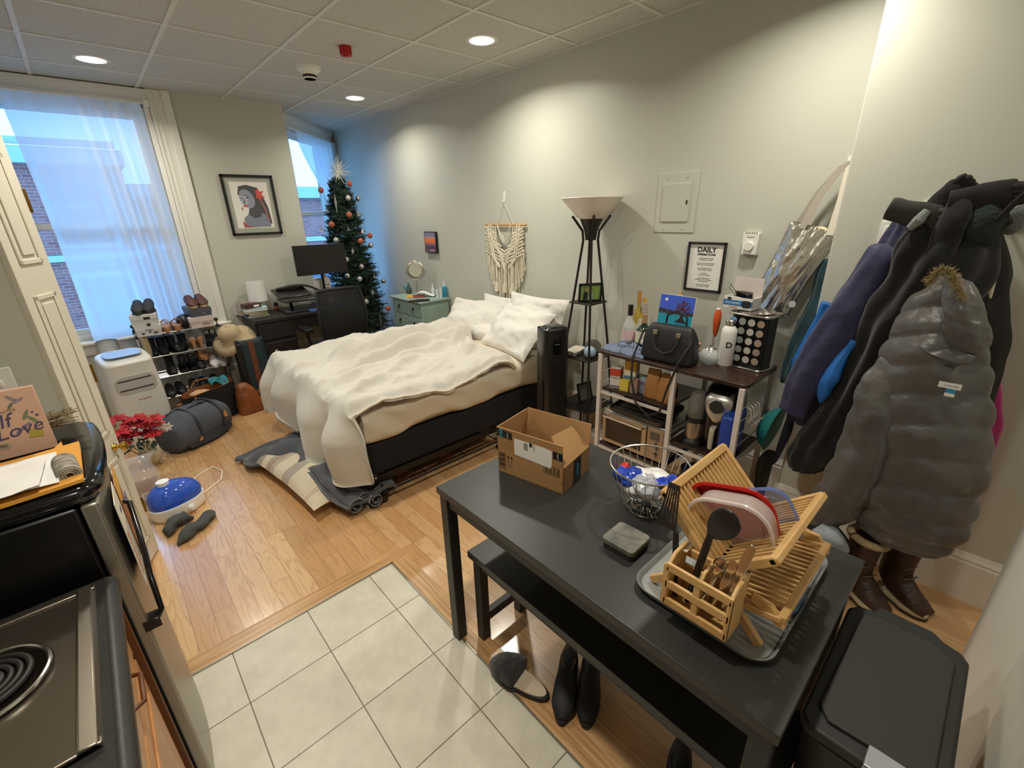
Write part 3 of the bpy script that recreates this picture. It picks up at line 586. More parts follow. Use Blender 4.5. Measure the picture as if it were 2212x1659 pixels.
# ---------------------------------------------------------------- office chair
CY_ = 4.22
qs = [PY(682, 628, CY_), PY(775, 622, CY_), PY(788, 715, CY_), PY(700, 735, CY_)]
ccx = (qs[0].x + qs[1].x) / 2; ztop = qs[0].z
t = thing('office_chair', (ccx, CY_, 0), 'black mesh office chair turned away, tucked under the desk', 'chair')
zt = ztop; zb = .50
m_mesh, N_, L_, b_ = nt('chair_mesh'); b_.inputs['Base Color'].default_value = lin('0f0f12'); b_.inputs['Roughness'].default_value = .7; b_.inputs['Alpha'].default_value = .8
def cb_(u, v):
    hw = .2 + .03 * math.sin(v * PI) - .03 * (1 - v) ** 3; return ((u - .5) * 2 * hw, .02 - .05 * (1 - (2 * u - 1) ** 2) * .6 - .06 * math.sin(v * PI * .9), zb + (zt - zb) * v - .015 * (2 * u - 1) ** 2 * v)
b = B(); b.grid(cb_, 16, 16, thick=.004); b.build('backrest_mesh', m_mesh, t, smooth=True)
rim = [V(cb_(0, v / 10)) for v in range(11)] + [V(cb_(u / 10, 1)) for u in range(1, 10)] + [V(cb_(1, 1 - v / 10)) for v in range(11)] + [V(cb_(1 - u / 10, 0)) for u in range(1, 10)]
b = B(); b.tube(rim, .014, 8, closed=True); b.build('back_frame', m_black, t, smooth=True)
b = B(); b.grid(lambda u, v: V(cb_(.12 + .76 * u, .05 + .1 * v + .06 * math.sin(u * PI) * -1 + .06)) + V((0, -.012, 0)), 12, 3, thick=.006); b.build('lumbar_band', col('4c4a47'), t, smooth=True)
b = B(); b.loft([((0, .28, .44), (.22, 0, 0), (0, .22, 0), 3), ((0, .28, .48), (.25, 0, 0), (0, .25, 0), 3), ((0, .28, .50), (.24, 0, 0), (0, .24, 0), 3), ((0, .28, .505), (.2, 0, 0), (0, .2, 0), 3)], 28, 3); b.build('seat', mat('chair_fabric', '131315', r=.95), t, smooth=True)
b = B(); b.bar((0, .0, .45), (0, .25, .43), .06, .03); b.bar((0, -.02, .45), (0, -.03, .75), .06, .025); b.build('back_bracket', m_black, t)
b = B(); b.cyl((0, .28, .08), (0, .28, .44), .026, n=14); b.build('gas_lift', m_blackm, t, smooth=True)
for k in range(5):
    a = 2 * PI * k / 5 + .3; b = B(); b.bar((0, .28, .10), (.27 * math.cos(a), .28 + .27 * math.sin(a), .065), .045, .03); lg = b.build('leg', m_black, t, bev=.005)
    b = B(); b.cyl((.27 * math.cos(a) - .02, .28 + .27 * math.sin(a), .0285), (.27 * math.cos(a) + .02, .28 + .27 * math.sin(a), .0285), .028, n=14); b.build('caster', m_black, lg, smooth=True)
for s_ in (-1, 1): b = B(); b.bar((s_ * .25, .25, .46), (s_ * .27, .25, .66), .04, .02); b.prism(rrect(.08, .24, .03, cx=s_ * .27, cy=.27), .66, .69); b.build('armrest', m_black, t, bev=.004)
# ---------------------------------------------------------------- christmas tree
TC = V((2.285, 5.35, 0)); TT = 2.06; TBZ = .30
def trad(z): return .07 + .335 * (max(0, (TT - z)) / (TT - TBZ)) ** .65
m_fir = mat('fir_needles', '274231', r=.75, c2='182c20', ns=5)
t = thing('christmas_tree', TC, 'slim green artificial christmas tree in the bay corner', 'christmas tree')
random.seed(3); b = B(); st = B()
for li in range(46):
    z = TBZ + .06 + (TT - TBZ - .10) * (li / 45) ** .95; R_ = trad(z)
    for k in range(int(10 + 14 * R_ / .45)):
        a = random.random() * 2 * PI; L_n = R_ * random.uniform(.75, 1.08); dz = random.uniform(-.02, .09) + .25 * L_n * random.uniform(-.3, .5)
        p0 = V((0, 0, z)); p1 = V((L_n * math.cos(a), L_n * math.sin(a), z + dz)); st.tube([p0, p1], [.004, .002], 4)
        dv = (p1 - p0).normalized(); sd_ = dv.cross(V((0, 0, 1))).normalized(); upv = sd_.cross(dv)
        nn_ = int(26 + 60 * L_n)
        for q in range(nn_):
            f = .25 + .75 * (q / nn_); c_ = p0.lerp(p1, f); th = random.random() * 2 * PI
            o = (dv * .8 + (sd_ * math.cos(th) + upv * math.sin(th)) * 1.0).normalized() * random.uniform(.03, .05) * (1.1 - .3 * f)
            w_ = (o.cross(dv)).normalized() * .0035
            b.add([c_ - w_, c_ + w_, c_ + o], [(0, 1, 2)])
        for sg in (-1, 1):
            for f in (.5, .72):
                c_ = p0.lerp(p1, f); e_ = c_ + (dv * .7 + sd_ * sg * .75).normalized() * L_n * .38 * (1.2 - f); sv = (e_ - c_)
                for q in range(14):
                    g = c_ + sv * (q / 14); th = random.random() * 2 * PI; o = (sv.normalized() * .8 + (sd_ * math.cos(th) + upv * math.sin(th))).normalized() * .032; w_ = o.cross(sv).normalized() * .0035
                    b.add([g - w_, g + w_, g + o], [(0, 1, 2)])
fo = b.build('foliage', m_fir, t); fo['kind'] = 'stuff'
st.cyl((0, 0, .05), (0, 0, TT - .05), .018, .008, 8)
for k in range(4): a = k * PI / 2 + .4; st.bar((0, 0, .12), (.22 * math.cos(a), .22 * math.sin(a), .012), .02, .015)
st.build('trunk_and_branches', mat('bark', '3a3325', r=.9), t)
tz = TT + .03
t2 = thing('tree_topper', TC + V((0, -.02, tz)), 'white spiky starburst topper on the christmas tree', 'tree topper')
b = B(); random.seed(5)
for k in range(70):
    a = random.random() * 2 * PI; e = random.uniform(-1.0, 1.2); L_n = random.uniform(.08, .17) if k > 3 else .19
    d = V((math.cos(a) * math.cos(e), math.sin(a) * math.cos(e) * .6, math.sin(e))).normalized(); b.tube([V((0, 0, .06)), V((0, 0, .06)) + d * L_n], [.005, .0012], 4)
b.build('spikes', mat('topper_white', 'eef0ee', r=.3, alpha=.75), t2); b = B(); b.lathe([(.03, -.05), (.02, 0), (.025, .06), (.001, .09)], 12); b.build('cone_base', mat('topper_base', 'c8c6ba', r=.5), t2, smooth=True)
m_orb = {'red': mat('ornament_red', 'a5281f', r=.3), 'silver': mat('ornament_silver', 'c9c6c4', r=.22, m=.9), 'matte': mat('ornament_matte', 'bdb9b3', r=.5, m=.5), 'glit': mat('ornament_glitter', 'cfc9c0', r=.4, m=.5, bump=1, bs=160)}
m_plaid = mat('ornament_lines', 'd99a7a', r=.5)
def on_tree(u, v, out=.0):
    d = ray(u, v).normalized(); best = None
    for k in range(600):
        s_ = 3.5 + k * .006; p = EYE + d * s_; r_ = math.hypot(p.x - TC.x, p.y - TC.y); g = r_ - trad(p.z) - out
        if g < 0: return p
        if best is None or g < best[0]: best = (g, p)
    return best[1]
def ornament(u, v, kind, lbl):
    p = on_tree(u, v, .035)
    nm = {'ball': 'ball_ornament', 'disc': 'disc_ornament', 'star': 'star_ornament', 'icicle': 'icicle_ornament', 'skate': 'skate_ornament', 'bell': 'bell_ornament', 'house': 'house_ornament'}
    k, c_ = kind.split(); t = thing(nm[k], p, lbl, 'ornament', 'ornaments hanging on the christmas tree'); b = B()
    if k == 'ball':
        b.ball((0, 0, 0), .03, 18); b.build('ball', m_orb[c_], t, smooth=True)
        if c_ == 'red':
            b = B()
            for q in range(3):
                for ax in (rz(q * PI / 3) @ rx(PI / 2), rz(q * PI / 3) @ rx(PI / 2) @ tr(0, 0, .014)):
                    rr_ = .0305 if ax[2][3] == 0 and q < 9 and abs(ax.translation.length) < .001 else .0272
                    b.tube([(rr_ * math.cos(s_ * PI / 8), rr_ * math.sin(s_ * PI / 8), 0) for s_ in range(16)], .0011, 4, closed=True, T=ax)
            for zz in (-.013, 0, .013): rr_ = math.sqrt(.0305 ** 2 - zz ** 2); b.tube([(rr_ * math.cos(s_ * PI / 8), rr_ * math.sin(s_ * PI / 8), zz) for s_ in range(16)], .0011, 4, closed=True)
            b.build('plaid_lines', m_plaid, t)
    elif k == 'disc': b.lathe([(.001, -.014), (.026, -.004), (.03, 0), (.026, .004), (.006, .012), (.003, .03)], 18); b.build('disc', m_orb[c_], t, smooth=True)
    elif k == 'star':
        P_ = [((.032 if q % 2 == 0 else .013) * math.sin(q * PI / 5), (.032 if q % 2 == 0 else .013) * math.cos(q * PI / 5)) for q in range(10)]; b.prism(P_, -.004, .004, rz(.5) @ rx(PI / 2)); b.build('star', m_orb[c_], t)
    elif k == 'icicle': b.lathe([(.001, -.11), (.008, -.05), (.015, 0), (.008, .05), (.001, .09)], 6, rx(.05)); b.build('icicle', m_orb[c_], t)
    elif k == 'skate': b.prism([(-.015, .03), (.008, .03), (.008, .0), (.03, -.012), (.03, -.025), (-.015, -.025)], -.008, .008, rz(.5) @ rx(PI / 2)); b.box((-.018, -.003, -.032), (.034, .003, -.029), rz(.5)); b.build('boot', m_orb[c_], t, bev=.002)
    elif k == 'bell': b.lathe([(.022, -.02), (.014, .0), (.008, .018), (.001, .022)], 14); b.build('bell', m_orb[c_], t, smooth=True)
    b = B(); b.cyl((0, 0, .027), (0, 0, .036), .005, n=8); b.tube([(0, 0, .034), (.004, .0, .044), (.01, .015, .06)], .0008, 4); b.build('hanger', m_orb['silver'], t)
for u, v, k, l in [(693, 411, 'ball red', 'red plaid ball at the left edge, highest of its side'), (755, 397, 'ball red', 'red plaid ball nearest below the topper'), (754, 464, 'ball red', 'red plaid ball in the middle, below the silver pair'), (716, 485, 'ball red', 'red plaid ball on the left above the monitor'), (779, 521, 'ball red', 'red plaid ball lower left of the right edge pair'), (799, 509, 'ball red', 'red plaid ball at the right edge beside the wall'), (838, 666, 'ball red', 'red plaid ball, lowest, at the right branch tip'),
                   (752, 428, 'ball matte', 'matt silver ball high on the tree beside shiny one'), (774, 429, 'ball silver', 'shiny silver ball high at the right edge'), (726, 519, 'ball matte', 'matt silver ball just above the monitor'), (801, 530, 'ball silver', 'shiny silver ball under the right edge red ball'), (781, 576, 'ball silver', 'shiny silver ball right of the monitor'), (777, 603, 'ball matte', 'matt silver ball above the chair back'), (751, 596, 'ball silver', 'shiny silver ball just under the monitor corner'), (829, 607, 'ball silver', 'shiny silver ball on right branch tip'), (791, 652, 'ball glit', 'glittery white ball right of the chair back'),
                   (725, 438, 'icicle silver', 'long silver icicle ornament on the upper left'), (822, 690, 'icicle silver', 'long silver icicle ornament hanging lowest'), (774, 462, 'skate matte', 'silver ice skate ornament on the right'), (753, 498, 'disc silver', 'silver disc ornament above middle'), (704, 457, 'disc matte', 'pale disc ornament at left edge'), (809, 599, 'disc silver', 'silver disc ornament on the lower right'), (762, 543, 'star matte', 'silver star ornament beside the monitor corner'), (805, 632, 'star matte', 'silver star ornament on the lower right'), (748, 561, 'ball glit', 'glittery ball half hidden at monitor edge'), (783, 499, 'bell matte', 'pale bell ornament in the right middle'), (694, 496, 'bell matte', 'pale bell ornament at the left edge')]:
    ornament(u, v, k, l)
b = B(); b.lathe([(.42, .004), (.36, .03), (.2, .06), (.05, .09), (.05, .08), (.2, .05), (.36, .02), (.42, .0)], 36, cap=False); solo(b, 'tree_skirt', mat('skirt_red', '7d1a20', r=.9), (2.30, 5.33, 0), 'dark red cloth skirt under the christmas tree', 'tree skirt', smooth=True)
# ---------------------------------------------------------------- nightstand
NZ = .855; NX0, NX1, NY0, NY1 = 2.375, 2.735, 3.99, 4.6
m_ns = mat('sage_paint', '93a79d', r=.5, c2='869c92', ns=12)
t = thing('nightstand', (NX0, NY0, 0), 'sage green two drawer nightstand with turned legs', 'nightstand')
W_, D_ = NX1 - NX0, NY1 - NY0
b = B(); b.box((-.015, -.015, NZ - .022), (W_, D_ + .015, NZ)); b.build('top', m_ns, t, bev=.006)
b = B(); b.box((.01, .01, NZ - .36), (W_ - .01, D_ - .01, NZ - .022)); b.build('carcass', m_ns, t, bev=.004)
m_dark = mat('dark_iron', '26282c', r=.4, m=.7)
for k in range(2):
    zc = NZ - .1 - k * .155
    b = B(); b.box((.0, .05, zc - .065), (.012, D_ - .05, zc + .065)); d_ = b.build('drawer', m_ns, t, bev=.004)
    for yy in (.16, D_ - .16): b = B(); b.cyl((-.006, yy, zc + .01), (.0, yy, zc + .01), .014, n=12); b.tube([(-.012, yy - .014, zc + .0), (-.016, yy - .01, zc - .025), (-.016, yy + .01, zc - .025), (-.012, yy + .014, zc)], .003, 6); b.build('pull', m_dark, d_)
b = B(); b.box((.05, .004, NZ - .33), (W_ - .05, .012, NZ - .06)); b.build('side_panel', m_ns, t, bev=.004)
for x, y in ((.03, .03), (W_ - .03, .03), (.03, D_ - .03), (W_ - .03, D_ - .03)):
    b = B(); b.lathe([(.012, 0), (.018, .05), (.02, .2), (.024, .3), (.02, .33), (.026, .36), (.022, .38), (.026, NZ - .36)], 14, tr(x, y, 0)); b.build('leg', m_ns, t, smooth=True)
p = PZ(903, 640, NZ)
mt = thing('makeup_mirror', (p.x, p.y, NZ), 'round tilting makeup mirror on a stand, on the nightstand', 'mirror', rot=-.75)
mzc = PX(899, 583, p.x).z - NZ; m_nick = mat('nickel', 'b5ada0', r=.3, m=.9)
b = B(); b.lathe([(.06, 0), (.058, .012), (.012, .02), (.008, .05), (.007, mzc - .12)], 24); b.build('stand', m_nick, mt, smooth=True)
b = B(); b.tube([(.105 * math.cos(a), 0, mzc + .105 * math.sin(a)) for a in [PI + i * PI / 12 for i in range(13)]], .005, 8); b.build('yoke', m_nick, mt, smooth=True)
b = B(); b.lathe([(.072, -.006), (.09, -.004), (.094, 0), (.09, .004), (.072, .006)], 36, tr(0, 0, mzc) @ rx(PI / 2 - .1), cap=False); b.build('rim', m_nick, mt, smooth=True)
b = B(); b.cyl((0, -.002, 0), (0, .002, 0), .074, n=36, T=tr(0, 0, mzc) @ rx(-.1)); b.build('mirror_glass', mat('mirror', 'f5f5f5', r=.02, m=1), mt)
def bottle(name, u, v, z, h, r, c, lbl, cat='bottle', cap=None, ch=.2, cr=.5, sq=False, par=None, caph=None, label=None, lc='ffffff', mm=None, loc=None, group=None, neck=.45, nf=.3, base_r=None):
    p = loc or PZ(u, v, z); t = thing(name, p, lbl, cat, group); m = mm or col(c, r=.3)
    b = B(); hn = h * (1 - ch)
    if cap == 'tube': b.loft([((0, 0, 0), (r, 0, 0), (0, r, 0)), ((0, 0, h * .2), (r, 0, 0), (0, r, 0)), ((0, 0, h), (r * 1.1, 0, 0), (0, r * .08, 0))], 16, 4)
    else: b.lathe([(r * .9, 0), (r, r * .12), (r, hn * (1 - nf)), (r * .8, hn * (1 - nf * .6)), (r * neck, hn * (1 - nf * .15)), (r * neck, hn), (.001, hn)], 24)
    b.build('body', m, t, smooth=True)
    if cap and cap != 'tube': b = B(); b.lathe([(r * cr, hn - h * .01), (r * cr, h), (.001, h)], 18); b.build('cap', col(cap, r=.35), t, smooth=True)
    if label: b = B(); b.lathe([(r * 1.01, hn * label[0]), (r * 1.01, hn * label[1])], 24, cap=False); b.build('label', col(lc, r=.6), t, smooth=True)
    return t
NP = lambda u, v: PZ(u, v, NZ)
bottle('lotion_bottle', 961, 641, NZ, .16, .025, '2f9ac4', 'tall bright blue lotion bottle at nightstand corner', cap='e8eef2', ch=.28, cr=.35, neck=.3, nf=.08)
bottle('pump_bottle', 936, 638, NZ, .12, .02, 'dfe2ea', 'small white foam pump bottle on the nightstand', cap='f2f2f2', ch=.3, cr=.4)
bottle('squeeze_tube', 945, 643, NZ, .09, .012, 'e6e9f2', 'thin white and blue squeeze tube', cap='tube')
bottle('squeeze_tube', 953, 643, NZ, .105, .016, 'd7dcd8', 'pale grey squeeze tube beside the blue bottle', cap='tube')
bottle('nail_polish_bottle', 917, 624, NZ, .07, .013, 'cfc6c0', 'small pointed white bottle behind the papers', cap='e9e6e0', ch=.5, cr=.4)
bottle('squeeze_tube', 951, 630, NZ, .11, .02, 'c8bfa8', 'beige tube at the back of the nightstand', cap='tube')
b = B(); b.lathe([(.03, 0), (.034, .05), (.02, .075), (.006, .12), (.001, .125)], 12); solo(b, 'perfume_bottle', col('49605a', r=.3), NP(884, 634), 'dark green pointed bottle left of mirror stand', 'bottle', smooth=True)
b = B(); b.box((-.022, -.022, 0), (.022, .022, .05)); solo(b, 'cream_box', col('7db2cc', r=.4), NP(877, 625) + V((0, .0, 0)), 'little light blue box left of the mirror', 'box', bev=.004)
b = B(); b.prism(rect(.15, .09), 0, .004); solo(b, 'yellow_envelope', col('d8a637'), NP(888, 640), 'yellow envelope on the nightstand front corner', 'envelope', rot=.9)
b = B(); b.grid(lambda u, v: (.2 * u - .1, .09 * v - .045, .03 + .02 * math.sin(u * 5) + .01 * math.sin(v * 4)), 10, 5, thick=.001); solo(b, 'paper_slip', m_paper, NP(922, 640), 'crumpled white leaflet on top of the makeup clutter', 'leaflet', rot=-.9, smooth=True)
b = B(); b.loft([((-.11, 0, .012), (0, .012, 0), (0, 0, .01)), ((0, 0, .016), (0, .016, 0), (0, 0, .014)), ((.11, .01, .012), (0, .014, 0), (0, 0, .01))], 12, 5); solo(b, 'hair_tool', col('1e1a1c', r=.4), NP(905, 652), 'black hair styling tool lying on nightstand edge', 'hair tool', rot=-.5, smooth=True)
b = B(); b.loft([((-.06, 0, .012), (0, .03, 0), (0, 0, .012)), ((.06, 0, .014), (0, .035, 0), (0, 0, .014))], 14, 4, 3); solo(b, 'makeup_pouch', col('6a2a31', r=.6), NP(906, 642), 'dark red makeup pouch on the nightstand', 'pouch', rot=-.4, smooth=True)
b = B(); b.tube([(-.09, 0, .03), (0, .01, .034), (.09, 0, .03)], .003, 6); solo(b, 'makeup_brush', col('d0604a'), NP(900, 649), 'coral pink handled brush on nightstand', 'brush', rot=-.6)
b = B(); b.tube([PX(862, 684, 2.7), PX(858, 715, 2.68), PX(868, 735, 2.66), V((2.66, 4.5, .02)), V((2.6, 4.3, .01))], .004, 6); b.tube([PX(846, 690, 2.7), PX(856, 712, 2.68), PX(846, 740, 2.66), V((2.68, 4.65, .02)), V((2.62, 4.4, .012))], .004, 6); solo(b, 'power_cord', m_black, (0, 0, 0), 'black power cords crossing beside the nightstand leg', 'cord', smooth=True)
# ================================================================ BED AND AROUND
m_sheet = mat('cream_sheet', 'd0c4ae', r=.9, sheen=.2); m_duvet = mat('duvet_white', 'cdc9c0', r=.9, sheen=.2, bump=.35, bs=16, c2='c8c3b8', ns=6)
m_pcase = mat('pillow_case', 'dedad3', r=.9, sheen=.2, bump=.1, bs=50)
XF, XH, YN, YR = .93, 2.735, 2.37, 3.72; ZB, ZM, ZT = .15, .38, .635
bed = thing('bed', (XF, YN, 0), 'unmade bed with cream fitted sheet on black box spring', 'bed')
LX_, LY_ = XH - XF, YR - YN
b = B(); b.prism(rrect(LX_, LY_, .07, 6, LX_ / 2, LY_ / 2), ZB + .02, ZM); b.build('box_spring', mat('box_spring', '151314', r=.95, bump=.2, bs=150), bed, bev=.012)
b = B(); z = ZB
for a_, c_ in (((-.01, -.01), (LX_, -.01)), ((-.01, LY_ + .01), (LX_, LY_ + .01)), ((-.01, -.01), (-.01, LY_ + .01))): b.bar((a_[0], a_[1], z), (c_[0], c_[1], z), .01, .045)
b.box((-.02, -.02, z - .045), (.05, -.012, z + .05)); b.build('bed_frame', m_blackm, bed)
b = B()
for x in (.0, .03): b.cyl((x, -.026, z + .02), (x, -.02, z + .02), .006, n=8)
b.build('bolt', m_chrome, bed)
for x, y in ((.08, .04), (LX_ - .2, .04), (.08, LY_ - .1), (LX_ - .2, LY_ - .1)):
    b = B(); b.bar((x, y, .05), (x, y, z), .03, .03); lg = b.build('leg', m_blackm, bed)
    b = B(); b.cyl((x - .012, y, .027), (x + .012, y, .027), .027, n=14); b.build('caster', m_black, lg, smooth=True)
def matt(i, j):
    pass
def sheetf(t_, a):
    return 1.0
b = B()
def msec(x, k): return ((x, LY_ / 2, (ZT + ZM) / 2 - .005), (0, (LY_ / 2 + .015) * k, 0), (0, 0, ((ZT - ZM) / 2 + .01) * (k ** .35)), 5)
b.loft([msec(.0, .88), msec(.015, .96), msec(.05, 1), msec(LX_ * .25, 1), msec(LX_ * .5, 1), msec(LX_ * .75, 1), msec(LX_ - .03, 1), msec(LX_, .96)], 180, 14, amp=.006, ns=7)
for i, p in enumerate(b.v):
    x, y, z_ = p
    if y < .06:   # near side: gathered slanting creases
        k = noise.ridged_multi_fractal(V((x * 2.2 + z_ * 3, z_ * 2.0, .3)), 1.0, 2.1, 2, 1.0, 2.0) - 1.0
        w_ = sm((.06 - y) / .05); b.v[i] = (x, y - .018 * k * w_ + .012 * math.sin((x + z_ * 1.6) * 26) * w_ * (.4 + .6 * noise.noise(V((x * 3, 0, 0)))), z_ - .018 * w_ * math.sin(x * 9) * sm((.5 - z_) / .1))
b.build('mattress_with_sheet', m_sheet, bed, smooth=True, ang=2)
# duvet
NE = [(1085, 790), (1040, 812), (990, 838), (940, 850), (880, 862), (820, 875), (775, 890), (748, 925)]
NEp = sorted([(PZ(u, v, .67).x, max(2.34, PZ(u, v, .67).y)) for u, v in NE])
def ynear(x):
    if x <= NEp[0][0]: return NEp[0][1]
    for (x0, y0), (x1, y1) in zip(NEp, NEp[1:]):
        if x <= x1: t_ = (x - x0) / (x1 - x0 + 1e-9); return y0 + (y1 - y0) * t_
    return NEp[-1][1]
def bend(d, r=.07):
    if d <= 0: return 0, 0
    if d < r * PI / 2: return r * math.sin(d / r), r * (1 - math.cos(d / r))
    return r, r + d - r * PI / 2
def duv(u, v):
    y0 = 0; Ltop = 2.16 - (XF - .01); tot = Ltop + .56
    a = u * tot; X = 2.16 - a
    hx = .0 + .20 * sm((v - .1) / .5) + .03 * math.sin(v * 14)          # head edge further up on the far side
    X += hx * max(0, 1 - a / 1.0)
    yn = ynear(max(X, .80)); wid = (YR + .01) - yn + .30
    Y = yn + v * wid
    ox, dx = bend(XF - .01 - X); oy, dy = bend(Y - (YR + .02))
    Xw = X if X > XF - .01 else XF - .01 - ox; Yw = Y if Y < YR + .02 else YR + .02 + oy
    drop = max(dx, dy) if min(dx, dy) < .02 else max(dx, dy)
    if dx > .02 and dy > .02: drop = max(dx, dy)
    Z = ZT + .055
    q = V((X * 1.1 + Y * .35, Y * 3.0 - X * .5, 0))
    w1 = noise.ridged_multi_fractal(q * 1.0 + V((3, 1, 0)), 1.0, 2.0, 3, 1.0, 2.0) - 1.0
    w2 = noise.noise(V((X * 2.2, Y * 2.8, 4))); w3 = fbm((X * 6, Y * 11, 2), 3)
    top = 1 - sm(drop / .1)
    cr_ = noise.ridged_multi_fractal(V((X * 3.2 + Y * 2.4, Y * 6.5 - X * 2.2, 5)), 1.0, 2.1, 3, 1.0, 2.0) - 1.0
    Z += top * (.036 * w1 + .035 * w2 + .012 * w3 + .016 * cr_)
    # thrown back roll across the far half
    for (cx, cy, ang_, am, wd, ln_) in ((1.80, 3.02, .13, .11, .06, .80), (1.72, 3.24, .07, .14, .10, .66), (1.45, 2.84, .22, .05, .035, .6), (1.40, 2.93, .20, .045, .03, .5), (2.04, 2.76, 1.0, .06, .05, .25), (1.25, 2.62, .5, .035, .03, .45), (1.2, 3.3, .1, .04, .035, .4)):
        e1 = (Xw - cx) * math.cos(ang_) + (Yw - cy) * math.sin(ang_); e2 = -(Xw - cx) * math.sin(ang_) + (Yw - cy) * math.cos(ang_)
        Z += top * am * math.exp(-(e2 / wd) ** 2) * (1 - sm((abs(e1) - ln_ * .7) / (ln_ * .3)))
    # edge settles onto the mattress and has a rounded thickness
    e = min(v * wid, 9); Z -= top * .05 * math.exp(-(e / .035) ** 2)
    if a < .12: Z -= top * .055 * (1 - a / .12) ** 2
    if X < XF:     # foot drape with hanging folds
        k = sm(dx / .25); fo_ = math.sin(Y * 13 + 1.2 + .8 * math.sin(Y * 5)) ; X2 = Xw - .06 * k - (.05 * k) * fo_ - .04 * k * w2 + .10 * k * math.exp(-(v * wid / .06) ** 2)
        Z -= dx; Z = max(Z, .12 + .07 * abs(math.sin(Y * 6.5 + .4)) + .10 * sm((Y - 2.6) / 1.0)); Xw = X2 - .04 * sm((.2 - Z) / .1)
        Yw -= .03 * k * math.cos(Y * 13 + 1.2) + .02 * sm((2.5 - Y) / .1) * k
    elif dy > 0: Z -= dy
    return (Xw, Yw, Z)
b = B(); b.grid(duv, 230, 200, thick=-.022); b.x = MX.Identity(4)
dv = solo(b, 'duvet', m_duvet, (0, 0, 0), 'rumpled white duvet thrown back and hanging over the bed foot', 'duvet', smooth=True, ang=3)
b = B(); b.tube([V(duv(u / 60 * .70, .003)) + V((0, -.006, -.004)) for u in range(61)], .005, 6); b.build('piping', m_sheet, dv, smooth=True)
# pillows
def pillow_mesh(w, h, t, sd=0, amp=.01):
    b = B()
    for sg in (1, -1):
        def f(u, v):
            x = 2 * u - 1; y = 2 * v - 1; th = ((1 - abs(x) ** 2.6) * (1 - abs(y) ** 2.6)) ** .55
            px = x * w / 2 * (1 - .07 * (1 - y * y)) ; py = y * h / 2 * (1 - .09 * (1 - x * x))
            n_ = amp * fbm((x * 1.8 + sd, y * 2.2, sg * 2), 3) * (1 if th > .02 else 0) + .5 * amp * math.sin(9 * x * y + sd) * th
            return (px, py, sg * (t / 2 * th) + n_)
        b.grid(f if sg == 1 else (lambda u, v: f(1 - u, v)), 40, 32)
    return b
def pillow(u, v, x, w, h, t, lean, rz_, lbl, sd, lift=0, roll=0):
    p = PX(u, v, x); T = tr(p) @ rz(rz_) @ MX.Rotation(-lean, 4, 'Y') @ rz(PI / 2 + roll)
    o = pillow_mesh(w, h, t, sd, .022).build('bed_pillow', m_pcase, smooth=True, ang=3); o.matrix_world = T
    tag(o, lbl, 'pillow', 'pillows at the head of the bed'); return o
pillow(1023, 689, 2.46, .66, .44, .16, .75, .22, 'white pillow on the left, nearest the nightstand', 1, roll=.02)
o = pillow(1114, 712, 2.43, .64, .46, .17, .78, -.10, 'white pillow in front, nearest the black tower fan', 2, roll=-.03)
m_pip = m_pcase
pillow(1152, 692, 2.575, .66, .42, .14, 1.25, .0, 'pillow standing against the wall behind the front one', 3)
pillow(1090, 690, 2.62, .6, .42, .12, 1.3, .1, 'pillow corner peeking up against the wall between two pillows', 4)
# tower fan
fb = V((2.33, 2.13, 0)); t = thing('tower_heater', fb, 'tall black tower fan heater beside the bed', 'fan heater', rot=-.42)
FH = .925
b = B(); b.loft([((0, 0, .03), (.10, 0, 0), (0, .085, 0), 5), ((0, 0, FH - .10), (.10, 0, 0), (0, .085, 0), 5), ((0, 0, FH - .03), (.093, 0, 0), (0, .078, 0), 4.5), ((0, 0, FH), (.06, 0, 0), (0, .05, 0), 3)], 48, 6); b.build('housing', mat('fan_gloss', '19191a', r=.25, spec=.6), t, smooth=True)
b = B(); b.lathe([(.16, 0), (.15, .02), (.08, .03)], 36); b.build('base', m_black, t, smooth=True)
b = B(); [b.box((-.06, -.088, .18 + k * .0115), (.06, -.084, .1855 + k * .0115)) for k in range(48)]; b.build('front_grille', col('050505', r=.6), t)
b = B(); [b.box((-.1035, -.05, .18 + k * .0115), (-.1, .05, .1855 + k * .0115)) for k in range(48)]; b.build('side_grille', col('3a3226', r=.5), t)
b = B(); b.box((-.03, -.0875, FH - .2), (.03, -.085, FH - .09)); b.build('control_panel', col('0a0a0b', r=.1), t)
b = B(); b.box((-.02, -.0885, FH - .125), (.02, -.0873, FH - .118)); b.build('display', col('4a5260'), t)
# torchiere shelf lamp
lb = V((2.55, 1.99, 0)); t = thing('floor_lamp', lb, 'black shelf floor lamp with white glass bowl shade', 'floor lamp')
m_lamp = mat('lamp_black', '1a1413', r=.45)
def hwz(z): return .045 + .125 * (1.55 - z) / 1.55
for sx in (-1, 1):
    for sy in (-1, 1):
        b = B(); b.tube([(sx * hwz(0), sy * hwz(0), 0), (sx * hwz(.8), sy * hwz(.8), .8), (sx * .035, sy * .035, 1.5), (sx * .04, sy * .04, 1.56), (sx * .09, sy * .09, 1.655)], .0085, 8); b.build('pole', m_lamp, t, smooth=True)
for z in (1.085, .685, .30): w_ = hwz(z) + .012; b = B(); b.box((-w_, -w_, z - .012), (w_, w_, z)); b.build('shelf', m_lamp, t, bev=.003)
b = B(); b.lathe([(.035, 1.5), (.045, 1.56), (.075, 1.63), (.08, 1.645), (.001, 1.645)], 28); b.build('shade_holder', m_lamp, t, smooth=True)
b = B(); b.lathe([(.075, 1.635), (.10, 1.65), (.145, 1.70), (.205, 1.765), (.202, 1.768), (.14, 1.706), (.095, 1.658), (.07, 1.64)], 44, cap=False); b.build('bowl_shade', mat('bowl_glass', 'f1e8de', r=.4, trans=.0), t, smooth=True)
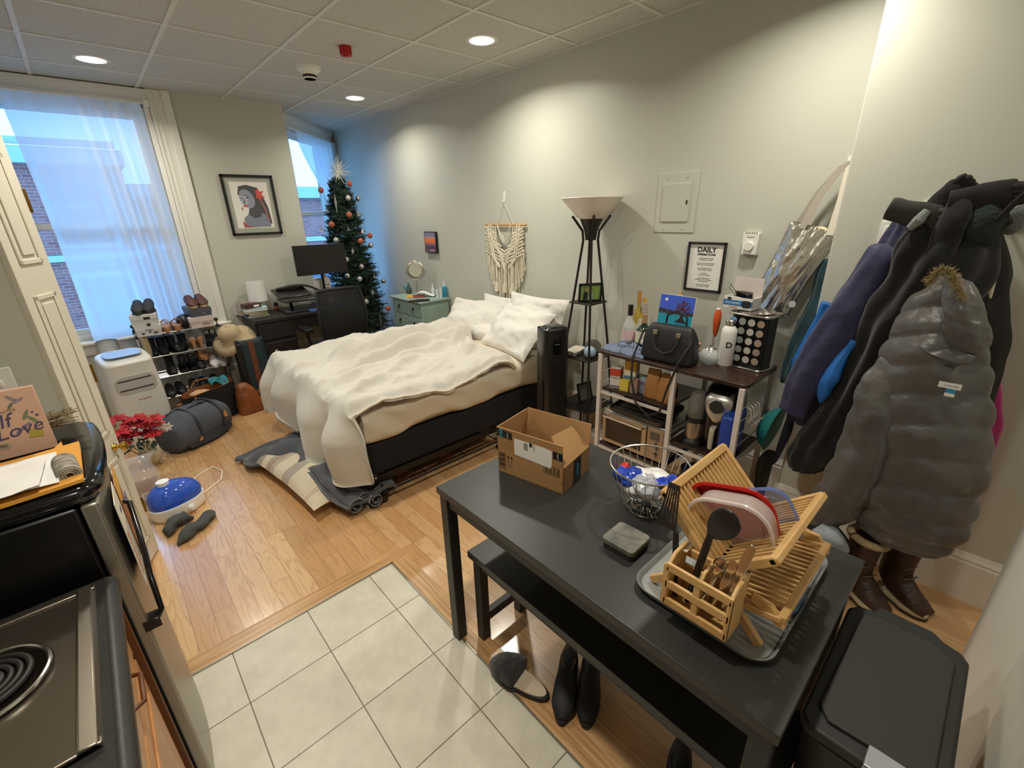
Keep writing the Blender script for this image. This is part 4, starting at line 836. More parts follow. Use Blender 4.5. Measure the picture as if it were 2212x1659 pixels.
def desk_frame(p, w, h, lbl, rot, tilt, art, m=None):
    t = thing('framed_photo', p, lbl, 'framed photo', rot3=(0, 0, rot)); T = rx(-tilt); fw = .012; b = B(); b.x = T @ rx(PI / 2)
    b.box((-w / 2, 0, -.006), (w / 2, fw, .006)); b.box((-w / 2, h - fw, -.006), (w / 2, h, .006)); b.box((-w / 2, 0, -.006), (-w / 2 + fw, h, .006)); b.box((w / 2 - fw, 0, -.006), (w / 2, h, .006)); b.box((-w / 2, 0, -.008), (w / 2, h, -.004)); b.build('frame', m or m_black, t)
    for n, poly, cc in art: flat(t, n, poly, col(cc), 0, .0005 + .0003 * (1 + [a[0] for a in art].index(n)), T @ rx(PI / 2) @ tr(0, 0, -.003))
    return t
desk_frame(lb + V((-.01, -.02, 1.085)), .17, .13, 'photo of two women outdoors on the lamp\'s upper shelf', -.55, -.1,
           [('lawn', rect(.146, .106, 0, .065), '7d9a4e'), ('dark_dress', [(-.05, .015), (-.02, .015), (-.015, .06), (-.035, .075), (-.05, .05)], '2a2a33'), ('blue_dress', [(-.012, .015), (.022, .015), (.018, .065), (-.008, .065)], '9fb6c4'), ('face_one', el(-.033, .085, .008, .01, 12), 'c79c86'), ('face_two', el(.005, .078, .008, .01, 12), 'c79c86'), ('third_figure', [(.035, .015), (.055, .02), (.05, .09), (.04, .08)], '93a05c')])
desk_frame(lb + V((.02, 0, .30)), .13, .15, 'small black photo frame leaning on the lamp\'s lowest shelf', -.2, .25, [('photo', rect(.106, .126, 0, .075), '4b4a44')])
S2 = .685
b = B(); b.ball((0, 0, .045), .045, 18, sc=(1, 1, 1)); solo(b, 'blue_egg_shaker', mat('pale_blue_egg', '9cb7cc', r=.4), lb + V((-.05, -.07, S2)), 'pale blue egg shaped ball on the lamp shelf', 'ball', smooth=True)
b = B(); b.lathe([(.03, 0), (.06, .03), (.062, .07), (.04, .1), (.03, .1)], 22, cap=False); b.lathe([(.03, 0), (.001, 0)], 22, cap=False); solo(b, 'glass_bowl', mat('smoked_glass', '5b544f', r=.1, alpha=.65), lb + V((.05, -.02, S2)), 'smoky glass globe jar behind the pale blue ball', 'jar', smooth=True)
b = B()
for i in range(4):
    for j in range(2): b.lathe([(.018, 0), (.027, .03), (.024, .03), (.015, .004)], 10, tr(-.06 + i * .042, -.022 + j * .044, 0))
b.box((-.085, -.05, .027), (.09, .05, .031)); solo(b, 'egg_carton', mat('pulp', 'cfc7ba', r=.95, bump=.3, bs=120), lb + V((-.02, .085, S2)), 'open grey egg carton on the lamp shelf', 'egg carton', rot=.2)
# under and beside the bed
t = thing('rolling_underbed_rack', (1.08, 2.315, 0), 'black wire rolling rack under the bed, red shoes inside', 'rack')
b = B()
for y in (0, .4): b.tube([(-.1, y, .07), (.86, y, .07)], .008, 6)
for x in (-.1, .22, .55, .86): b.tube([(x, 0, .07), (x, .4, .07)], .004, 5)
b.tube([(.80, 0, .07), (.86, -.0, .07), (.885, 0, .10), (.87, 0, .125), (.84, 0, .13)], .008, 6); b.tube([(-.05, 0, .07), (-.1, 0, .09), (-.1, 0, .13)], .008, 6); b.build('wire_frame', m_blackm, t, smooth=True)
for x in (-.1, .86):
    for y in (0, .4): b = B(); b.cyl((x, y - .01, .024), (x, y + .01, .024), .024, n=14); b.bar((x, y, .03), (x, y, .07), .01, .01); b.build('caster', m_black, t, smooth=True)
for k, (x, c_) in enumerate(((1.32, '5e1518'), (1.66, '6a1a1c'))):
    b = B(); b.loft([((-.12, 0, .03), (0, .03, 0), (0, 0, .02)), ((0, 0, .04), (0, .045, 0), (0, 0, .03)), ((.12, 0, .03), (0, .03, 0), (0, 0, .02))], 14, 5, amp=.01, ns=14, sd=k); solo(b, 'red_slipper', col(c_, r=.9), (x - .1, 2.43, .078), ['dark red slipper on the underbed rack, nearer bed foot', 'dark red slipper on the underbed rack, nearer bed head'][k], 'slipper', smooth=True, rot=.3)
b = B(); b.loft([((-.08, 0, .05), (0, .05, 0), (0, 0, .05)), ((0, 0, .075), (0, .1, 0), (0, 0, .072)), ((.1, 0, .05), (0, .06, 0), (0, 0, .05))], 24, 8, amp=.02, ns=22); solo(b, 'plastic_bag', mat('white_film', 'd9d2c2', r=.5), PZ(1060, 945, .0), 'crumpled white plastic bag under the bed head end', 'bag', smooth=True)
b = B(); b.loft([((-.12, 0, .03), (0, .05, 0), (0, 0, .025)), ((0, 0, .05), (0, .07, 0), (0, 0, .05)), ((.12, .03, .035), (0, .05, 0), (0, 0, .03))], 20, 6, amp=.012, ns=20); solo(b, 'dark_bundle', col('0e0e11', r=.8), PZ(815, 1075, 0) + V((0, .03, 0)), 'black bundled sneakers under the bed foot corner', 'bundle', smooth=True, rot=.3)
b = B(); b.tube([PZ(780, 1078, .012), PZ(788, 1092, .01), PZ(795, 1095, .01), PZ(790, 1082, .012), PZ(800, 1075, .012)], .006, 6); solo(b, 'white_lace', m_paper, (0, 0, 0), 'short white strap end on the floor at the bed corner', 'strap', smooth=True)
# striped floor pillow
M, N_, L_, b_ = nt('striped_linen')
tc = N_.new('ShaderNodeTexCoord'); sx = N_.new('ShaderNodeSeparateXYZ'); L_.new(tc.outputs['Object'], sx.inputs[0])
rp = N_.new('ShaderNodeValToRGB'); rp.color_ramp.interpolation = 'CONSTANT'; mr = N_.new('ShaderNodeMapRange'); mr.inputs[1].default_value = -.5; mr.inputs[2].default_value = .5; L_.new(sx.outputs[0], mr.inputs[0]); L_.new(mr.outputs[0], rp.inputs[0])
E_ = rp.color_ramp.elements; E_[0].color = lin('cdbfa5'); E_[1].position = .12; E_[1].color = lin('9d9485')
for pos, cc in ((.2, 'cfc3ab'), (.27, 'a39a8c'), (.305, '8e3f45'), (.312, 'cdbfa5'), (.32, '8e3f45'), (.327, 'b0a695'), (.38, 'd2c6ae'), (.5, 'a89e90'), (.6, 'cfc3ab'), (.78, 'cdbfa5'), (.84, '8e3f45'), (.847, 'cdbfa5'), (.86, '8e3f45'), (.867, 'cdbfa5')): e_ = E_.new(pos); e_.color = lin(cc)
L_.new(rp.outputs[0], b_.inputs['Base Color']); b_.inputs['Roughness'].default_value = .95
o = pillow_mesh(.98, .52, .17, 3, .012).build('striped_cushion', M, smooth=True, ang=3)
o.matrix_world = tr(.79, 2.93, .084) @ rz(-PI / 2 + .12); tag(o, 'striped linen cushion on the floor at the bed foot', 'cushion')
# grey quilted blanket
m_bl = mat('slate_blanket', '4c4d55', r=.85, sheen=.3, bump=.3, bs=20, c2='44454c', ns=10)
def blk(u, v):
    P_ = [V((.43, 3.53, .0)), V((.62, 3.45, .0)), V((.80, 3.22, .0)), V((.90, 2.95, 0)), V((.93, 2.7, 0)), V((.93, 2.48, 0)), V((.93, 2.30, 0))]
    k = u * 6; i = min(int(k), 5); c_ = P_[i].lerp(P_[i + 1], k - i); w_ = (.02 + .22 * sm(u * 4)) * (1 - .25 * sm((u - .8) / .2)); n_ = V((-.75, -.45, 0)).lerp(V((-1, 0, 0)), sm(u * 2)).normalized()
    p = c_ + n_ * (v - .42) * 2 * w_ * .9
    h = .03 + .17 * sm(u * 2.2) * (1 - .2 * v) + .012 * math.sin(u * 40) * (1 if u > .2 else 0) + .03 * noise.noise(p * 5) + .03 * math.sin(v * 9 + u * 6) * sm(u * 3)
    if v > .9 or v < .05: h *= .75
    h *= 1 - .6 * sm((u - .72) / .25)
    return (p.x, p.y, max(.02, h))
b = B(); b.grid(blk, 90, 40, thick=.018)
bl = solo(b, 'quilted_blanket', m_bl, (0, 0, 0), 'slate grey quilted blanket crumpled over the striped cushion', 'blanket', smooth=True, ang=3)
for k, (x, y, r_) in enumerate(((.80, 2.33, .05), (.86, 2.36, .045), (.92, 2.31, .045))):
    b = B(); b.grid(lambda u, v: (x + (r_ * (1 - .75 * u)) * math.cos(u * 11 + k), y + .10 * v - .03, .062 + .0 + (r_ * (1 - .75 * u)) * math.sin(u * 11 + k)), 40, 6, thick=.006); b.build('rolled_fold', m_bl, bl, smooth=True, ang=3)
# ================================================================ KITCHEN CART AND WHAT IS ON IT
CX0, CX1, CA, CM, CB, CT = 2.135, 2.53, 1.552, 1.075, .725, .90
m_wal = mat('dark_walnut', '2b1d17', r=.3, c2='3a281f', ns=4, st=(1, 6, 1)); m_post = mat('white_post', 'd9d2cc', r=.4)
t = thing('kitchen_cart', (CX0, CB, 0), 'white framed kitchen cart with dark walnut shelves against the wall', 'shelf cart'); o_ = tr(-CX0, -CB, 0)
b = B(); b.x = o_; b.prism(rrect(CX1 - CX0 + .02, CA - CB + .04, .03, 4, (CX0 + CX1) / 2, (CA + CB) / 2), CT - .02, CT); b.build('cart_top', m_wal, t, bev=.003)
for (y0, y1, z) in ((CM + .015, CA - .01, .665), (CM + .015, CA - .01, .285), (CB + .01, CM - .01, .47), (CB + .01, CM - .01, .17)):
    b = B(); b.x = o_; b.box((CX0 + .015, y0, z - .018), (CX1 - .01, y1, z)); b.build('shelf', m_wal, t, bev=.002)
for x in (CX0, CX1):
    for y in (CA, CM, CB): b = B(); b.x = o_; b.box((x - .013, y - .013, 0), (x + .013, y + .013, CT - .02)); b.build('post', m_post, t, bev=.003)
b = B(); b.x = o_
for y in (CA, CM, CB):
    for z in (.1, .45 if y != CA else .27): b.box((CX0, y - .008, z - .012), (CX1, y + .008, z + .012))
for (y0, y1, z) in ((CM, CA, .26), (CM, CA, .64), (CB, CM, .44), (CB, CM, .15)): b.box((CX0 - .006, y0, z - .012), (CX0 + .006, y1, z + .004)); b.box((CX1 - .006, y0, z - .012), (CX1 + .006, y1, z + .004))
b.build('rails', m_post, t)
for y in (CB - .0, CA):
    b = B(); b.x = o_
    for z in (.55, .62, .69, .76): b.tube([(CX0, y, z), (CX1, y, z)], .0025, 5)
    b.build('side_wires', m_post, t, smooth=True)
for k in range(4): b = B(); b.x = o_; x = CX0 + .06 + .035 * k; y = CB - .012; b.tube([(x, y, .77), (x, y - .02, .76), (x, y - .028, .72), (x, y - .02, .69), (x, y - .045, .68), (x, y - .05, .705)], .0022, 5); b.build('wire_hook', m_post, t, smooth=True)
def S_(z): return lambda u, v: PZ(u, v, z)
T9 = lambda u, v: PZ(u, v, CT + .0005)
# cloth
def clf(u, v):
    x = 2.155 + .17 * v; y = 1.56 - .28 * u + .01 * math.sin(v * 7)
    return (x + .006 * math.sin(u * 17), y, CT + .012 + .018 * abs(fbm((u * 4, v * 3, 5), 3)) + .006 * math.sin(u * 20 + v * 5) - (.02 if v < .04 else 0) * (1 if v < .04 else 0))
b = B(); b.grid(clf, 50, 30, thick=.006); solo(b, 'blue_cloth', mat('dusty_blue_cloth', '76829c', r=.95, bump=.6, bs=140), (0, 0, 0), 'dusty blue cloth on the left end of the cart top', 'cloth', smooth=True, ang=3)
b = B()
for s_ in (-1, 1): b.tube([(.022 * math.cos(a) + s_ * .026, .018 * math.sin(a), 0) for a in [2 * PI * i / 16 for i in range(16)]], .0018, 5, closed=True)
b.tube([(-.004, 0, .002), (.004, 0, .002)], .0018, 5); b.tube([(-.048, 0, 0), (-.05, .06, .004), (-.03, .1, .0)], .0016, 5); b.tube([(.048, 0, 0), (.03, .07, .01), (.0, .09, .004)], .0016, 5)
solo(b, 'eyeglasses', m_blackm, PZ(1352, 748, CT + .042), 'thin framed eyeglasses lying on the blue cloth', 'eyeglasses', rot=-1.2)
def glassb(name, u, v, h, r, m, lbl, capc, lab=None, labc='eeeeee', neck=.3, ch=.25, z=CT, dx=0, dy=0, **k):
    p = PZ(u, v, z) + V((dx, dy, 0)); p.x = min(p.x, 2.50)
    return bottle(name, 0, 0, z, h, r, '', lbl, cap=capc, ch=ch, cr=neck * 1.15, neck=neck, nf=.45, label=lab, lc=labc, mm=m, loc=p, group='bottles on the cart top', **k)
m_clr = mat('clear_glass', 'e8efee', r=.05, alpha=.35, spec=.8); m_grn = mat('green_glass', '0f2a1c', r=.08, spec=.8); m_yel = mat('white_wine', 'b9a040', r=.08, alpha=.8)
glassb('liquor_bottle', 1357, 742, .245, .042, m_clr, 'clear liquor bottle with pink label and black cap', '16120f', lab=(.18, .5), labc='d8b6b6', neck=.33)
glassb('wine_bottle', 1384, 728, .31, .036, m_yel, 'pale wine bottle with gold foil, tallest of the bottles', 'b98a3c', lab=(.2, .45), labc='d8d0a0')
glassb('wine_bottle', 1404, 724, .27, .034, m_yel, 'gold bottle with amber cap behind the wine bottle', 'c8a040', lab=(.1, .4), labc='c9b26a', dy=-.02)
t = glassb('whiskey_bottle', 1388, 748, .20, .048, m_grn, 'dark green bottle with cream label, next to handbag', 'a9835c', lab=(.2, .68), labc='d8d2b8')
glassb('liquor_bottle', 1420, 722, .24, .045, m_clr, 'clear round bottle half behind the blue painting', 'b9a9a4', neck=.35, dx=.0, dy=.0)
glassb('pill_bottle', 1394, 763, .075, .024, mat('pill_white', 'e6e5e2', r=.4), 'small white lidded jar beside the black handbag', 'efeeec', ch=.3, neck=.9)
b = B(); b.loft([((0, -.07, .04), (.02, 0, 0), (0, 0, .035)), ((0, 0, .05), (.04, 0, 0), (0, 0, .045)), ((0, .07, .04), (.02, 0, 0), (0, 0, .035))], 16, 5, amp=.008, ns=30); solo(b, 'snack_bag', mat('snack_foil', '7d3a22', r=.35, c2='3c4a2a', ns=18), (2.47, 1.37, CT + .0), 'colourful foil snack bag behind the green bottle', 'snack bag', smooth=True)
# painting on small easel
qs = [PX(1425, 637, 2.40), PX(1503, 645, 2.40), PX(1420, 705, 2.40), PX(1493, 715, 2.40)]; c = sum(qs, V()) / 4
t = thing('night_lake_painting', (0, 0, 0), 'small blue painting of a tree and moon over water', 'painting'); t.matrix_world = frame3(c, (.05, -1, -.02), (.12, 0, 1))
w_, h_ = .205, .195; b = B(); b.box((-w_ / 2, -h_ / 2, -.015), (w_ / 2, h_ / 2, 0)); b.build('canvas', m_paper, t)
P2 = [('night_sky', rect(w_, .10, 0, .0475), '3f5fd0'), ('water', rect(w_, .098, 0, -.0485), '1f93ad'), ('far_shore', [(-w_ / 2, -.01), (w_ / 2, -.008), (w_ / 2, .012), (.03, .008), (-w_ / 2, .018)], '2a2431'), ('moon', el(-.065, .07, .009, .009), 'e6e8f5'),
      ('trunk', [(.0, -.05), (.075, -.05), (.05, -.03), (.045, .0), (.035, .0), (.028, -.03)], '241c22'), ('near_shore', [(-w_ / 2, -.09), (0, -.085), (-.01, -.075), (-w_ / 2, -.07)], '2a2431')]
for k, (n, poly, cc) in enumerate(P2): flat(t, n, poly, col(cc, r=.5), .0004 * k, .0004 * k + .0005)
random.seed(2); b = B()
for k in range(60):
    a = random.uniform(-.2, PI + .2); r_ = random.uniform(0, .045); b.prism(el(.04 + r_ * math.cos(a), .01 + r_ * 1.1 * math.sin(a) + .01, .006, .004, 6, a), .003, .0036)
b.build('blossom', col('6a3a4a'), t)
b = B()
for k in range(40): b.prism(el(random.uniform(-.1, .1), random.uniform(-.01, .012), .0012, .0012, 5), .0035, .004)
b.build('shore_lights', col('d8d4e0'), t)
e_ = thing('mini_easel', (c.x + .03, c.y, CT), 'small wooden tabletop easel holding the blue painting', 'easel')
hz = c.z - CT; b = B(); b.bar((.05, 0, 0), (-.0, 0, hz + .12), .01, .012); b.bar((-.03, .07, 0), (0, .01, hz + .1), .01, .01); b.bar((-.03, -.07, 0), (0, -.01, hz + .1), .01, .01); b.bar((-.045, -.08, hz - .1), (-.045, .08, hz - .1), .012, .02); b.build('easel_frame', mat('beech', 'c9a070', r=.5), e_)
# handbag
hb = V((2.225, 1.165, CT)); t = thing('handbag', hb, 'black leather handbag with two handles and long strap', 'handbag', rot=.05)
m_lea = mat('black_leather', '171718', r=.5, bump=.3, bs=220)
b = B(); b.loft([((0, 0, .003), (.055, 0, 0), (0, .145, 0), 6), ((0, 0, .02), (.06, 0, 0), (0, .15, 0), 6), ((0, 0, .12), (.05, 0, 0), (0, .145, 0), 5), ((0, 0, .18), (.035, 0, 0), (0, .125, 0), 4.5), ((0, 0, .2), (.02, 0, 0), (0, .11, 0), 4)], 48, 6); b.build('body', m_lea, t, smooth=True)
for x in (-.048, .048): b = B(); b.tube([(x, .065, .165), (x * 1.35, .068, .12), (x * 1.5, .05, .08), (x * 1.5, .0, .055), (x * 1.5, -.05, .08), (x * 1.35, -.068, .12), (x, -.065, .165)] if x < 0 else [(x, .06, .17), (x * 1.1, .055, .24), (x * 1.1, 0, .27), (x * 1.1, -.055, .24), (x, -.06, .17)], .006, 8); b.build('handle', m_lea, t, smooth=True)
b = B(); [b.box((-.058, y - .012, .15), (-.048, y + .012, .175)) for y in (-.065, .065)]; b.build('buckles', m_nick, t, bev=.002)
b = B(); b.tube([(0, .12, .17), (-.03, .15, .15), (-.09, .17, .0), (-.105, .16, -.12), (-.11, .12, -.25), (-.11, .04, -.31), (-.11, -.03, -.27), (-.115, -.06, -.13), (-.11, -.10, .02), (-.05, -.13, .12), (0, -.12, .17)], .006, 8); b.build('shoulder_strap', m_lea, t, smooth=True)
# milk frother on stand
p = V((2.44, 1.02, CT)); t = thing('milk_frother', p, 'orange handheld milk frother upright on a wire stand', 'milk frother')
b = B(); b.tube([(0, 0, .0), (0, 0, .13)], .003, 6); b.tube([(.03 * math.cos(a), .03 * math.sin(a), .003) for a in [2 * PI * i / 16 for i in range(16)]], .003, 5, closed=True); b.tube([(.0, .008, .0), (0, .008, .12)], .0015, 5); b.build('stand', m_chrome, t, smooth=True)
b = B(); b.lathe([(.006, .12), (.014, .15), (.02, .2), (.019, .245), (.012, .27), (.001, .272)], 18); b.build('handle', mat('orange_plastic', 'd8562a', r=.35), t, smooth=True); b = B(); b.box((-.01, -.01, .27), (.01, .01, .278)); b.build('cap', m_white, t, bev=.003)
# glass teapot
t = thing('glass_teapot', V((2.33, .985, CT)), 'round clear glass teapot between handbag and white bottle', 'teapot')
b = B(); b.lathe([(.03, .002), (.05, .02), (.056, .045), (.045, .07), (.028, .082), (.026, .078), (.042, .067), (.052, .045), (.046, .022), (.03, .006)], 28, cap=False); b.lathe([(.03, .002), (.001, .002)], 20, cap=False); b.build('pot', m_clr, t, smooth=True)
b = B(); b.lathe([(.03, .08), (.022, .09), (.006, .095), (.007, .105), (.001, .108)], 20); b.build('lid', m_chrome, t, smooth=True); b = B(); b.tube([(-.01, -.05, .07), (-.02, -.085, .06), (-.015, -.075, .03), (-.005, -.05, .025)], .004, 8); b.build('handle', m_clr, t, smooth=True); b = B(); b.tube([(0, .05, .03), (0, .075, .05), (0, .085, .07)], [.01, .007, .005], 10); b.build('spout', m_clr, t, smooth=True)
b = B(); b.lathe([(.018, 0), (.02, .03), (.012, .05), (.02, .07), (.001, .08)], 14); b.ball((.0, .02, .085), .013, 10); solo(b, 'ceramic_figurine', mat('figurine', 'd8c09a', r=.4, c2='b9594a', ns=30), V((2.42, 1.10, CT)), 'small cream and red figurine right of the handbag', 'figurine', smooth=True)
# water bottle
p = V((2.335, .905, CT)); t = thing('water_bottle', p, 'tall white insulated water bottle with letter D', 'water bottle')
b = B(); b.lathe([(.036, .012), (.038, .016), (.038, .185), (.034, .205), (.022, .222)], 36); b.build('body', mat('powder_white', 'e9e6e2', r=.45), t, smooth=True); b = B(); b.lathe([(.037, 0), (.0375, .012), (.001, .013)], 30); b.lathe([(.021, .22), (.021, .225), (.024, .226), (.024, .248), (.02, .252), (.001, .252)], 30); b.build('steel_lid_and_base', m_chrome, t, smooth=True)
Td = frame3((0, 0, 0), (.53, -.85, 0), (0, 0, 1)); Td = tr(-.033, -.0205, .125) @ Td
text('D', .042, mat('dark_green_print', '1d3a2c'), t, Td, bold=.03)
# capsule tower
KT = V((2.43, .825, CT)); t = thing('capsule_tower', KT, 'black coffee capsule tower with chrome rims', 'capsule rack', rot=-.12)
b = B(); b.prism(rrect(.16, .22, .03), 0, .012); b.prism(rrect(.16, .22, .03), .275, .287); b.build('rim_plates', m_chrome, t, bev=.004)
b = B(); b.prism(rrect(.11, .19, .02), .012, .275); b.build('core', m_black, t)
KX, KY = -.067, .0
pc = ['5c7fae', 'a7a9a6', 'b4ada2', 'a08872', '6f8d9a', '8e9a8e', 'b8b6ae', 'a18f7d', '6d7a72', 'aaa79c', 'a3978a', '9c8f80']
k = 0; pod0 = None
for i in range(4):
    for j in range(5):
        yy = .07 - i * .0467; zz = .24 - j * .048
        T = t.matrix_basis if False else (tr(KT) @ rz(-.12)) @ tr(-.057, yy, zz + .006) @ ry(-PI / 2)
        cc = [['7fb2e6', '8db9e4', '7d8a82', '707a74', '8a9288'], ['a3a6a4', '9aa29c', '8f9892', '979d98', '9ba09c'], ['c6c3ba', 'bfbdb5', 'c9c5ba', 'c2beb4', 'c7c2b6'], ['a58c74', 'ab9684', 'a89382', 'a38f80', 'a99888']][i][j]
        o = thing('coffee_capsule', (0, 0, 0), None, 'coffee capsule', 'coffee capsules in the tower'); o.matrix_world = T
        o['label'] = '%s foil lid capsule, %s row from top, %s column from left' % ({0: 'blue' if j < 2 else 'grey green', 1: 'silver', 2: 'pale silver', 3: 'tan'}[i], ['first', 'second', 'third', 'fourth', 'fifth'][j], ['first', 'second', 'third', 'fourth'][i])
        b = B(); b.lathe([(.012, -.0), (.0165, .018), (.019, .019), (.019, .0205), (.001, .0205)], 20); b.build('cup', col('2a2a2a', r=.5), o, smooth=True); b = B(); b.lathe([(.0182, .0206), (.001, .0208)], 20); b.prism(rect(.02, .003, 0, .004), .0207, .0212, rz(.6)); b.prism(rect(.014, .002, 0, -.003), .0207, .0212, rz(.6)); b.build('foil_lid', col(cc, r=.35), o)
b = B(); b.lathe([(.085, 0), (.09, .004), (.06, .008), (.001, .008)], 30); solo(b, 'round_coaster_plate', m_chrome, KT + V((0, 0, .2875)), 'silver plate lying on top of the capsule tower', 'plate', smooth=True)
# mask box
t = thing('face_mask_box', KT + V((-.005, .075, .2975)), 'open blue and white box of black face masks', 'box', rot=-.1)
b = B(); b.box((-.045, -.075, 0), (-.042, .075, .06)); b.box((.042, -.075, 0), (.045, .075, .06)); b.box((-.045, -.075, 0), (.045, .075, .003)); b.box((-.045, .072, 0), (.045, .075, .06)); b.box((-.045, -.075, 0), (.045, -.072, .06)); b.build('carton', m_paper, t)
b = B(); b.box((.042, -.075, .06), (.045, .075, .15), tr(0, 0, 0)); b.build('open_lid', mat('lid_pinkish', 'ddd0cb', r=.8), t)
b = B(); b.box((-.0458, -.075, .018), (-.045, .075, .045)); b.build('blue_band', col('2f74b8'), t)
text('FACE MASKS', .014, m_white, t, frame3((-.0462, .025, .030), (0, -1, 0), (0, 0, 1)), bold=.01)
b = B(); b.prism(rrect(.045, .035, .012), 0, .0006, frame3((-.0466, -.045, .03), (0, -1, 0), (0, 0, 1))); b.build('mask_print', m_ink, t); b = B(); b.prism(rect(.02, .012), 0, .0006, frame3((-.0462, .045, .052), (0, -1, 0), (0, 0, 1))); b.build('crest', col('24262c'), t)
text('50  BLACK', .009, col('b5432f'), t, frame3((-.0462, .02, .009), (0, -1, 0), (0, 0, 1)))
b = B()
for k in range(4): b.loft([((-.03, -.05 + .005 * k, .052 + .007 * k), (0, .0, .002), (.004, 0, 0)), ((0, 0, .06 + .008 * k), (0, .05, 0), (0, 0, .003)), ((.03, .05, .052 + .006 * k), (0, .0, .002), (.003, 0, 0))], 12, 4)
b.tube([(-.02, .03, .06), (-.03, .06, .1), (-.01, .07, .12), (0, .04, .08)], .0015, 5); b.build('masks', m_black, t, smooth=True)
# shelf goods
def carton(name, loc, w, d, h, rot, lbl, body, parts=(), cat='box', grp=None):
    t = thing(name, loc, lbl, cat, grp, rot=rot); b = B(); b.box((-w / 2, -d / 2, 0), (w / 2, d / 2, h)); b.build('carton', col(body, r=.55), t, bev=.0015)
    for n, z0, z1, cc in parts: b = B(); b.box((-w / 2 - .0006, -d / 2 - .0006, z0 * h), (w / 2 + .0006, d / 2 + .0006, z1 * h)); b.build(n, col(cc, r=.55), t)
    return t
Z1_ = .6655
t = carton('tea_box', (2.21, 1.485, Z1_), .07, .062, .125, .35, 'white tea box with orange red flowers on the left shelf', 'dcd6cf', [('floral_band', .62, .99, 'c4452f'), ('purple_stripe', .06, .12, '4b3a66')])
for a_, o_2 in ((-1, 0),): text('TAZO', .017, m_ink, t, frame3((-.0357, 0, .065), (0, -1, 0), (0, 0, 1)), bold=.005); text('TAZO', .015, m_ink, t, frame3((0, -.0317, .055), (1, 0, 0), (0, 0, 1)))
carton('tea_box', (2.26, 1.41, Z1_), .08, .07, .19, .3, 'tall yellow and orange box beside the flowered tea box', 'd7a53a', [('white_band', .45, .62, 'e6dfc8'), ('dark_top', .93, 1.0, '7a4a1e'), ('blue_side', .25, .45, '6b86a8')])
carton('tea_box', (2.185, 1.405, Z1_), .035, .055, .07, .2, 'small yellow packet in front of the tall box', 'd8c24a')
carton('tea_box', (2.20, 1.345, Z1_), .05, .045, .085, .15, 'clear and pinkish plastic tub on the left shelf', 'a07f74')
carton('tea_box', (2.24, 1.29, Z1_), .06, .06, .10, -.1, 'pale blue packet left of the paper bags', '8fa2ad', [('purple_print', .55, .75, '7a6a96')])
m_kraft = mat('kraft_bag', 'a8743f', r=.85, bump=.4, bs=25)
for k, (x, y, w, h, rt, lb2) in enumerate(((2.22, 1.235, .045, .17, .1, 'brown paper bag folded shut, left of the pair'), (2.215, 1.145, .05, .16, -.15, 'brown paper bag with black label, right of the pair'))):
    t = thing('paper_bag', (x, y, Z1_), lb2, 'paper bag', 'brown paper bags on the cart shelf', rot=rt)
    b = B(); b.loft([((0, 0, 0), (w * .8, 0, 0), (0, w, 0), 7), ((0, 0, h * .6), (w * .75, 0, 0), (0, w * .95, 0), 5), ((0, 0, h * .9), (w * .25, 0, 0), (0, w * .9, 0), 4), ((0, 0, h), (w * .12, 0, 0), (0, w * .8, 0), 4)], 28, 5, amp=.004, ns=30); b.build('bag_body', m_kraft, t, smooth=True)
    if k: b = B(); b.box((-w * .3, -w * 1.02, .03), (w * .45, -w * .99, .09)); b.build('label', m_ink, t)
# toaster oven with sheet pan
t = thing('toaster_oven', (2.14, 1.095, .2855), 'steel toaster oven on the lower left cart shelf', 'toaster oven')
b = B(); b.box((.012, 0, .012), (.34, .43, .235)); b.build('casing', m_steel, t, bev=.008)
b = B(); b.box((.0, .115, .02), (.012, .425, .225)); d_ = b.build('door', m_steel, t, bev=.003)
b = B(); b.box((-.0015, .145, .045), (.0, .4, .19)); b.build('window', mat('oven_glass', '14100c', r=.08, spec=.7), d_)
b = B(); b.tube([(-.0, .40, .205), (-.03, .40, .208), (-.03, .13, .208), (0, .13, .205)], .007, 8); b.build('handle', m_chrome, d_, smooth=True)
b = B(); b.box((.002, .005, .02), (.012, .108, .225)); b.build('control_panel', mat('steel_warm', 'a8a096', r=.3, m=.9), t, bev=.002); b = B(); b.box((.0, .03, .15), (.002, .09, .2)); b.build('display', col('59564e', r=.2), t)
for z in (.055, .095, .13): b = B(); b.cyl((-.014, .055, z), (.004, .055, z), .017 if z < .12 else .009, n=18); b.build('knob', m_nick, t, smooth=True)
b = B(); [b.box((x, y, 0), (x + .02, y + .02, .012)) for x in (.03, .3) for y in (.02, .38)]; b.build('feet', m_black, t)
b = B(); b.prism(rrect(.28, .36, .03), 0, .003); P_ = rrect(.28, .36, .03); b.tube([(x, y, .018) for x, y in P_], .003, 6, closed=True)
b.grid(lambda u, v: (lambda q: (q[0] * (1 + .02 * v), q[1] * (1 + .02 * v), .002 + .016 * v))(P_[int(u * len(P_)) % len(P_)]), len(P_), 1); o = solo(b, 'baking_sheet', mat('baking_dark', '4a453e', r=.45, m=.5), (2.275, 1.30, .545), 'dark baking sheet lying tilted on the toaster oven', 'baking sheet', rot3=(0, -.10, 0))
b = B(); b.box((-.1, -.15, 0), (.1, .15, .014)); solo(b, 'oven_rack_pan', m_black, (2.30, 1.30, .5215), 'black tray between the toaster oven and baking sheet', 'tray', bev=.004)
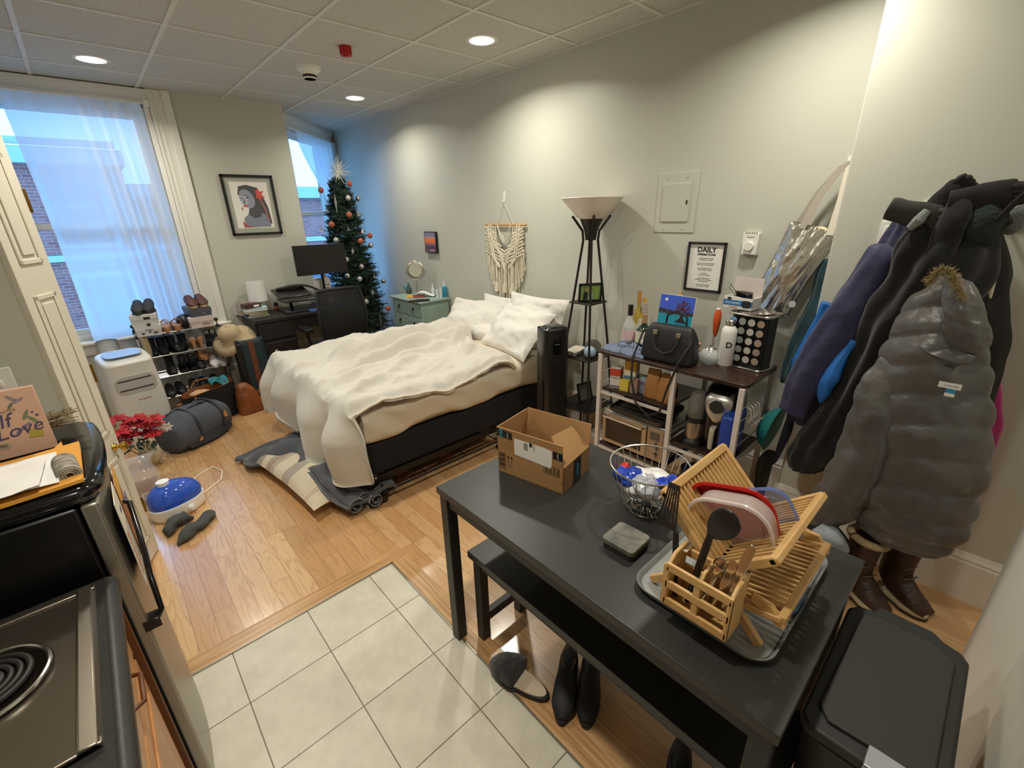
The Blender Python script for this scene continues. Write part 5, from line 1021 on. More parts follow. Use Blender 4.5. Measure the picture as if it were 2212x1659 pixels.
# blender
t = thing('personal_blender', (2.215, .965, .4705), 'bullet blender with steel base and clear cup', 'blender')
b = B(); b.lathe([(.062, 0), (.06, .02), (.045, .035)], 28); b.build('foot', m_black, t, smooth=True); b = B(); b.lathe([(.042, .03), (.05, .06), (.052, .12), (.05, .135)], 28); b.build('motor_base', mat('bronze_steel', 'aca194', r=.3, m=.9), t, smooth=True)
b = B(); b.lathe([(.052, .135), (.052, .155), (.045, .16)], 28); b.build('collar', m_black, t, smooth=True); b = B(); b.lathe([(.043, .155), (.047, .22), (.044, .27), (.03, .30), (.001, .308)], 28); b.build('cup', mat('smoky_clear', '8a8680', r=.1, alpha=.5), t, smooth=True)
# air fryer
t = thing('air_fryer', (2.33, .87, .4705), 'black air fryer with silver front and round window', 'air fryer', rot=.12)
b = B(); b.loft([((0, 0, 0), (.115, 0, 0), (0, .095, 0), 3), ((0, 0, .15), (.125, 0, 0), (0, .1, 0), 3), ((0, 0, .27), (.12, 0, 0), (0, .1, 0), 2.6), ((-.005, 0, .33), (.09, 0, 0), (0, .08, 0), 2.4), ((-.01, 0, .345), (.04, 0, 0), (0, .04, 0), 2)], 40, 7); b.build('body', mat('fryer_black', '121110', r=.2, spec=.6), t, smooth=True)
b = B(); b.loft([((-.122, 0, .165), (0, .018, 0), (.012, 0, 0)), ((-.124, 0, .21), (0, .055, 0), (.014, 0, 0)), ((-.115, 0, .28), (0, .068, 0), (.016, 0, 0)), ((-.1, 0, .31), (0, .05, 0), (.012, 0, 0))], 24, 6); b.build('silver_fascia', mat('fascia', 'c9c4bc', r=.3, m=.7), t, smooth=True)
b = B(); b.cyl((-.145, 0, .255), (-.11, 0, .255), .036, n=30); b.build('round_display', mat('gloss_black', '050505', r=.05), t); b = B(); b.tube([(-.146 + .006, .036 * math.cos(a), .255 + .036 * math.sin(a)) for a in [2 * PI * i / 24 for i in range(24)]], .004, 6, closed=True); b.build('display_ring', m_chrome, t, smooth=True)
b = B(); b.loft([((-.12, .0, .14), (.012, 0, 0), (0, .014, 0)), ((-.16, .0, .135), (.012, 0, 0), (0, .014, 0)), ((-.165, 0, .06), (.01, 0, 0), (0, .013, 0)), ((-.16, 0, .02), (.009, 0, 0), (0, .012, 0))], 14, 5); b.build('basket_handle', mat('handle_cream', 'bdb5a2', r=.4), t, smooth=True)
b = B(); b.prism(rrect(.19, .07, .02), 0, .24); solo(b, 'blue_cool_box', mat('cobalt_plastic', '1f3f9e', r=.45, c2='2748b0', ns=5), (2.24, .78, .4705), 'cobalt blue plastic case standing at cart right end', 'case', bev=.015, rot=.05)
# things under the cart and hanging from it
for k, (x, y, z, r_, h, cc, lb2) in enumerate(((2.25, .95, .1705, .07, .12, '1c1715', 'dark pot on the lowest right shelf'), (2.28, .82, .1705, .06, .16, '2a211c', 'brown canister on the lowest right shelf'))):
    b = B(); b.lathe([(r_, 0), (r_, h), (r_ * 1.05, h), (r_ * .3, h + .02), (.001, h + .02)], 24); solo(b, 'cooking_pot' if k == 0 else 'canister', col(cc, r=.4), (x, y, z), lb2, 'pot' if k == 0 else 'canister', smooth=True)
t = thing('colander', (2.42, .655, .60), 'turquoise plastic colander hanging at the cart\'s right side', 'colander')
b = B(); b.lathe([(.001, -.05), (.06, -.045), (.1, -.015), (.12, .02), (.125, .02)], 30, ry(.0) @ rx(PI / 2 + .15)); b.build('bowl', mat('turquoise', '1f6e6c', r=.5), t, smooth=True)
for k in range(10): pass
b = B()
for a in range(16): q = 2 * PI * a / 16; b.tube([(.05 * math.cos(q), .0475, .05 * math.sin(q)), (.09 * math.cos(q), .03, .09 * math.sin(q))], .003, 4)
b.build('slots', col('0d3233'), t)
b = B(); b.loft([((0, 0, 0), (.05, 0, 0), (0, .02, 0), 4), ((0, 0, .3), (.08, 0, 0), (0, .025, 0), 4), ((0, 0, .33), (.08, 0, 0), (0, .02, 0), 4)], 20, 6, amp=.01, ns=10); solo(b, 'dark_tray_bag', mat('very_dark_bag', '17130f', r=.7), (2.46, .655, .08), 'dark folded bag behind the cart\'s right post', 'bag', smooth=True)
b = B(); b.tube([V((2.6, 1.62, .25)), V((2.5, 1.66, .12)), V((2.56, 1.72, .02)), V((2.45, 1.78, .02)), V((2.6, 1.84, .02)), V((2.5, 1.7, .03)), V((2.62, 1.66, .03))], .004, 6); solo(b, 'white_cable', m_white, (0, 0, 0), 'tangled white cables between lamp and cart', 'cable', smooth=True)
b = B(); b.box((2.38, 1.66, 0), (2.66, 1.84, .16)); solo(b, 'clear_storage_bin', mat('milky_plastic', 'b8aca4', r=.4, alpha=.6), (0, 0, 0), 'milky plastic storage bin under the floor lamp', 'bin', bev=.01)
# ================================================================ TOTE, COATS, BOOTS
m_silver = mat('silver_foil', 'c9c4bb', r=.24, m=.95, bump=.5, bs=14, c2='d8d2c8', ns=3)
tq = {'TL': PX(1708, 477, 2.66), 'TR': PX(1824, 505, 2.66), 'BR': PX(1700, 688, 2.66), 'BL': PX(1617, 655, 2.66)}
tp = PX(1849, 350, 2.70)
t = thing('tote_bag', tp, 'shiny silver foil tote bag hanging by its strap in the wall corner', 'tote bag'); O_ = tr(-tp.x, -tp.y, -tp.z)
hk_ = B(); hk_.box((-.0, -.015, -.04), (.012, .015, .03)); hk_.tube([(0, 0, -.03), (-.03, 0, -.02), (-.035, 0, .01)], .005, 6); solo(hk_, 'wall_hook', m_white, (WALLX - .012, tp.y + .03, tp.z), 'small white wall hook holding the silver tote', 'hook')
b = B(); b.x = O_
for sg in (1, -1):
    def f(u, v):
        a = tq['TL'].lerp(tq['TR'], u); c_ = tq['BL'].lerp(tq['BR'], u); p = a.lerp(c_, v)
        p = p + V((0, -.03 * math.sin(PI * u) * 0 + .02 * math.sin(PI * v) * (u - .3), -.03 * math.sin(PI * u) * v))
        d = .055 * (math.sin(PI * min(max(u, .0), 1)) ** .5) * (.3 + .7 * v ** .6) * (1 - max(0, v - .93) / .07 * .85)
        n_ = .012 * (noise.ridged_multi_fractal(V((u * 4.5 + v * 1.2 + sg, v * 1.8 - u, sg * 2)), 1, 2.2, 3, 1, 2) - 1) + .004 * abs(noise.noise(V((u * 9 + v * 5, v * 7, sg))))
        return p + V((-.005 - sg * d * 1.0 - sg * n_ * (1 if sg > 0 else .2) * math.sin(PI * u) ** .3 * .9, 0, 0))
    b.grid(f if sg < 0 else (lambda u, v: f(1 - u, v)), 44, 56)
b.build('bag_body', m_silver, t, smooth=True, ang=1.0)
m_strap = mat('grey_strap', 'a9a094', r=.8)
def ribbon(par, pts, w, m, name, wd=(0, 1, 0), thick=.002, O=None):
    b = B()
    if O: b.x = O
    P_ = [V(p) for p in pts]; W_ = V(wd).normalized() * w / 2
    def f(u, v):
        k = u * (len(P_) - 1); i = min(int(k), len(P_) - 2); p = P_[i].lerp(P_[i + 1], k - i); d_ = (P_[i + 1] - P_[i]).normalized(); wv = d_.cross(V((-1, 0, 0))).normalized() * w / 2
        return p + wv * (2 * v - 1)
    b.grid(f, (len(P_) - 1) * 3, 2, thick=thick); return b.build(name, m, par, smooth=True)
for dxx, (a_, c_) in ((-.03, ((1735, 480), (1795, 494))), (.025, ((1722, 478), (1806, 497)))):
    A_, C_ = PX(*a_, 2.66 + dxx), PX(*c_, 2.66 + dxx); A_ += V((0, 0, -.03)); C_ += V((0, 0, -.03))
    pk = tp + V((-.01 + dxx * .3, .015, -.005)); md = A_.lerp(pk, .55) + V((0, .03, 0)); md2 = A_.lerp(pk, .88) + V((0, .02, .01))
    ribbon(t, [A_, md, md2, pk], .03, m_strap, 'strap', O=O_); ribbon(t, [C_, C_.lerp(pk, .5) + V((0, -.004, 0)), pk], .03, mat('pale_strap', 'd8d0c2', r=.8), 'strap', O=O_)
b = B(); b.x = O_; b.prism(el(0, 0, .017, .017, 20), 0, .0015, frame3(PX(1711, 657, 2.575), (0, -1, .2), (0, .1, 1))); b.build('round_logo', mat('logo_grey', 'c4c6c8', r=.5), t)
b = B(); b.x = O_; b.loft([(tq['TL'].lerp(tq['TR'], .3) + V((0, 0, -.03)), (0, .03, 0), (.02, 0, 0)), (tq['TL'].lerp(tq['TR'], .55) + V((0, 0, -.005)), (0, .03, 0), (.02, 0, 0.01)), (tq['TL'].lerp(tq['TR'], .8) + V((0, 0, -.04)), (0, .03, 0), (.02, 0, 0))], 12, 4); b.build('cream_contents', mat('cream_paper', 'd9c9a4', r=.9), t, smooth=True)
def garment(name, lbl, cat, m, secs, amp=.02, ns=5, fold=.10, nf=8, n=72, mm=9, e=2.0, fn=None, sd=1.0, O=None):
    c0 = V(secs[0][0]); t = thing(name, c0, lbl, cat); b = B(); b.x = tr(-c0.x, -c0.y, -c0.z)
    b.loft([(s[0], (0, -s[1], 0) if not isinstance(s[1], tuple) else s[1], (-s[2], 0, 0) if not isinstance(s[2], tuple) else s[2]) for s in secs], n, mm, e, amp=amp, ns=ns, fold=fold, nf=nf, fn=fn, sd=sd); b.build('fabric', m, t, smooth=True, ang=3); return t
# teal towel hanging in the corner behind the tote
def onw(u, v, x): return tuple(PX(u, v, x))
garment('teal_garment', 'dark teal garment hanging in the corner below the silver tote', 'garment', mat('dark_teal', '1f3f49', r=.9, sheen=.2), [(onw(1790, 560, 2.68), .02, .02), (onw(1768, 650, 2.68), .055, .03), (onw(1735, 740, 2.68), .065, .035), (onw(1705, 815, 2.68), .05, .03), (onw(1698, 828, 2.68), .04, .02)], fold=.12, nf=6)
garment('navy_umbrella', 'slim navy rolled umbrella hanging below the coats\' left side', 'umbrella', mat('navy_cloth', '16202e', r=.7), [(onw(1712, 880, 2.45), .012, .012), (onw(1700, 930, 2.45), .02, .016), (onw(1676, 990, 2.45), .012, .01), (onw(1668, 1003, 2.45), .004, .004)], fold=.2, nf=5, amp=0)
# coat rail
t = thing('coat_rail', (COATX - .02, .17, 1.66), 'white hook plate just visible behind the hanging coats', 'coat hooks')
b = B(); b.box((0, -.28, -.03), (.02, .14, .03)); b.build('board', m_trim, t, bev=.003)
for y in (-.2, -.08, .04, .1): b = B(); b.tube([(0, y, 0), (-.05, y, -.01), (-.07, y, .03)], .006, 8); b.build('hook', m_blackm, t, smooth=True)
# small wall plate
pp = PX(1918, 496, COATX); b = B(); b.box((-.012, -.035, -.055), (0, .035, .055)); b.box((-.016, -.02, -.035), (-.012, .02, .035)); solo(b, 'wall_plate', m_white, (COATX, pp.y - .01, pp.z - .02), 'white wall plate half hidden by the navy jacket', 'wall plate', bev=.002)
mn = mat('navy_shell', '26264a', r=.7, sheen=.2, bump=1.0, bs=9); mb = mat('bright_blue_shell', '1763b0', r=.65)
X_ = 2.40
t = garment('rain_jacket', 'navy rain jacket with bright blue sleeve panels', 'jacket', mn, [(onw(1985, 440, X_), .02, .04), (onw(1965, 490, X_), .06, .06), (onw(1915, 590, X_), .085, .08), (onw(1860, 690, X_), .10, .09), (onw(1815, 770, X_), .115, .09), (onw(1775, 850, X_), .11, .085), (onw(1752, 905, X_), .10, .08), (onw(1750, 912, X_), .08, .06)], amp=.022, fold=.13, nf=9, sd=.4)
c0 = t.location
def sleeve(par, pts, rs, m, name, sd=0, **k):
    b = B(); b.x = tr(-par.location); P_ = [V(p) for p in pts]
    b.loft([(p, (0, -r * 1.1, -r * .35), (-r * .8, 0, 0)) for p, r in zip(P_, rs)], 36, 8, amp=.012, ns=9, fold=.08, nf=6, sd=sd, **k); return b.build(name, m, par, smooth=True, ang=3)
sleeve(t, [onw(1915, 528, 2.33), onw(1905, 550, 2.31), onw(1850, 650, 2.29), onw(1790, 740, 2.27), onw(1735, 830, 2.27), onw(1712, 890, 2.27)], [.012, .05, .062, .066, .06, .052], mn, 'left_sleeve', 1)
sleeve(t, [onw(1790, 655, 2.34), onw(1760, 720, 2.33), onw(1722, 790, 2.33), onw(1700, 850, 2.34)], [.022, .026, .026, .010], mb, 'blue_sleeve_panel', 2)
sleeve(t, [onw(1845, 735, 2.25), onw(1815, 780, 2.235), onw(1785, 830, 2.23), onw(1772, 870, 2.24)], [.010, .020, .024, .008], mb, 'blue_front_panel', 3)
mk = mat('black_wool', '0f0e0e', r=.97, sheen=.2, bump=1.0, bs=9)
t = garment('black_coat', 'long black coat hanging between the navy jacket and grey puffer', 'coat', mk, [(onw(2095, 400, 2.33), .03, .04), (onw(2070, 450, 2.33), .09, .09), (onw(2040, 540, 2.32), .14, .12), (onw(1985, 640, 2.32), .15, .13), (onw(1920, 740, 2.32), .13, .12), (onw(1870, 830, 2.31), .115, .10), (onw(1800, 930, 2.31), .10, .08), (onw(1755, 990, 2.31), .085, .06), (onw(1735, 1015, 2.31), .05, .04)], amp=.025, fold=.12, nf=9, sd=2)
garment('dark_jacket', 'near black jacket with white stripe, rightmost on the hooks', 'jacket', mat('charcoal_knit', '1b1a17', r=.95), [(onw(2120, 470, 2.42), .04, .05), (onw(2105, 540, 2.40), .09, .08), (onw(2100, 640, 2.40), .10, .09), (onw(2090, 760, 2.40), .105, .09), (onw(2070, 860, 2.42), .1, .07)], amp=.015, fold=.06, sd=3)
dj = bpy.data.objects['dark_jacket']
for (u0, v0, u1, v1) in ((2148, 578, 2130, 646), (2122, 716, 2112, 764)):
    b = B(); b.x = tr(-dj.location); b.bar(PX(u0, v0, 2.345), PX(u1, v1, 2.345), .028, .05, up=(1, 0, 0)); b.build('white_stripe', mat('stripe_white', 'cfc3b2', r=.9), dj, bev=.006)
garment('pink_robe', 'magenta robe hanging at the back right of the coats', 'robe', mat('magenta_fleece', 'a01366', r=.95, sheen=.5), [(onw(2138, 640, 2.47), .02, .03), (onw(2126, 720, 2.47), .05, .04), (onw(2100, 850, 2.47), .085, .045), (onw(2080, 980, 2.47), .09, .045), (onw(2035, 1080, 2.46), .09, .045), (onw(2000, 1150, 2.45), .075, .04), (onw(1990, 1180, 2.45), .05, .02)], fold=.08, sd=4)
# grey puffer
m_puf = mat('puffer_grey', '4a4846', r=.34, bump=.9, bs=13, c2='565350', ns=5, sheen=.1)
def quilt(t_, a): q = (t_ * 11.5 + .45 * math.sin(2 * PI * a + .8)) % 1.0; return 1.0 + .09 * (math.sin(PI * q) ** .55 - .7)
t = garment('puffer_coat', 'long dark grey quilted down coat hanging in front, white neck label', 'coat', m_puf, [(onw(2052, 590, 2.20), .02, .04), (onw(2035, 640, 2.20), .08, .08), (onw(2020, 720, 2.20), .13, .11), (onw(2010, 810, 2.19), .155, .12), (onw(2005, 900, 2.18), .17, .125), (onw(1990, 1000, 2.18), .18, .125), (onw(1965, 1090, 2.18), .18, .12), (onw(1945, 1150, 2.19), .15, .10), (onw(1942, 1168, 2.19), .11, .08)], amp=.016, ns=7, fold=.03, nf=5, n=110, mm=16, fn=quilt, sd=5)
t2_ = t
def quilt2(t_, a): q = (t_ * 9 + .5 * a) % 1.0; return 1.0 + .12 * (math.sin(PI * q) ** .6 - .6)
sleeve(t, [onw(2068, 600, 2.14), onw(2082, 660, 2.12), onw(2085, 720, 2.11), onw(2060, 765, 2.12)], [.035, .055, .06, .03], m_puf, 'hood_roll', 4, fn=quilt2)
sleeve(t, [onw(1945, 780, 2.16), onw(1905, 850, 2.13), onw(1880, 950, 2.12), onw(1835, 1050, 2.12), onw(1775, 1115, 2.12), onw(1752, 1128, 2.13)], [.05, .07, .078, .078, .06, .03], m_puf, 'sleeve', 5, fn=quilt2)
sleeve(t, [onw(2000, 750, 2.10), onw(2040, 770, 2.085), onw(2085, 760, 2.10)], [.03, .045, .03], m_puf, 'collar_roll', 6)
b = B(); b.x = tr(-t.location); random.seed(9)
arc = [PX(2008 + 72 * k / 22, 612 - 42 * math.sin(PI * k / 22) + 30 * (k / 22), 2.075) for k in range(23)]
for p in arc:
    for q in range(26):
        d = V((random.gauss(0, 1), random.gauss(0, 1), random.gauss(0, 1))).normalized() * random.uniform(.012, .03); b.tube([p, p + d], [.0016, .0004], 3)
b.build('fur_trim', mat('fur_tan', '8f7f58', r=.95), t)
lp = PX(2052, 833, 2.045); b = B(); b.x = tr(-t.location); T = frame3(lp, (0, -1, .0), (0, 0, 1)); b.prism(rect(.058, .02), 0, .003, T); b.build('neck_label', mat('label_white', 'd9d4cf'), t); b = B(); b.x = tr(-t.location); b.prism(rect(.026, .016, .006, -.018), 0, .003, T); b.build('blue_tag', col('2f7fa8'), t); b = B(); b.x = tr(-t.location); b.prism(rect(.026, .012, .006, -.032), 0, .003, T); b.build('size_tag', mat('label_white', 'd9d4cf'), t)
text('Columbia', .010, col('8d8a8c'), t, tr(-t.location) @ frame3(lp + V((-.0035, -.004, 0)), (0, -1, 0), (0, 0, 1)), ext=.0002)
# gloves and hats piled on the hooks
def glove(u, v, x, lbl, ang, m, s=1.0, nm='glove', sd=0, fl=.55, sp=.8):
    p = PX(u, v, x); t = thing(nm, p, lbl, 'glove', 'gloves and hats piled over the hooks'); R_ = MX.Rotation(ang, 4, 'X'); b = B(); b.x = R_
    b.loft([((0, -.09 * s, 0), (.03 * s, 0, 0), (0, 0, .035 * s)), ((0, -.03 * s, 0), (.02 * s, 0, 0), (0, 0, .04 * s)), ((0, .03 * s, 0), (.02 * s, 0, 0), (0, 0, .045 * s)), ((0, .05 * s, 0), (.015 * s, 0, 0), (0, 0, .04 * s))], 20, 5, amp=.005, ns=20, sd=sd)
    for k in range(4): z = (-.03 + .02 * k) * s; b.tube([(0, .03 * s, z * .8), (-.005, (.04 + .045 * fl) * s, z * sp), (-.012, (.04 + (.085 - .012 * abs(k - 1.2)) * fl) * s, z * sp * (.9 + .2 * k / 3))], [.014 * s, .014 * s, .010 * s], 8)
    b.tube([(0, -.01, .035 * s), (-.01, .02 * s, .065 * s), (-.012, .055 * s, .08 * s)], [.012 * s, .011 * s, .008 * s], 8); b.build('glove_body', m, t, smooth=True, ang=3); return t
mg = mat('glove_black', '1a1718', r=.9); mg2 = mat('glove_charcoal', '33322f', r=.95)
glove(2050, 425, 2.26, 'black glove with fingers pointing up at the top left', -.9 + PI, mg, .9, fl=.5)
glove(2140, 425, 2.25, 'black glove reaching right on top of the pile', PI - .12, mg, 1.1, sd=2, fl=1.1, sp=.45)
glove(1985, 465, 2.24, 'charcoal glove cuff sticking out to the left', PI + .25, mg2, 1.05, sd=3, fl=.5)
b = B(); b.tube([PX(1965, 493, 2.21), PX(1985, 475, 2.20), PX(2003, 455, 2.21)], [.012, .018, .012], 10); solo(b, 'glove_lining', mat('grey_fleece', '8d9490', r=.95, bump=1, bs=200), (0, 0, 0), 'light grey fleece lining edge under the charcoal cuff', 'glove', 'gloves and hats piled over the hooks', smooth=True)
p = PX(2125, 485, 2.26); b = B(); b.ball((0, 0, 0), .06, 22, sc=(.9, 1, 1.25)); [b.v.__setitem__(i, tuple(V(q) * (1 + .1 * noise.noise(V(q) * 30)))) for i, q in enumerate(b.v)]; solo(b, 'knit_hat', mat('dark_green_knit', '1c2621', r=.97, bump=.8, bs=120), p, 'dark green knitted hat among the piled gloves', 'hat', 'gloves and hats piled over the hooks', smooth=True, ang=3)
p = PX(2180, 470, 2.42); b = B(); b.ball((0, 0, 0), .05, 22, sc=(1, 1, 1.1)); [b.v.__setitem__(i, tuple(V(q) * (1 + .2 * noise.noise(V(q) * 26)))) for i, q in enumerate(b.v)]; solo(b, 'knit_hat', mat('grey_knit', '6d7371', r=.97, bump=.8, bs=120), p, 'grey crumpled knit hat at the right of the pile', 'hat', 'gloves and hats piled over the hooks', smooth=True, ang=3)
b = B(); b.tube([PX(2110, 520, 2.24), PX(2150, 480, 2.22), PX(2185, 445, 2.2), PX(2235, 400, 2.18)], .009, 8); solo(b, 'bag_strap', mg, (0, 0, 0), 'thin black strap sticking out to the right of the pile', 'strap', smooth=True)
b = B(); b.loft([(onw(2095, 398, 2.28), (0, .015, 0), (.02, 0, 0)), (onw(2060, 470, 2.22), (0, .04, 0), (.02, 0, 0)), (onw(2010, 600, 2.2), (0, .035, 0), (.02, 0, 0)), (onw(1950, 720, 2.2), (0, .03, 0), (.02, 0, 0))], 20, 8, amp=.01, ns=9); solo(b, 'black_scarf', mk, (0, 0, 0), 'black scarf draped diagonally over the black coat', 'scarf', smooth=True, ang=3)
# boots with fur cuffs
m_bt = mat('brown_leather', '2d1b15', r=.45, bump=.3, bs=60, c2='3a241c', ns=9); m_fur = mat('sherpa', 'b39d78', r=.97, bump=1.2, bs=90)
def boot(loc, rot, lbl, flop):
    t = thing('winter_boot', loc, lbl, 'boot', 'brown fur lined boots by the coats', rot=rot)
    b = B(); b.loft([((-.01, .10, .035), (.035, 0, 0), (0, .0, .02)), ((-.0, .06, .05), (.045, 0, 0), (0, .01, .035)), ((0, 0, .07), (.045, 0, 0), (0, .03, .05)), ((0, -.05, .11), (.045, 0, 0), (0, .06, .03)), ((0, -.06, .19), (.045, 0, 0), (0, .062, 0)), ((0, -.055, .27), (.05, 0, 0), (0, .065, 0)), ((0, -.05, .31), (.052, 0, 0), (0, .068, 0))], 30, 6, amp=.003, ns=20); b.build('upper', m_bt, t, smooth=True, ang=3)
    b = B(); b.prism([(x, y) for x, y in [(.05 * math.cos(a) * (1.0 if math.sin(a) > 0 else .85), .0 + (.105 if math.sin(a) > 0 else .11) * math.sin(a)) for a in [2 * PI * i / 24 for i in range(24)]]], .012, .032); b.build('midsole', mat('sole_cream', 'b9a98a', r=.7), t, bev=.004)
    b = B(); b.prism([(x * 1.02, y * 1.02) for x, y in [(.05 * math.cos(a) * (1.0 if math.sin(a) > 0 else .85), (.105 if math.sin(a) > 0 else .11) * math.sin(a)) for a in [2 * PI * i / 24 for i in range(24)]]], 0, .012); b.build('outsole', col('3b2c22'), t)
    b = B(); b.tube([(.055 * math.cos(a), -.05 + .07 * math.sin(a) - (flop * max(0, math.sin(a)) if flop else 0) * 0, .315 + (flop * .5 * math.cos(a - 1.2))) for a in [2 * PI * i / 20 for i in range(20)]], .017, 10, closed=True); b.build('fur_cuff', m_fur, t, smooth=True)
    b = B()
    for k in range(4): z = .10 + .045 * k; b.tube([(-.035, .015 - k * .012, z), (.0, .03 - k * .014, z + .012), (.035, .015 - k * .012, z)], .003, 5)
    b.build('laces', col('5a4636'), t); return t
boot((2.19, .09, 0), PI - .55, 'left brown winter boot with cream fur cuff', 0)
boot((2.30, -.035, 0), PI - .5, 'right brown winter boot, fur cuff flopped open', .06)
b = B(); b.loft([((0, 0, .0), (.07, 0, 0), (0, .1, 0), 3), ((0, 0, .15), (.085, 0, 0), (0, .12, 0), 2.6), ((0, 0, .3), (.07, 0, 0), (0, .09, 0), 2.2), ((0, .02, .38), (.03, 0, 0), (0, .04, 0), 2)], 30, 7, amp=.03, ns=11); solo(b, 'dark_backpack', mat('near_black_nylon', '0b0c0f', r=.8), (2.15, .30, 0), 'black bag slumped on the floor under the coats', 'bag', smooth=True)
b = B(); b.loft([((0, 0, .0), (.03, 0, 0), (0, .05, 0)), ((0, 0, .08), (.05, 0, 0), (0, .07, 0)), ((0, .01, .14), (.02, 0, 0), (0, .03, 0))], 20, 6, amp=.02, ns=20); solo(b, 'grey_cloth_bundle', col('8a9196', r=.9), (2.06, .24, .24), 'pale grey cloth bundle on top of the black floor bag', 'cloth', smooth=True)
# ================================================================ BLACK TABLE, BENCH, TABLE THINGS
m_tab = mat('black_table_top', '292928', r=.36, spec=.5, bump=.06, bs=350, c2='2e2e2c', ns=120); m_leg = mat('black_table_frame', '1a1918', r=.45)
X0, X1, Y0, Y1, TZ = .728, 1.392, .075, 1.242, .75
t = thing('dining_table', (X0, Y0, 0), 'black rectangular dining table with straight legs in the foreground', 'table'); w_, d_ = X1 - X0, Y1 - Y0
b = B(); b.box((0, 0, TZ - .028), (w_, d_, TZ)); b.build('table_top', m_tab, t, bev=.002)
for x, y in ((.03, .03), (w_ - .03, .03), (.03, d_ - .03), (w_ - .03, d_ - .03)): b = B(); b.box((x - .022, y - .022, 0), (x + .022, y + .022, TZ - .028)); b.build('leg', m_leg, t, bev=.002)
b = B(); b.box((.015, .05, TZ - .075), (.035, d_ - .05, TZ - .028)); b.box((w_ - .035, .05, TZ - .075), (w_ - .015, d_ - .05, TZ - .028)); b.box((.05, .015, TZ - .075), (w_ - .05, .035, TZ - .028)); b.box((.05, d_ - .035, TZ - .075), (w_ - .05, d_ - .015, TZ - .028)); b.build('apron', m_leg, t)
t = thing('bench', (.80, .06, 0), 'low black bench pushed under the long side of the table', 'bench'); w_, d_, hz = .27, 1.115, .45
b = B(); b.box((0, 0, hz - .03), (w_, d_, hz)); b.build('seat', m_tab, t, bev=.002)
for x, y in ((.03, .04), (w_ - .03, .04), (.03, d_ - .04), (w_ - .03, d_ - .04)): b = B(); b.box((x - .02, y - .02, 0), (x + .02, y + .02, hz - .03)); b.build('leg', m_leg, t, bev=.002)
for y in (.04, d_ - .04): b = B(); b.box((.05, y - .015, .09), (w_ - .05, y + .015, .13)); b.build('cross_rail', m_leg, t, bev=.002)
b = B(); b.box((.02, .06, hz - .07), (.035, d_ - .06, hz - .03)); b.box((w_ - .035, .06, hz - .07), (w_ - .02, d_ - .06, hz - .03)); b.build('apron', m_leg, t)
# cardboard box
m_card = mat('cardboard', 'a98255', r=.85, c2='a17a4e', ns=5, bump=.08, bs=60); m_cin = mat('cardboard_inside', 'b18a5d', r=.9)
P0, P1, P2 = V((.965, 1.158, TZ)), V((1.022, .876, TZ)), V((1.215, .925, TZ)); ux = (P1 - P0).normalized(); L1 = (P1 - P0).length; uy = V((-ux.y, ux.x, 0)); L2 = .195
t = thing('cardboard_box', P0, 'open brown cardboard shipping box on the black table', 'box', rot=math.atan2(ux.y, ux.x)); H_ = .105; FL = .09; th = .004
b = B(); b.box((0, 0, 0), (L1, L2, th)); b.box((0, 0, 0), (L1, th, H_)); b.box((0, L2 - th, 0), (L1, L2, H_)); b.box((0, 0, 0), (th, L2, H_)); b.box((L1 - th, 0, 0), (L1, L2, H_)); b.build('box_body', m_card, t)
b = B(); b.box((.0, 0, 0), (L1 - .005, th, FL), tr(0, 0, H_) @ rx(.05)); f1 = b.build('front_flap', m_card, t)
b = B(); b.box((0, -th, 0), (L1, 0, FL), tr(0, L2, H_) @ rx(-.12)); b.build('back_flap', m_card, t)
b = B(); b.box((0, 0.004, 0), (th, L2 - .004, FL), tr(0, 0, H_) @ ry(.02)); b.build('left_flap', m_card, t)
b = B(); b.prism([(.004, 0), (L2 - .004, 0), (L2 - .02, .1), (.045, .115)], 0, th, tr(L1 - .002, 0, H_) @ ry(-.75) @ frame3((0, 0, 0), (0, 1, 0), (0, 0, 1))); b.build('right_flap', m_card, t)
FR = frame3((0, 0, 0), (1, 0, 0), (0, 0, 1))    # x right, y up on the front face, z out
m_tape = mat('black_tape', '1d1f26', r=.3); m_cprint = mat('box_print', '3a2b1e', r=.85)
TF = tr(0, 0, H_) @ rx(.05)
b = B(); b.prism([(0, .052), (.07, .050), (.07, .080), (0, .086)], .0, .0006, TF @ FR); b.prism([(.245, .03), (.283, .028), (.283, .058), (.245, .06)], .0, .0006, TF @ FR); b.box((-.0006, 0.0, H_ + .052), (-.0, .05, H_ + .086)); b.build('parcel_tape', m_tape, t)
text('me', .03, mat('tape_blue', '4aa3c4', r=.5), t, TF @ FR @ tr(.018, .068, .0008) @ rz(PI / 2)); text('prime', .010, col('cbb48c'), t, TF @ FR @ tr(.05, .066, .0008) @ rz(PI / 2)); text('prime', .010, col('cbb48c'), t, TF @ FR @ tr(.264, .044, .0008) @ rz(PI / 2))
b = B(); b.prism([(.078, .0), (.078, .068), (.205, .072), (.24, .068), (.24, .012), (.235, -.004)], .0007, .0013, TF @ FR @ tr(0, -.004, 0) @ rz(-.03)); lb = b.build('shipping_label', m_paper, t)
b = B()
for k in range(3): b.prism(rect(.003, .03, .125 + k * .006, .042), .0014, .0017, TF @ FR)
b.prism(rect(.012, .016, .153, .055), .0014, .0017, TF @ FR); b.prism(rect(.002, .03, .167, .048), .0014, .0017, TF @ FR)
b.build('label_text', m_ink, lb)
b = B()
def frame_lines(b, x0, y0, x1, y1, w=.0012, z=.0): 
    for r_ in (rect(x1 - x0, w, (x0 + x1) / 2, y0), rect(x1 - x0, w, (x0 + x1) / 2, y1), rect(w, y1 - y0, x0, (y0 + y1) / 2), rect(w, y1 - y0, x1, (y0 + y1) / 2)): b.prism(r_, z, z + .0005, FR)
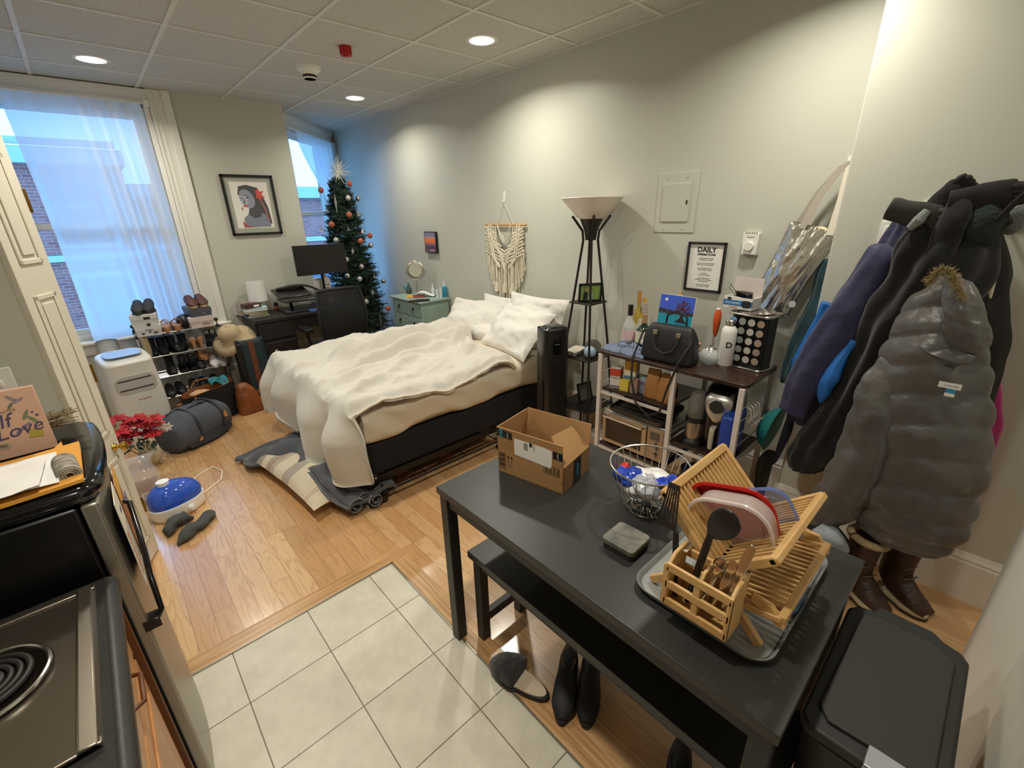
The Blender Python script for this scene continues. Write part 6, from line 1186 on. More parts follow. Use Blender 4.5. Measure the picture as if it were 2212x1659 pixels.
frame_lines(b, .006, .018, .034, .088); [b.prism(rect(.024, .002 + .002 * (k % 3), .02, .026 + k * .0068), 0, .0005, FR) for k in range(9)]
for x in (.048, .064): b.prism(rect(.002, .03, x, .06), 0, .0005, FR); b.prism([(x - .006, .072), (x + .006, .072), (x, .084)], 0, .0005, FR)
b.prism(rect(.026, .0015, .056, .04), 0, .0005, FR)
frame_lines(b, .205, .065, .27, .1); [b.prism(rect(.001 + .0015 * (k % 3), .028, .21 + k * .0052, .083), 0, .0005, FR) for k in range(12)]
b.prism([(.27, .048), (.285, .046), (.3, .05), (.285, .043)], 0, .0005, FR)
pm_ = b.build('printed_marks', m_cprint, t); pm_['kind'] = 'stuff'
FS = frame3((L1 + .0003, 0, 0), (0, 1, 0), (0, 0, 1)); b = B(); b.prism(rect(.055, .10, .10, .053), 0, .0006, FS); b.build('side_tape', m_tape, t); text('prime', .02, mat('tape_blue', '4aa3c4'), t, FS @ tr(.10, .055, .0008) @ rz(PI / 2))
# scale
b = B(); b.prism(rrect(.102, .104, .012), .012, .024); b.prism(rrect(.1, .102, .012), .0, .010); m_cnc = mat('mottled_slate', '4f504c', r=.5, c2='7d7a6e', ns=14, det=5)
t = thing('kitchen_scale', (.961, .576, TZ), 'square grey mottled kitchen scale on the black table', 'kitchen scale', rot=.02)
b = B(); b.prism(rrect(.104, .106, .014), .018, .034); b.build('weighing_plate', m_cnc, t, bev=.002); b = B(); b.prism(rrect(.1, .102, .012), 0, .018); b.build('base', col('2b2a28', r=.5), t, bev=.002)
# wire basket
bc = V((1.165, .635, TZ)); t = thing('wire_fruit_basket', bc, 'chrome wire fruit basket on the black table', 'basket')
def rb(z): return .055 + .07 * (z / .17) ** .6
b = B(); b.tube([(rb(.17) * math.cos(a), rb(.17) * math.sin(a), .17) for a in [2 * PI * i / 48 for i in range(48)]], .0032, 8, closed=True); b.build('rim', m_chrome, t, smooth=True)
b = B(); b.tube([(.062 * math.cos(a), .062 * math.sin(a), .006) for a in [2 * PI * i / 40 for i in range(40)]], .002, 6, closed=True); b.tube([(.045 * math.cos(a), .045 * math.sin(a), .012) for a in [2 * PI * i / 40 for i in range(40)]], .0018, 6, closed=True)
for k in range(28): a = 2 * PI * k / 28; ca, sa = math.cos(a), math.sin(a); b.tube([(rb(z) * ca, rb(z) * sa, z) for z in (.17, .13, .09, .05, .025)] + [(.062 * ca, .062 * sa, .006), (.035 * ca, .035 * sa, .012), (.012 * ca, .012 * sa, .014)], .0014, 5)
b.build('wires', m_chrome, t, smooth=True)
b = B(); b.cyl((0, 0, .012), (0, 0, .018), .017, n=20); b.build('centre_disc', m_black, t)
t = thing('bread_bag', bc + V((0, 0, .10)), 'crumpled blue, white and red plastic bag inside the wire basket', 'plastic bag')
def cr(sd, sx, sy, sz, dx=0, dy=0, dz=0, am=.014):
    b = B(); b.ball((dx, dy, dz), 1, 34, sc=(sx, sy, sz)); out = []
    for q in b.v: q = V(q); n_ = (q - V((dx, dy, dz))).normalized(); out.append(tuple(q + n_ * am * (noise.ridged_multi_fractal(q * 22 + V((sd, 0, 0)), 1, 2, 3, 1, 2) - 1)))
    b.v = out; return b
m_b1 = mat('blue_film', '2345b8', r=.18, spec=.8); m_b2 = mat('clear_film', 'b9bcc4', r=.15, alpha=.75); m_b3 = mat('white_red_film', 'd9d6d6', r=.3, c2='e8e4e2', ns=30)
cr(1, .085, .085, .03, 0, 0, .0).build('white_part', m_b3, t, smooth=True, ang=.5); cr(2, .04, .045, .03, -.045, .045, .02, .02).build('blue_part', m_b1, t, smooth=True, ang=.4); cr(3, .05, .035, .022, .0, -.07, .022, .018).build('blue_part', m_b1, t, smooth=True, ang=.4); cr(5, .045, .045, .025, -.045, -.02, .02, .015).build('clear_part', m_b2, t, smooth=True, ang=.4); cr(6, .02, .02, .015, -.015, .085, .025).build('red_part', mat('red_film', 'c42a22', r=.25), t, smooth=True)
b = B(); b.x = MX.Identity(4); b.grid(lambda u, v: (-.02 + .03 * v, -.09 - .05 * u, .03 + .02 * math.sin(u * 4) + .01 * v), 8, 3, thick=.001); b.build('twisted_end', m_b1, t, smooth=True)
# grey draining tray
t = thing('draining_tray', (1.075, .31, TZ), 'light grey plastic tray under the bamboo dish rack', 'tray')
RR = rrect(.46, .32, .05, 7); b = B(); b.prism(RR, .004, .008)
k_ = len(RR); vs = []
for (s_, z) in ((1, .004), (1.02, .008), (1.035, .02), (1.05, .022), (1.05, .018), (1.03, .012), (1.0, .0)):
    vs += [(x * s_, y * (1 + (s_ - 1) * 1.4), z) for x, y in RR]
fs = [(r_ * k_ + i, r_ * k_ + (i + 1) % k_, (r_ + 1) * k_ + (i + 1) % k_, (r_ + 1) * k_ + i) for r_ in range(6) for i in range(k_)]
b.add(vs, fs); b.build('tray_body', mat('tray_grey', '8f918f', r=.45, c2='868886', ns=15), t, smooth=True, ang=.9)
# bamboo dish rack
m_bam = mat('bamboo', 'cfa86e', r=.45, c2='c49a5f', ns=3, st=(2, 12, 12)); RXA, RXB = .888, 1.208; TR0 = TZ + .0085
t = thing('dish_rack', (RXA, .31, TZ), 'bamboo folding dish rack with slatted shelves on the black table', 'dish rack')
def yz(x, y, z): return (x - RXA, y - .31, z - TZ)
def panel(name, y0, z0, y1, z1, t0, t1, n=17, w=.018):
    """slatted frame between cross points (y0,z0)-(y1,z1); slats between fractions t0..t1"""
    b = B(); A_, C_ = V((0, y0 - .31, z0 - TZ)), V((0, y1 - .31, z1 - TZ)); dd = (C_ - A_); nn = dd.normalized(); Lx = RXB - RXA
    for x in (0, Lx): b = B(); b.bar(V((x, 0, 0)) + A_, V((x, 0, 0)) + C_, .014, .022, up=(0, -nn.z, nn.y)); b.build('side_rail', m_bam, t, bev=.003)
    b = B(); b.bar(A_ + dd * .985 + V((-.007, 0, 0)), A_ + dd * .985 + V((Lx + .007, 0, 0)), .016, .022, up=tuple(nn)); b.build('top_rail', m_bam, t, bev=.003)
    for k in range(n):
        x = Lx * (k + 1) / (n + 1); b = B(); b.bar(V((x, 0, 0)) + A_ + dd * t0, V((x, 0, 0)) + A_ + dd * t1, .006, .010, up=(0, -nn.z, nn.y)); b.build('slat', m_bam, t)
panel('left_leaning', .175, TR0 + .008, .44, 1.045, .45, .96)
panel('right_leaning', .445, TR0 + .008, .178, 1.005, .45, .96)
Lx = RXB - RXA
b = B(); b.bar((-.005, -.165, .118), (Lx + .005, -.165, .118), .016, .02); b.build('lower_rail', m_bam, t, bev=.003); b = B(); b.bar((0, -.165, .118), (0, .03, .085), .02, .016); b.bar((Lx, -.165, .118), (Lx, .03, .085), .02, .016); b.bar((0, -.0, .06), (Lx, -.0, .06), .02, .016); b.build('lower_shelf_frame', m_bam, t, bev=.003)
for k in range(17): x = Lx * (k + 1) / 18; b = B(); b.bar((x, -.16, .112), (x, .02, .08), .006, .010); b.build('lower_slat', m_bam, t)
for x in (0, Lx): b = B(); b.prism([(-.175, .1), (-.145, .14), (-.10, .145), (-.10, .125), (-.14, .11), (-.16, .095)], -.007, .007, tr(x, 0, 0) @ frame3((0, 0, 0), (0, 1, 0), (0, 0, 1))); b.build('curved_bracket', m_bam, t, bev=.003)
# utensil caddy
t = thing('utensil_caddy', (.793, .217, TZ + .066), 'small bamboo utensil caddy hooked on the rack front', 'utensil holder'); cw, cd, ch_ = .084, .15, .122
b = B()
for z in (.0, .05, .098): b.box((0, 0, z), (.008, cd, z + .02)); b.box((cw - .008, 0, z), (cw, cd, z + .022))
for y in (0, cd / 2 - .006, cd - .008): b.box((.001, y, .0), (.009, y + .014 if y else .01, ch_ - .01))
b.build('slatted_sides', m_bam, t, bev=.001)
b = B(); b.prism([(0, 0), (cw, 0), (cw, ch_ + .012), (cw * .35, ch_ + .012), (0, ch_ - .01)], -.009, 0, frame3((0, -.0, 0), (1, 0, 0), (0, 0, 1))); b.build('end_board', m_bam, t, bev=.003)
b = B(); b.prism([(0, 0), (cw, 0), (cw, ch_ + .012), (cw * .35, ch_ + .012), (0, ch_ - .01)], -.009, 0, frame3((0, cd - .009, 0), (1, 0, 0), (0, 0, 1))); b.build('end_board', m_bam, t, bev=.003)
b = B(); b.prism([(.01, 0), (cw - .01, 0), (cw - .01, ch_), (cw * .35, ch_), (.01, ch_ - .02)], -.008, 0, frame3((0, cd / 2 - .004, 0), (1, 0, 0), (0, 0, 1))); b.build('divider', m_bam, t, bev=.002)
b = B(); b.box((.008, .0, -.004), (cw - .008, cd, .004)); b.build('floor_slats', m_bam, t)
for y in (.012, cd - .012): b = B(); b.box((cw - .03, y - .007, ch_ + .0), (cw + .012, y + .007, ch_ + .004)); b.box((cw + .008, y - .007, ch_ - .02), (cw + .012, y + .007, ch_ + .004)); b.build('metal_hook', m_chrome, t)
# utensils
def P_in(y, x=.90, z=TZ + .08): return V((x - .065, y - .013, z))
a0 = P_in(.335, .89); a1 = PX(1575, 1128, .84); b = B(); n_ = (a1 - a0)
t = thing('serving_spoon', a0, 'large black nylon serving spoon standing in the caddy', 'spoon')
sp0 = PX(1535, 1155, .835) - a0; sc = PX(1573, 1125, .83) - a0
b = B(); b.tube([(0, 0, 0), sp0 * .5, sp0 * .85, sp0], [.006, .008, .0085, .007], 10); b.build('handle', mat('nylon_black', '131212', r=.4), t, smooth=True)
dr = (sc - sp0).normalized(); b = B(); sd_ = V((-1, 0, .3)).normalized(); w2 = dr.cross(sd_).normalized()
b.loft([(sp0 - dr * .004, tuple(w2 * .008), tuple(sd_ * .004)), (sp0 + dr * .02, tuple(w2 * .024), tuple(sd_ * .006)), (sp0 + dr * .05, tuple(w2 * .031), tuple(sd_ * .008)), (sp0 + dr * .078, tuple(w2 * .025), tuple(sd_ * .006)), (sp0 + dr * .09, tuple(w2 * .008), tuple(sd_ * .003))], 24, 6); b.build('bowl', mat('nylon_black', '131212'), t, smooth=True)
a0 = P_in(.362, .885); t = thing('slotted_turner', a0, 'black slotted turner leaning left out of the caddy', 'spatula')
h1 = PX(1460, 1150, .85) - a0; hd = PX(1437, 1130, .875) - a0; b = B(); b.tube([(0, 0, 0), h1 * .5, h1], [.006, .0075, .007], 10); b.build('handle', mat('nylon_black', '131212'), t, smooth=True)
c0_, c1_, c2_, c3_ = [PX(u, v, x) - a0 for u, v, x in ((1460, 1148, .85), (1416, 1128, .86), (1446, 1040, .87), (1470, 1050, .855))]
b = B(); N = 6
for k in range(N):
    f0, f1 = k / N, (k + .55) / N; b.grid(lambda u, v: (c0_.lerp(c1_, f0 + (f1 - f0) * u)).lerp(c3_.lerp(c2_, f0 + (f1 - f0) * u), .12 + .76 * v), 2, 3, thick=.002)
b.grid(lambda u, v: (c0_.lerp(c1_, u)).lerp(c3_.lerp(c2_, u), .14 * v), 4, 1, thick=.002); b.grid(lambda u, v: (c0_.lerp(c1_, u * .97)).lerp(c3_.lerp(c2_, u * .97), .88 + .12 * v), 4, 1, thick=.002)
b.build('slotted_head', mat('nylon_black', '131212'), t)
for k, (y, x, u, v, r_, kind, lb2) in enumerate(((.30, .90, 1560, 1215, .012, 'spoon', 'steel spoon in the caddy, bowl up beside divider'), (.285, .895, 1583, 1220, .010, 'knife', 'steel table knife in the caddy middle'), (.265, .90, 1622, 1188, .009, 'knife', 'steel butter knife sticking out to the right of the caddy'), (.31, .88, 1548, 1235, .008, 'fork', 'steel fork with tines down in the caddy'))):
    a0 = P_in(y, x); e = PX(u, v, x - .055) - a0; t = thing('table_' + kind if kind != 'knife' else 'table_knife', a0, lb2, kind, 'cutlery in the caddy'); b = B(); dd = e.normalized(); sv = dd.cross(V((1, 0, 0))).normalized()
    if kind == 'spoon': b.loft([((0, 0, 0), tuple(sv * .003), (.0015, 0, 0)), (e * .75, tuple(sv * .004), (.0015, 0, 0)), (e * .88, tuple(sv * .016), (.002, 0, 0)), (e, tuple(sv * .014), (.003, 0, 0)), (e + dd * .012, tuple(sv * .005), (.001, 0, 0))], 16, 5)
    elif kind == 'knife': b.loft([((0, 0, 0), tuple(sv * .006), (.003, 0, 0)), (e * .5, tuple(sv * .005), (.002, 0, 0)), (e * .6, tuple(sv * .009), (.0012, 0, 0)), (e, tuple(sv * .009), (.001, 0, 0)), (e + dd * .012, tuple(sv * .002), (.0008, 0, 0))], 12, 5)
    else: b.loft([((0, 0, 0), tuple(sv * .003), (.0015, 0, 0)), (e, tuple(sv * .007), (.0015, 0, 0)), (e + dd * .01, tuple(sv * .005), (.001, 0, 0))], 12, 4)
    b.build('blade' if kind != 'spoon' else 'spoon_body', m_chrome, t, smooth=True)
# food container parts in the rack
def lidf(name, x, u, v, w, h, m, lbl, tilt, dep=.012, rr=.05, cat='food container', rt=.0, ins=None):
    c_ = PX(u, v, x); t = thing(name, (0, 0, 0), lbl, cat); t.matrix_world = frame3(c_, (0, -math.cos(rt), math.sin(rt)), (.0, math.sin(rt), math.cos(rt))) @ rx(tilt)
    RR = rrect(w, h, rr, 7); k_ = len(RR); b = B(); vs = []
    prof = ((1, 0), (1.0, .006), (.955, .008), (.93, -dep), (.60, -dep - .001), (.58, -dep + .004), (.02, -dep + .004))
    for s_, z in prof: vs += [(x_ * s_, y_ * s_, z) for x_, y_ in RR]
    b.add(vs, [(r_ * k_ + i, r_ * k_ + (i + 1) % k_, (r_ + 1) * k_ + (i + 1) % k_, (r_ + 1) * k_ + i) for r_ in range(len(prof) - 1) for i in range(k_)] + [tuple((len(prof) - 1) * k_ + i for i in range(k_))])
    b.build('container' if dep > .02 else 'lid_body', m, t, smooth=True, ang=.8)
    b = B(); b.tube([(x_ * 1.0, y_ * 1.0, .003) for x_, y_ in RR], .0028, 6, closed=True); b.build('rim', ins or m, t, smooth=True); return t
m_redl = mat('red_lid_plastic', 'a8120f', r=.25); m_clrp = mat('clear_container', 'e2cfcd', r=.12, alpha=.45, spec=.7)
lidf('food_container', .95, 1578, 1148, .19, .17, m_clrp, 'clear plastic food container standing in rack behind utensils', .15, .045, .06, rt=.28, ins=mat('clear_rim', 'e6dcda', r=.2, alpha=.7))
lidf('container_lid', 1.0, 1583, 1118, .205, .18, m_redl, 'bright red container lid standing behind clear container', .1, .008, .06, 'lid', rt=.28)
lidf('container_lid', 1.06, 1650, 1110, .15, .14, mat('blue_clear', '6d86c0', r=.15, alpha=.5), 'blue tinted clear lid in the rack, furthest back', .1, .01, .04, 'lid', rt=.5)
b = B(); b.prism(el(0, 0, .045, .06, 20), 0, .003); o = solo(b, 'container_lid', mat('green_lid', '3f8a5c', r=.4), (0, 0, 0), 'small green lid seen through the blue clear one', 'lid'); o.matrix_world = frame3(PX(1640, 1115, 1.12), (0, -1, .3), (0, .3, 1))
b = B(); b.prism(rrect(.14, .09, .02), 0, .05); solo(b, 'food_container', mat('blue_tint_box', '5f7fa8', r=.2, alpha=.75), (1.07, .215, TZ + .012), 'blue tinted plastic box under the rack\'s lower shelf', 'food container', bev=.006, rot=PI / 2)
# trash can
m_tc = mat('can_black', '232322', r=.55, bump=.08, bs=200); m_tl = mat('can_lid', '2c2c2a', r=.6, bump=.1, bs=300)
t = thing('trash_can', (1.115, -.045, 0), 'large black plastic trash can beside the table\'s short end', 'trash can')
TA = math.atan2(.14, .0); zt = .615
b = B(); b.loft([((0, 0, 0), (.19, 0, 0), (0, .095, 0), 6), ((0, 0, .3), (.215, 0, 0), (0, .105, 0), 6), ((0, 0, zt), (.235, 0, 0), (0, .112, 0), 6)], 60, 5); b.build('bin_body', m_tc, t, smooth=True, ang=.6)
b = B(); poly = [(-.235, -.12), (-.235, .1), (-.21, .118), (.19, .118), (.215, .1), (.225, .07), (.255, .06), (.255, -.055), (.235, -.075), (.225, -.11), (.2, -.125), (-.2, -.125)]
b.prism(poly, zt, zt + .03); b.build('lid_rim', m_tc, t, bev=.008)
b = B(); b.prism([(-.19, -.085), (-.2, .07), (-.17, .095), (.18, .085), (.2, .05), (.2, -.06), (.17, -.1), (-.16, -.1)], zt + .03, zt + .038); b.build('flap', m_tl, t, bev=.004)
b = B(); b.box((-.243, -.07, zt - .01), (-.234, .0, zt + .036)); b.box((-.243, -.07, zt + .030), (-.19, .0, zt + .0375)); b.build('silver_badge', mat('silver_badge', 'b9bcc4', r=.3, m=.5), t, bev=.002)
b = B(); b.box((-.1, .02, 0), (.1, .09, .03)); solo(b, 'white_door_stop', m_white, (2.46, .60, 0), 'white floor register fin by the cart', 'vent', rot=.3) if False else None
# slippers and shoes under the bench
m_fuzz = mat('black_fuzzy', '141210', r=.97, sheen=.3, bump=.8, bs=150)
t = thing('slipper', (.80, .89, 0), 'black fuzzy slipper with cream insole under the bench', 'slipper', rot=.22)
sole = [(.052 * math.sin(a) * (1.1 if math.cos(a) > 0 else .85), .135 * math.cos(a)) for a in [2 * PI * i / 30 for i in range(30)]]
b = B(); b.prism(sole, 0, .022); b.build('sole', m_black, t, bev=.006); b = B(); b.prism([(x * .88, y * .9) for x, y in sole], .022, .027); b.build('insole', mat('insole_cream', 'bfae98', r=.95), t, bev=.002)
b = B(); b.loft([((0, .13, .02), (.02, 0, 0), (0, 0, .012)), ((0, .09, .035), (.052, 0, 0), (0, 0, .03)), ((0, .04, .045), (.06, 0, 0), (0, 0, .042)), ((0, .0, .05), (.06, 0, 0), (0, 0, .045)), ((0, -.005, .05), (.052, 0, 0), (0, 0, .038))], 30, 7, amp=.004, ns=40); b.build('fuzzy_upper', m_fuzz, t, smooth=True, ang=3)
def shoe(loc, rot, m, lbl, name='shoe', cat='shoe', group=None, L=.13, lining=None, solem=None, hi=.0, s=1.0):
    t = thing(name, loc, lbl, cat, group, rot=rot)
    so = [(.043 * s * math.sin(a) * (1.05 if math.cos(a) > 0 else .8), L * math.cos(a)) for a in [2 * PI * i / 26 for i in range(26)]]
    b = B(); b.prism(so, 0, .022 * s); b.build('sole', solem or m, t, bev=.005)
    b = B(); b.loft([((0, L * .93, .025 * s), (.015 * s, 0, 0), (0, .0, .008)), ((0, L * .65, .038 * s), (.041 * s, 0, 0), (0, .0, .022 * s)), ((0, L * .2, .05 * s), (.042 * s, 0, 0), (0, .01, .036 * s)), ((0, -L * .2, .06 * s + hi * .4), (.036 * s, 0, 0), (0, .02, .04 * s + hi * .3)), ((0, -L * .55, .062 * s + hi * .5), (.035 * s, 0, 0), (0, .01, .045 * s + hi * .5)), ((0, -L * .93, .055 * s + hi * .4), (.024 * s, 0, 0), (0, 0, .035 * s + hi * .3))], 26, 6); b.build('upper', m, t, smooth=True, ang=3)
    b = B(); b.prism([(x * .62, y * .42 - L * .42) for x, y in so], .088 * s + hi * .9, .097 * s + hi * .98); b.build('opening', lining or col('0a0a0a', r=.9), t, bev=.002); return t
m_sb = mat('shoe_black', '131211', r=.6)
shoe((.91, .745, 0), 2.15, m_sb, 'black loafer shoe with tan heel lining, nearer slipper', lining=mat('tan_lining', '7a5a2e', r=.8), group='black shoes under the bench', L=.14)
shoe((.965, .68, 0), 2.15, m_sb, 'black loafer shoe, further from the slipper', group='black shoes under the bench', L=.14)
shoe((.90, .30, 0), 1.9, m_sb, 'black shoe deep under the bench near the trash can', L=.14)
# ================================================================ KITCHEN SIDE: COUNTER, COOKTOP, FRIDGE, BIFOLD DOOR
KX = -.13
m_lam = mat('black_laminate', '222120', r=.42, c2='2c2b29', ns=7, bump=.05, bs=90); m_cab = mat('honey_oak', 'b98350', r=.4, c2='a87444', ns=2.2, st=(14, 14, 1.2)); m_oakd = mat('dark_oak_strip', '5e3413', r=.4)
t = thing('kitchen_counter', (KX, -.6, 0), 'black laminate kitchen worktop at the lower left', 'counter')
b = B(); b.box((-.64, 0, .87), (-.035, 1.865, .91)); b.cyl((-.036, 0, .889), (-.036, 1.865, .889), .0215, n=20); b.build('worktop', m_lam, t, bev=.002, smooth=True)
t = thing('base_cabinet', (KX, -.6, 0), 'honey oak base cabinet under the black worktop', 'cabinet')
b = B(); b.box((-.62, 0, .1), (-.06, 1.86, .869)); b.box((-.62, 0, 0), (-.12, 1.86, .1)); b.build('carcass', m_cab, t)
for k in range(4):
    y0 = .03 + k * .46; b = B(); b.box((-.06, y0, .70), (-.04, y0 + .42, .85)); d_ = b.build('drawer', m_cab, t, bev=.004)
    b = B(); b.tube([(-.04, y0 + .16, .775), (-.02, y0 + .17, .775), (-.02, y0 + .25, .775), (-.04, y0 + .26, .775)], .005, 8); b.build('handle', m_oakd, d_, smooth=True)
    b = B(); b.box((-.06, y0, .13), (-.04, y0 + .42, .68)); d_ = b.build('door', m_cab, t, bev=.004)
    b = B(); b.box((-.042, y0 + .06, .19), (-.034, y0 + .36, .62)); b.build('raised_panel', m_cab, d_, bev=.006)
b = B(); b.box((-.075, 1.862, 0), (-.03, 1.88, .868)); b.build('end_strip', m_oakd, t, bev=.002)
# cooktop
m_ss = mat('cooktop_steel', '9b9184', r=.3, m=.95, bump=.04, bs=160, st=(1, 20, 1))
CXr, CYa, CYb = -.182, .79, 1.235; zc = .9105
t = thing('cooktop', (CXr, CYa, zc), 'stainless coil cooktop set in the black worktop', 'cooktop')
W_, D_ = .50, CYb - CYa
b = B(); b.box((-W_, 0, 0), (-.03, D_, .008)); b.prism([(0, 0), (-.006, .014), (-.028, .017), (-.034, .006), (-.034, 0)], 0, D_, frame3((0, D_, 0), (1, 0, 0), (0, 0, 1))); b.box((-W_, 0, 0), (-.0, .014, .012)); b.box((-W_, D_ - .014, 0), (0, D_, .012)); b.build('steel_top', m_ss, t, bev=.002)
for (x, y, r_) in ((-.155, .255, .082), (-.38, .30, .10)):
    b = B(); b.lathe([(r_ + .012, .012), (r_ + .008, .016), (r_ - .002, .010), (r_ - .02, .004), (.02, .002), (.001, .002)], 48, tr(x, y, 0)); d_ = b.build('drip_pan', mat('drip_pan', '2c2420', r=.22, m=.8), t, smooth=True); b = B(); b.tube([(x + (r_ + .006) * math.cos(a), y + (r_ + .006) * math.sin(a), .014) for a in [2 * PI * i / 48 for i in range(48)]], .0045, 8, closed=True); b.build('chrome_ring', m_chrome, t, smooth=True)
    b = B(); pts = [(x + (.014 + (r_ - .03) * k / 150) * math.cos(k * 2 * PI * 4.2 / 150), y + (.014 + (r_ - .03) * k / 150) * math.sin(k * 2 * PI * 4.2 / 150), .018) for k in range(151)]; b.tube(pts, .0052, 8); b.build('coil_burner', mat('coil_black', '1b1816', r=.5), t, smooth=True)
# refrigerator
FX, FY0, FY1, FT = -.112, 1.30, 1.80, 1.135
m_fb = mat('fridge_black', '0b0a0b', r=.3, spec=.5); m_fd = mat('fridge_steel', '9c968b', r=.35, m=.85, bump=.03, bs=150, st=(1, 1, 30))
t = thing('refrigerator', (FX, FY0, 0), 'small black refrigerator with stainless door beside the cooktop', 'refrigerator')
dpt = .56; w_ = FY1 - FY0
b = B(); b.box((-dpt, .0, .03), (-.055, w_, FT - .05)); b.build('body', m_fb, t, bev=.006)
def dfront(u): return -.018 * (2 * u - 1) ** 2
b = B(); poly = [(dfront(k / 12), w_ * k / 12) for k in range(13)] + [(-.05, w_), (-.05, 0)]
b.prism(poly, .04, FT - .05); b.build('door', m_fd, t, bev=.006)
b = B(); poly = [(dfront(k / 12) + .012 - (.02 if k in (0, 12) else 0), w_ * k / 12) for k in range(13)] + [(-dpt, w_ + .004), (-dpt, -.004)]; b.prism(poly, FT - .05, FT); b.build('top_cap', mat('fridge_gloss', '0c0d10', r=.12, spec=.7), t, bev=.02)
b = B(); HP = [PY(u_, v_, y_) - V((FX, FY0, 0)) for u_, v_, y_ in ((280, 1085, 1.52), (296, 1135, 1.46), (311, 1190, 1.41), (323, 1240, 1.37), (329, 1290, 1.335), (326, 1325, 1.318))]
HP = [V((max(p_.x, .014), p_.y, p_.z)) for p_ in HP]; b.tube([V((-.005, HP[0].y, HP[0].z + .02))] + HP + [HP[-1] + V((-.02, -.004, -.02))], [.008] + [.007] * 6 + [.012], 10); q_ = HP[-1]; b.box((-.03, q_.y - .022, q_.z - .035), (.006, q_.y + .015, q_.z - .005)); b.build('handle', mat('handle_black', '0d0b0b', r=.15), t, smooth=True, bev=.002)
b = B(); [b.box((x, y, 0), (x + .03, y + .03, .03)) for x in (-.1, -.5) for y in (.03, w_ - .06)]; b.build('foot', m_black, t)
# papers on the fridge door
def sheet(name, y0, y1, z0, z1, m, lbl, art=(), x=.004, cat='paper', tilt=0.0):
    t = thing(name, (FX + x, FY0 + (y0 + y1) / 2, (z0 + z1) / 2), lbl, cat, rot3=(tilt, 0, 0)); w, h = (y1 - y0), z1 - z0
    b = B(); b.box((-.001, -w / 2, -h / 2), (.001, w / 2, h / 2)); b.build('sheet', m, t)
    for k, (n, c_, ys, zs) in enumerate(art):
        b = B(); [b.box((.0011, w * ya - w / 2, h * za - h / 2), (.0016 + .0002 * k, w * yb - w / 2, h * zb - h / 2)) for ya, yb in ys for za, zb in zs]; b.build(n, col(c_), t)
    return t
sheet('weekly_list', .03, .17, .80, 1.05, mat('flyer_cream', 'd9d0bf', r=.8), 'cream printed list with red words on the fridge door', [('text_lines', '8a8378', ((.1, .45), (.55, .9)), [(.1 + k * .045, .115 + k * .045) for k in range(12)]), ('red_words', 'c4452f', ((.1, .3),), [(.12 + k * .09, .15 + k * .09) for k in range(6)]), ('purple_mark', '3d3358', ((.5, .7),), ((.75, .79),))])
sheet('photo_flyer', .18, .34, .74, 1.03, mat('orange_photo', 'b9783a', r=.5, c2='6f3a22', ns=18), 'glossy orange photo flyer on the fridge door', [('photo_top', 'd3a23c', ((0, 1),), ((.8, 1.0),))], x=.006)
sheet('blue_flyer', .30, .42, .66, .90, mat('indigo_flyer', '2d2b66', r=.4, c2='5a6fa0', ns=9), 'indigo flyer on the fridge door furthest from camera', x=.006)
# things on the fridge
TZF = FT + .001
t = thing('padded_envelope', (-.37, 1.42, TZF), 'yellow padded envelope on the fridge top under white papers', 'envelope', rot=.02)
b = B(); b.grid(lambda u, v: (.46 * u - .23, .24 * v - .12, .012 + .003 * math.sin(u * 7) + .006 * (v > .9)), 16, 8, thick=.008); b.build('envelope_body', mat('manila', 'd9993c', r=.7), t, smooth=True); b = B(); b.prism([(.17, .10), (.2, .11), (.195, .17)], .012, .014); b.build('torn_flap', mat('manila', 'd9993c'), t)
for k, (x, y, r_, z, w, h, lb2) in enumerate(((-.40, 1.405, .05, .016, .44, .20, 'white opened letter lying on the yellow envelope'), (-.37, 1.385, -.04, .022, .34, .16, 'crumpled white letter with purple shading on the pile top'), (-.42, 1.44, .2, .028, .24, .11, 'white windowed envelope behind the letters'))):
    b = B(); b.grid(lambda u, v: (w * u - w / 2, h * v - h / 2, z + .012 * math.sin(u * 5 + k) * (1 if k else .3) + .010 * abs(noise.noise(V((u * 4, v * 4, k))))), 16, 10, thick=.001)
    solo(b, 'letter', mat('letter_white', 'e6e2e0', r=.8), (x, y, TZF + .005 + .008 * k), lb2, 'letter', 'papers on the fridge', rot=r_, smooth=True)
b = B()
for k in range(3): b.tube([(.017 * (1 - k * .27) * math.cos(a) , 0, .018 + .016 * (1 - k * .27) * math.sin(a)) for a in [2 * PI * i / 20 for i in range(20)]], .002, 4, closed=True)
b.grid(lambda u, v: (.018 * math.cos(2 * PI * u), .10 * v, .018 + .017 * math.sin(2 * PI * u)), 20, 6, thick=.004); solo(b, 'rolled_newspaper', mat('newsprint', 'a8a093', r=.9, c2='6d665c', ns=50), (PZ(158, 985, TZF).x, 1.335, TZF), 'rolled newspaper beside the envelope on the fridge', 'newspaper', rot=.12, smooth=True)
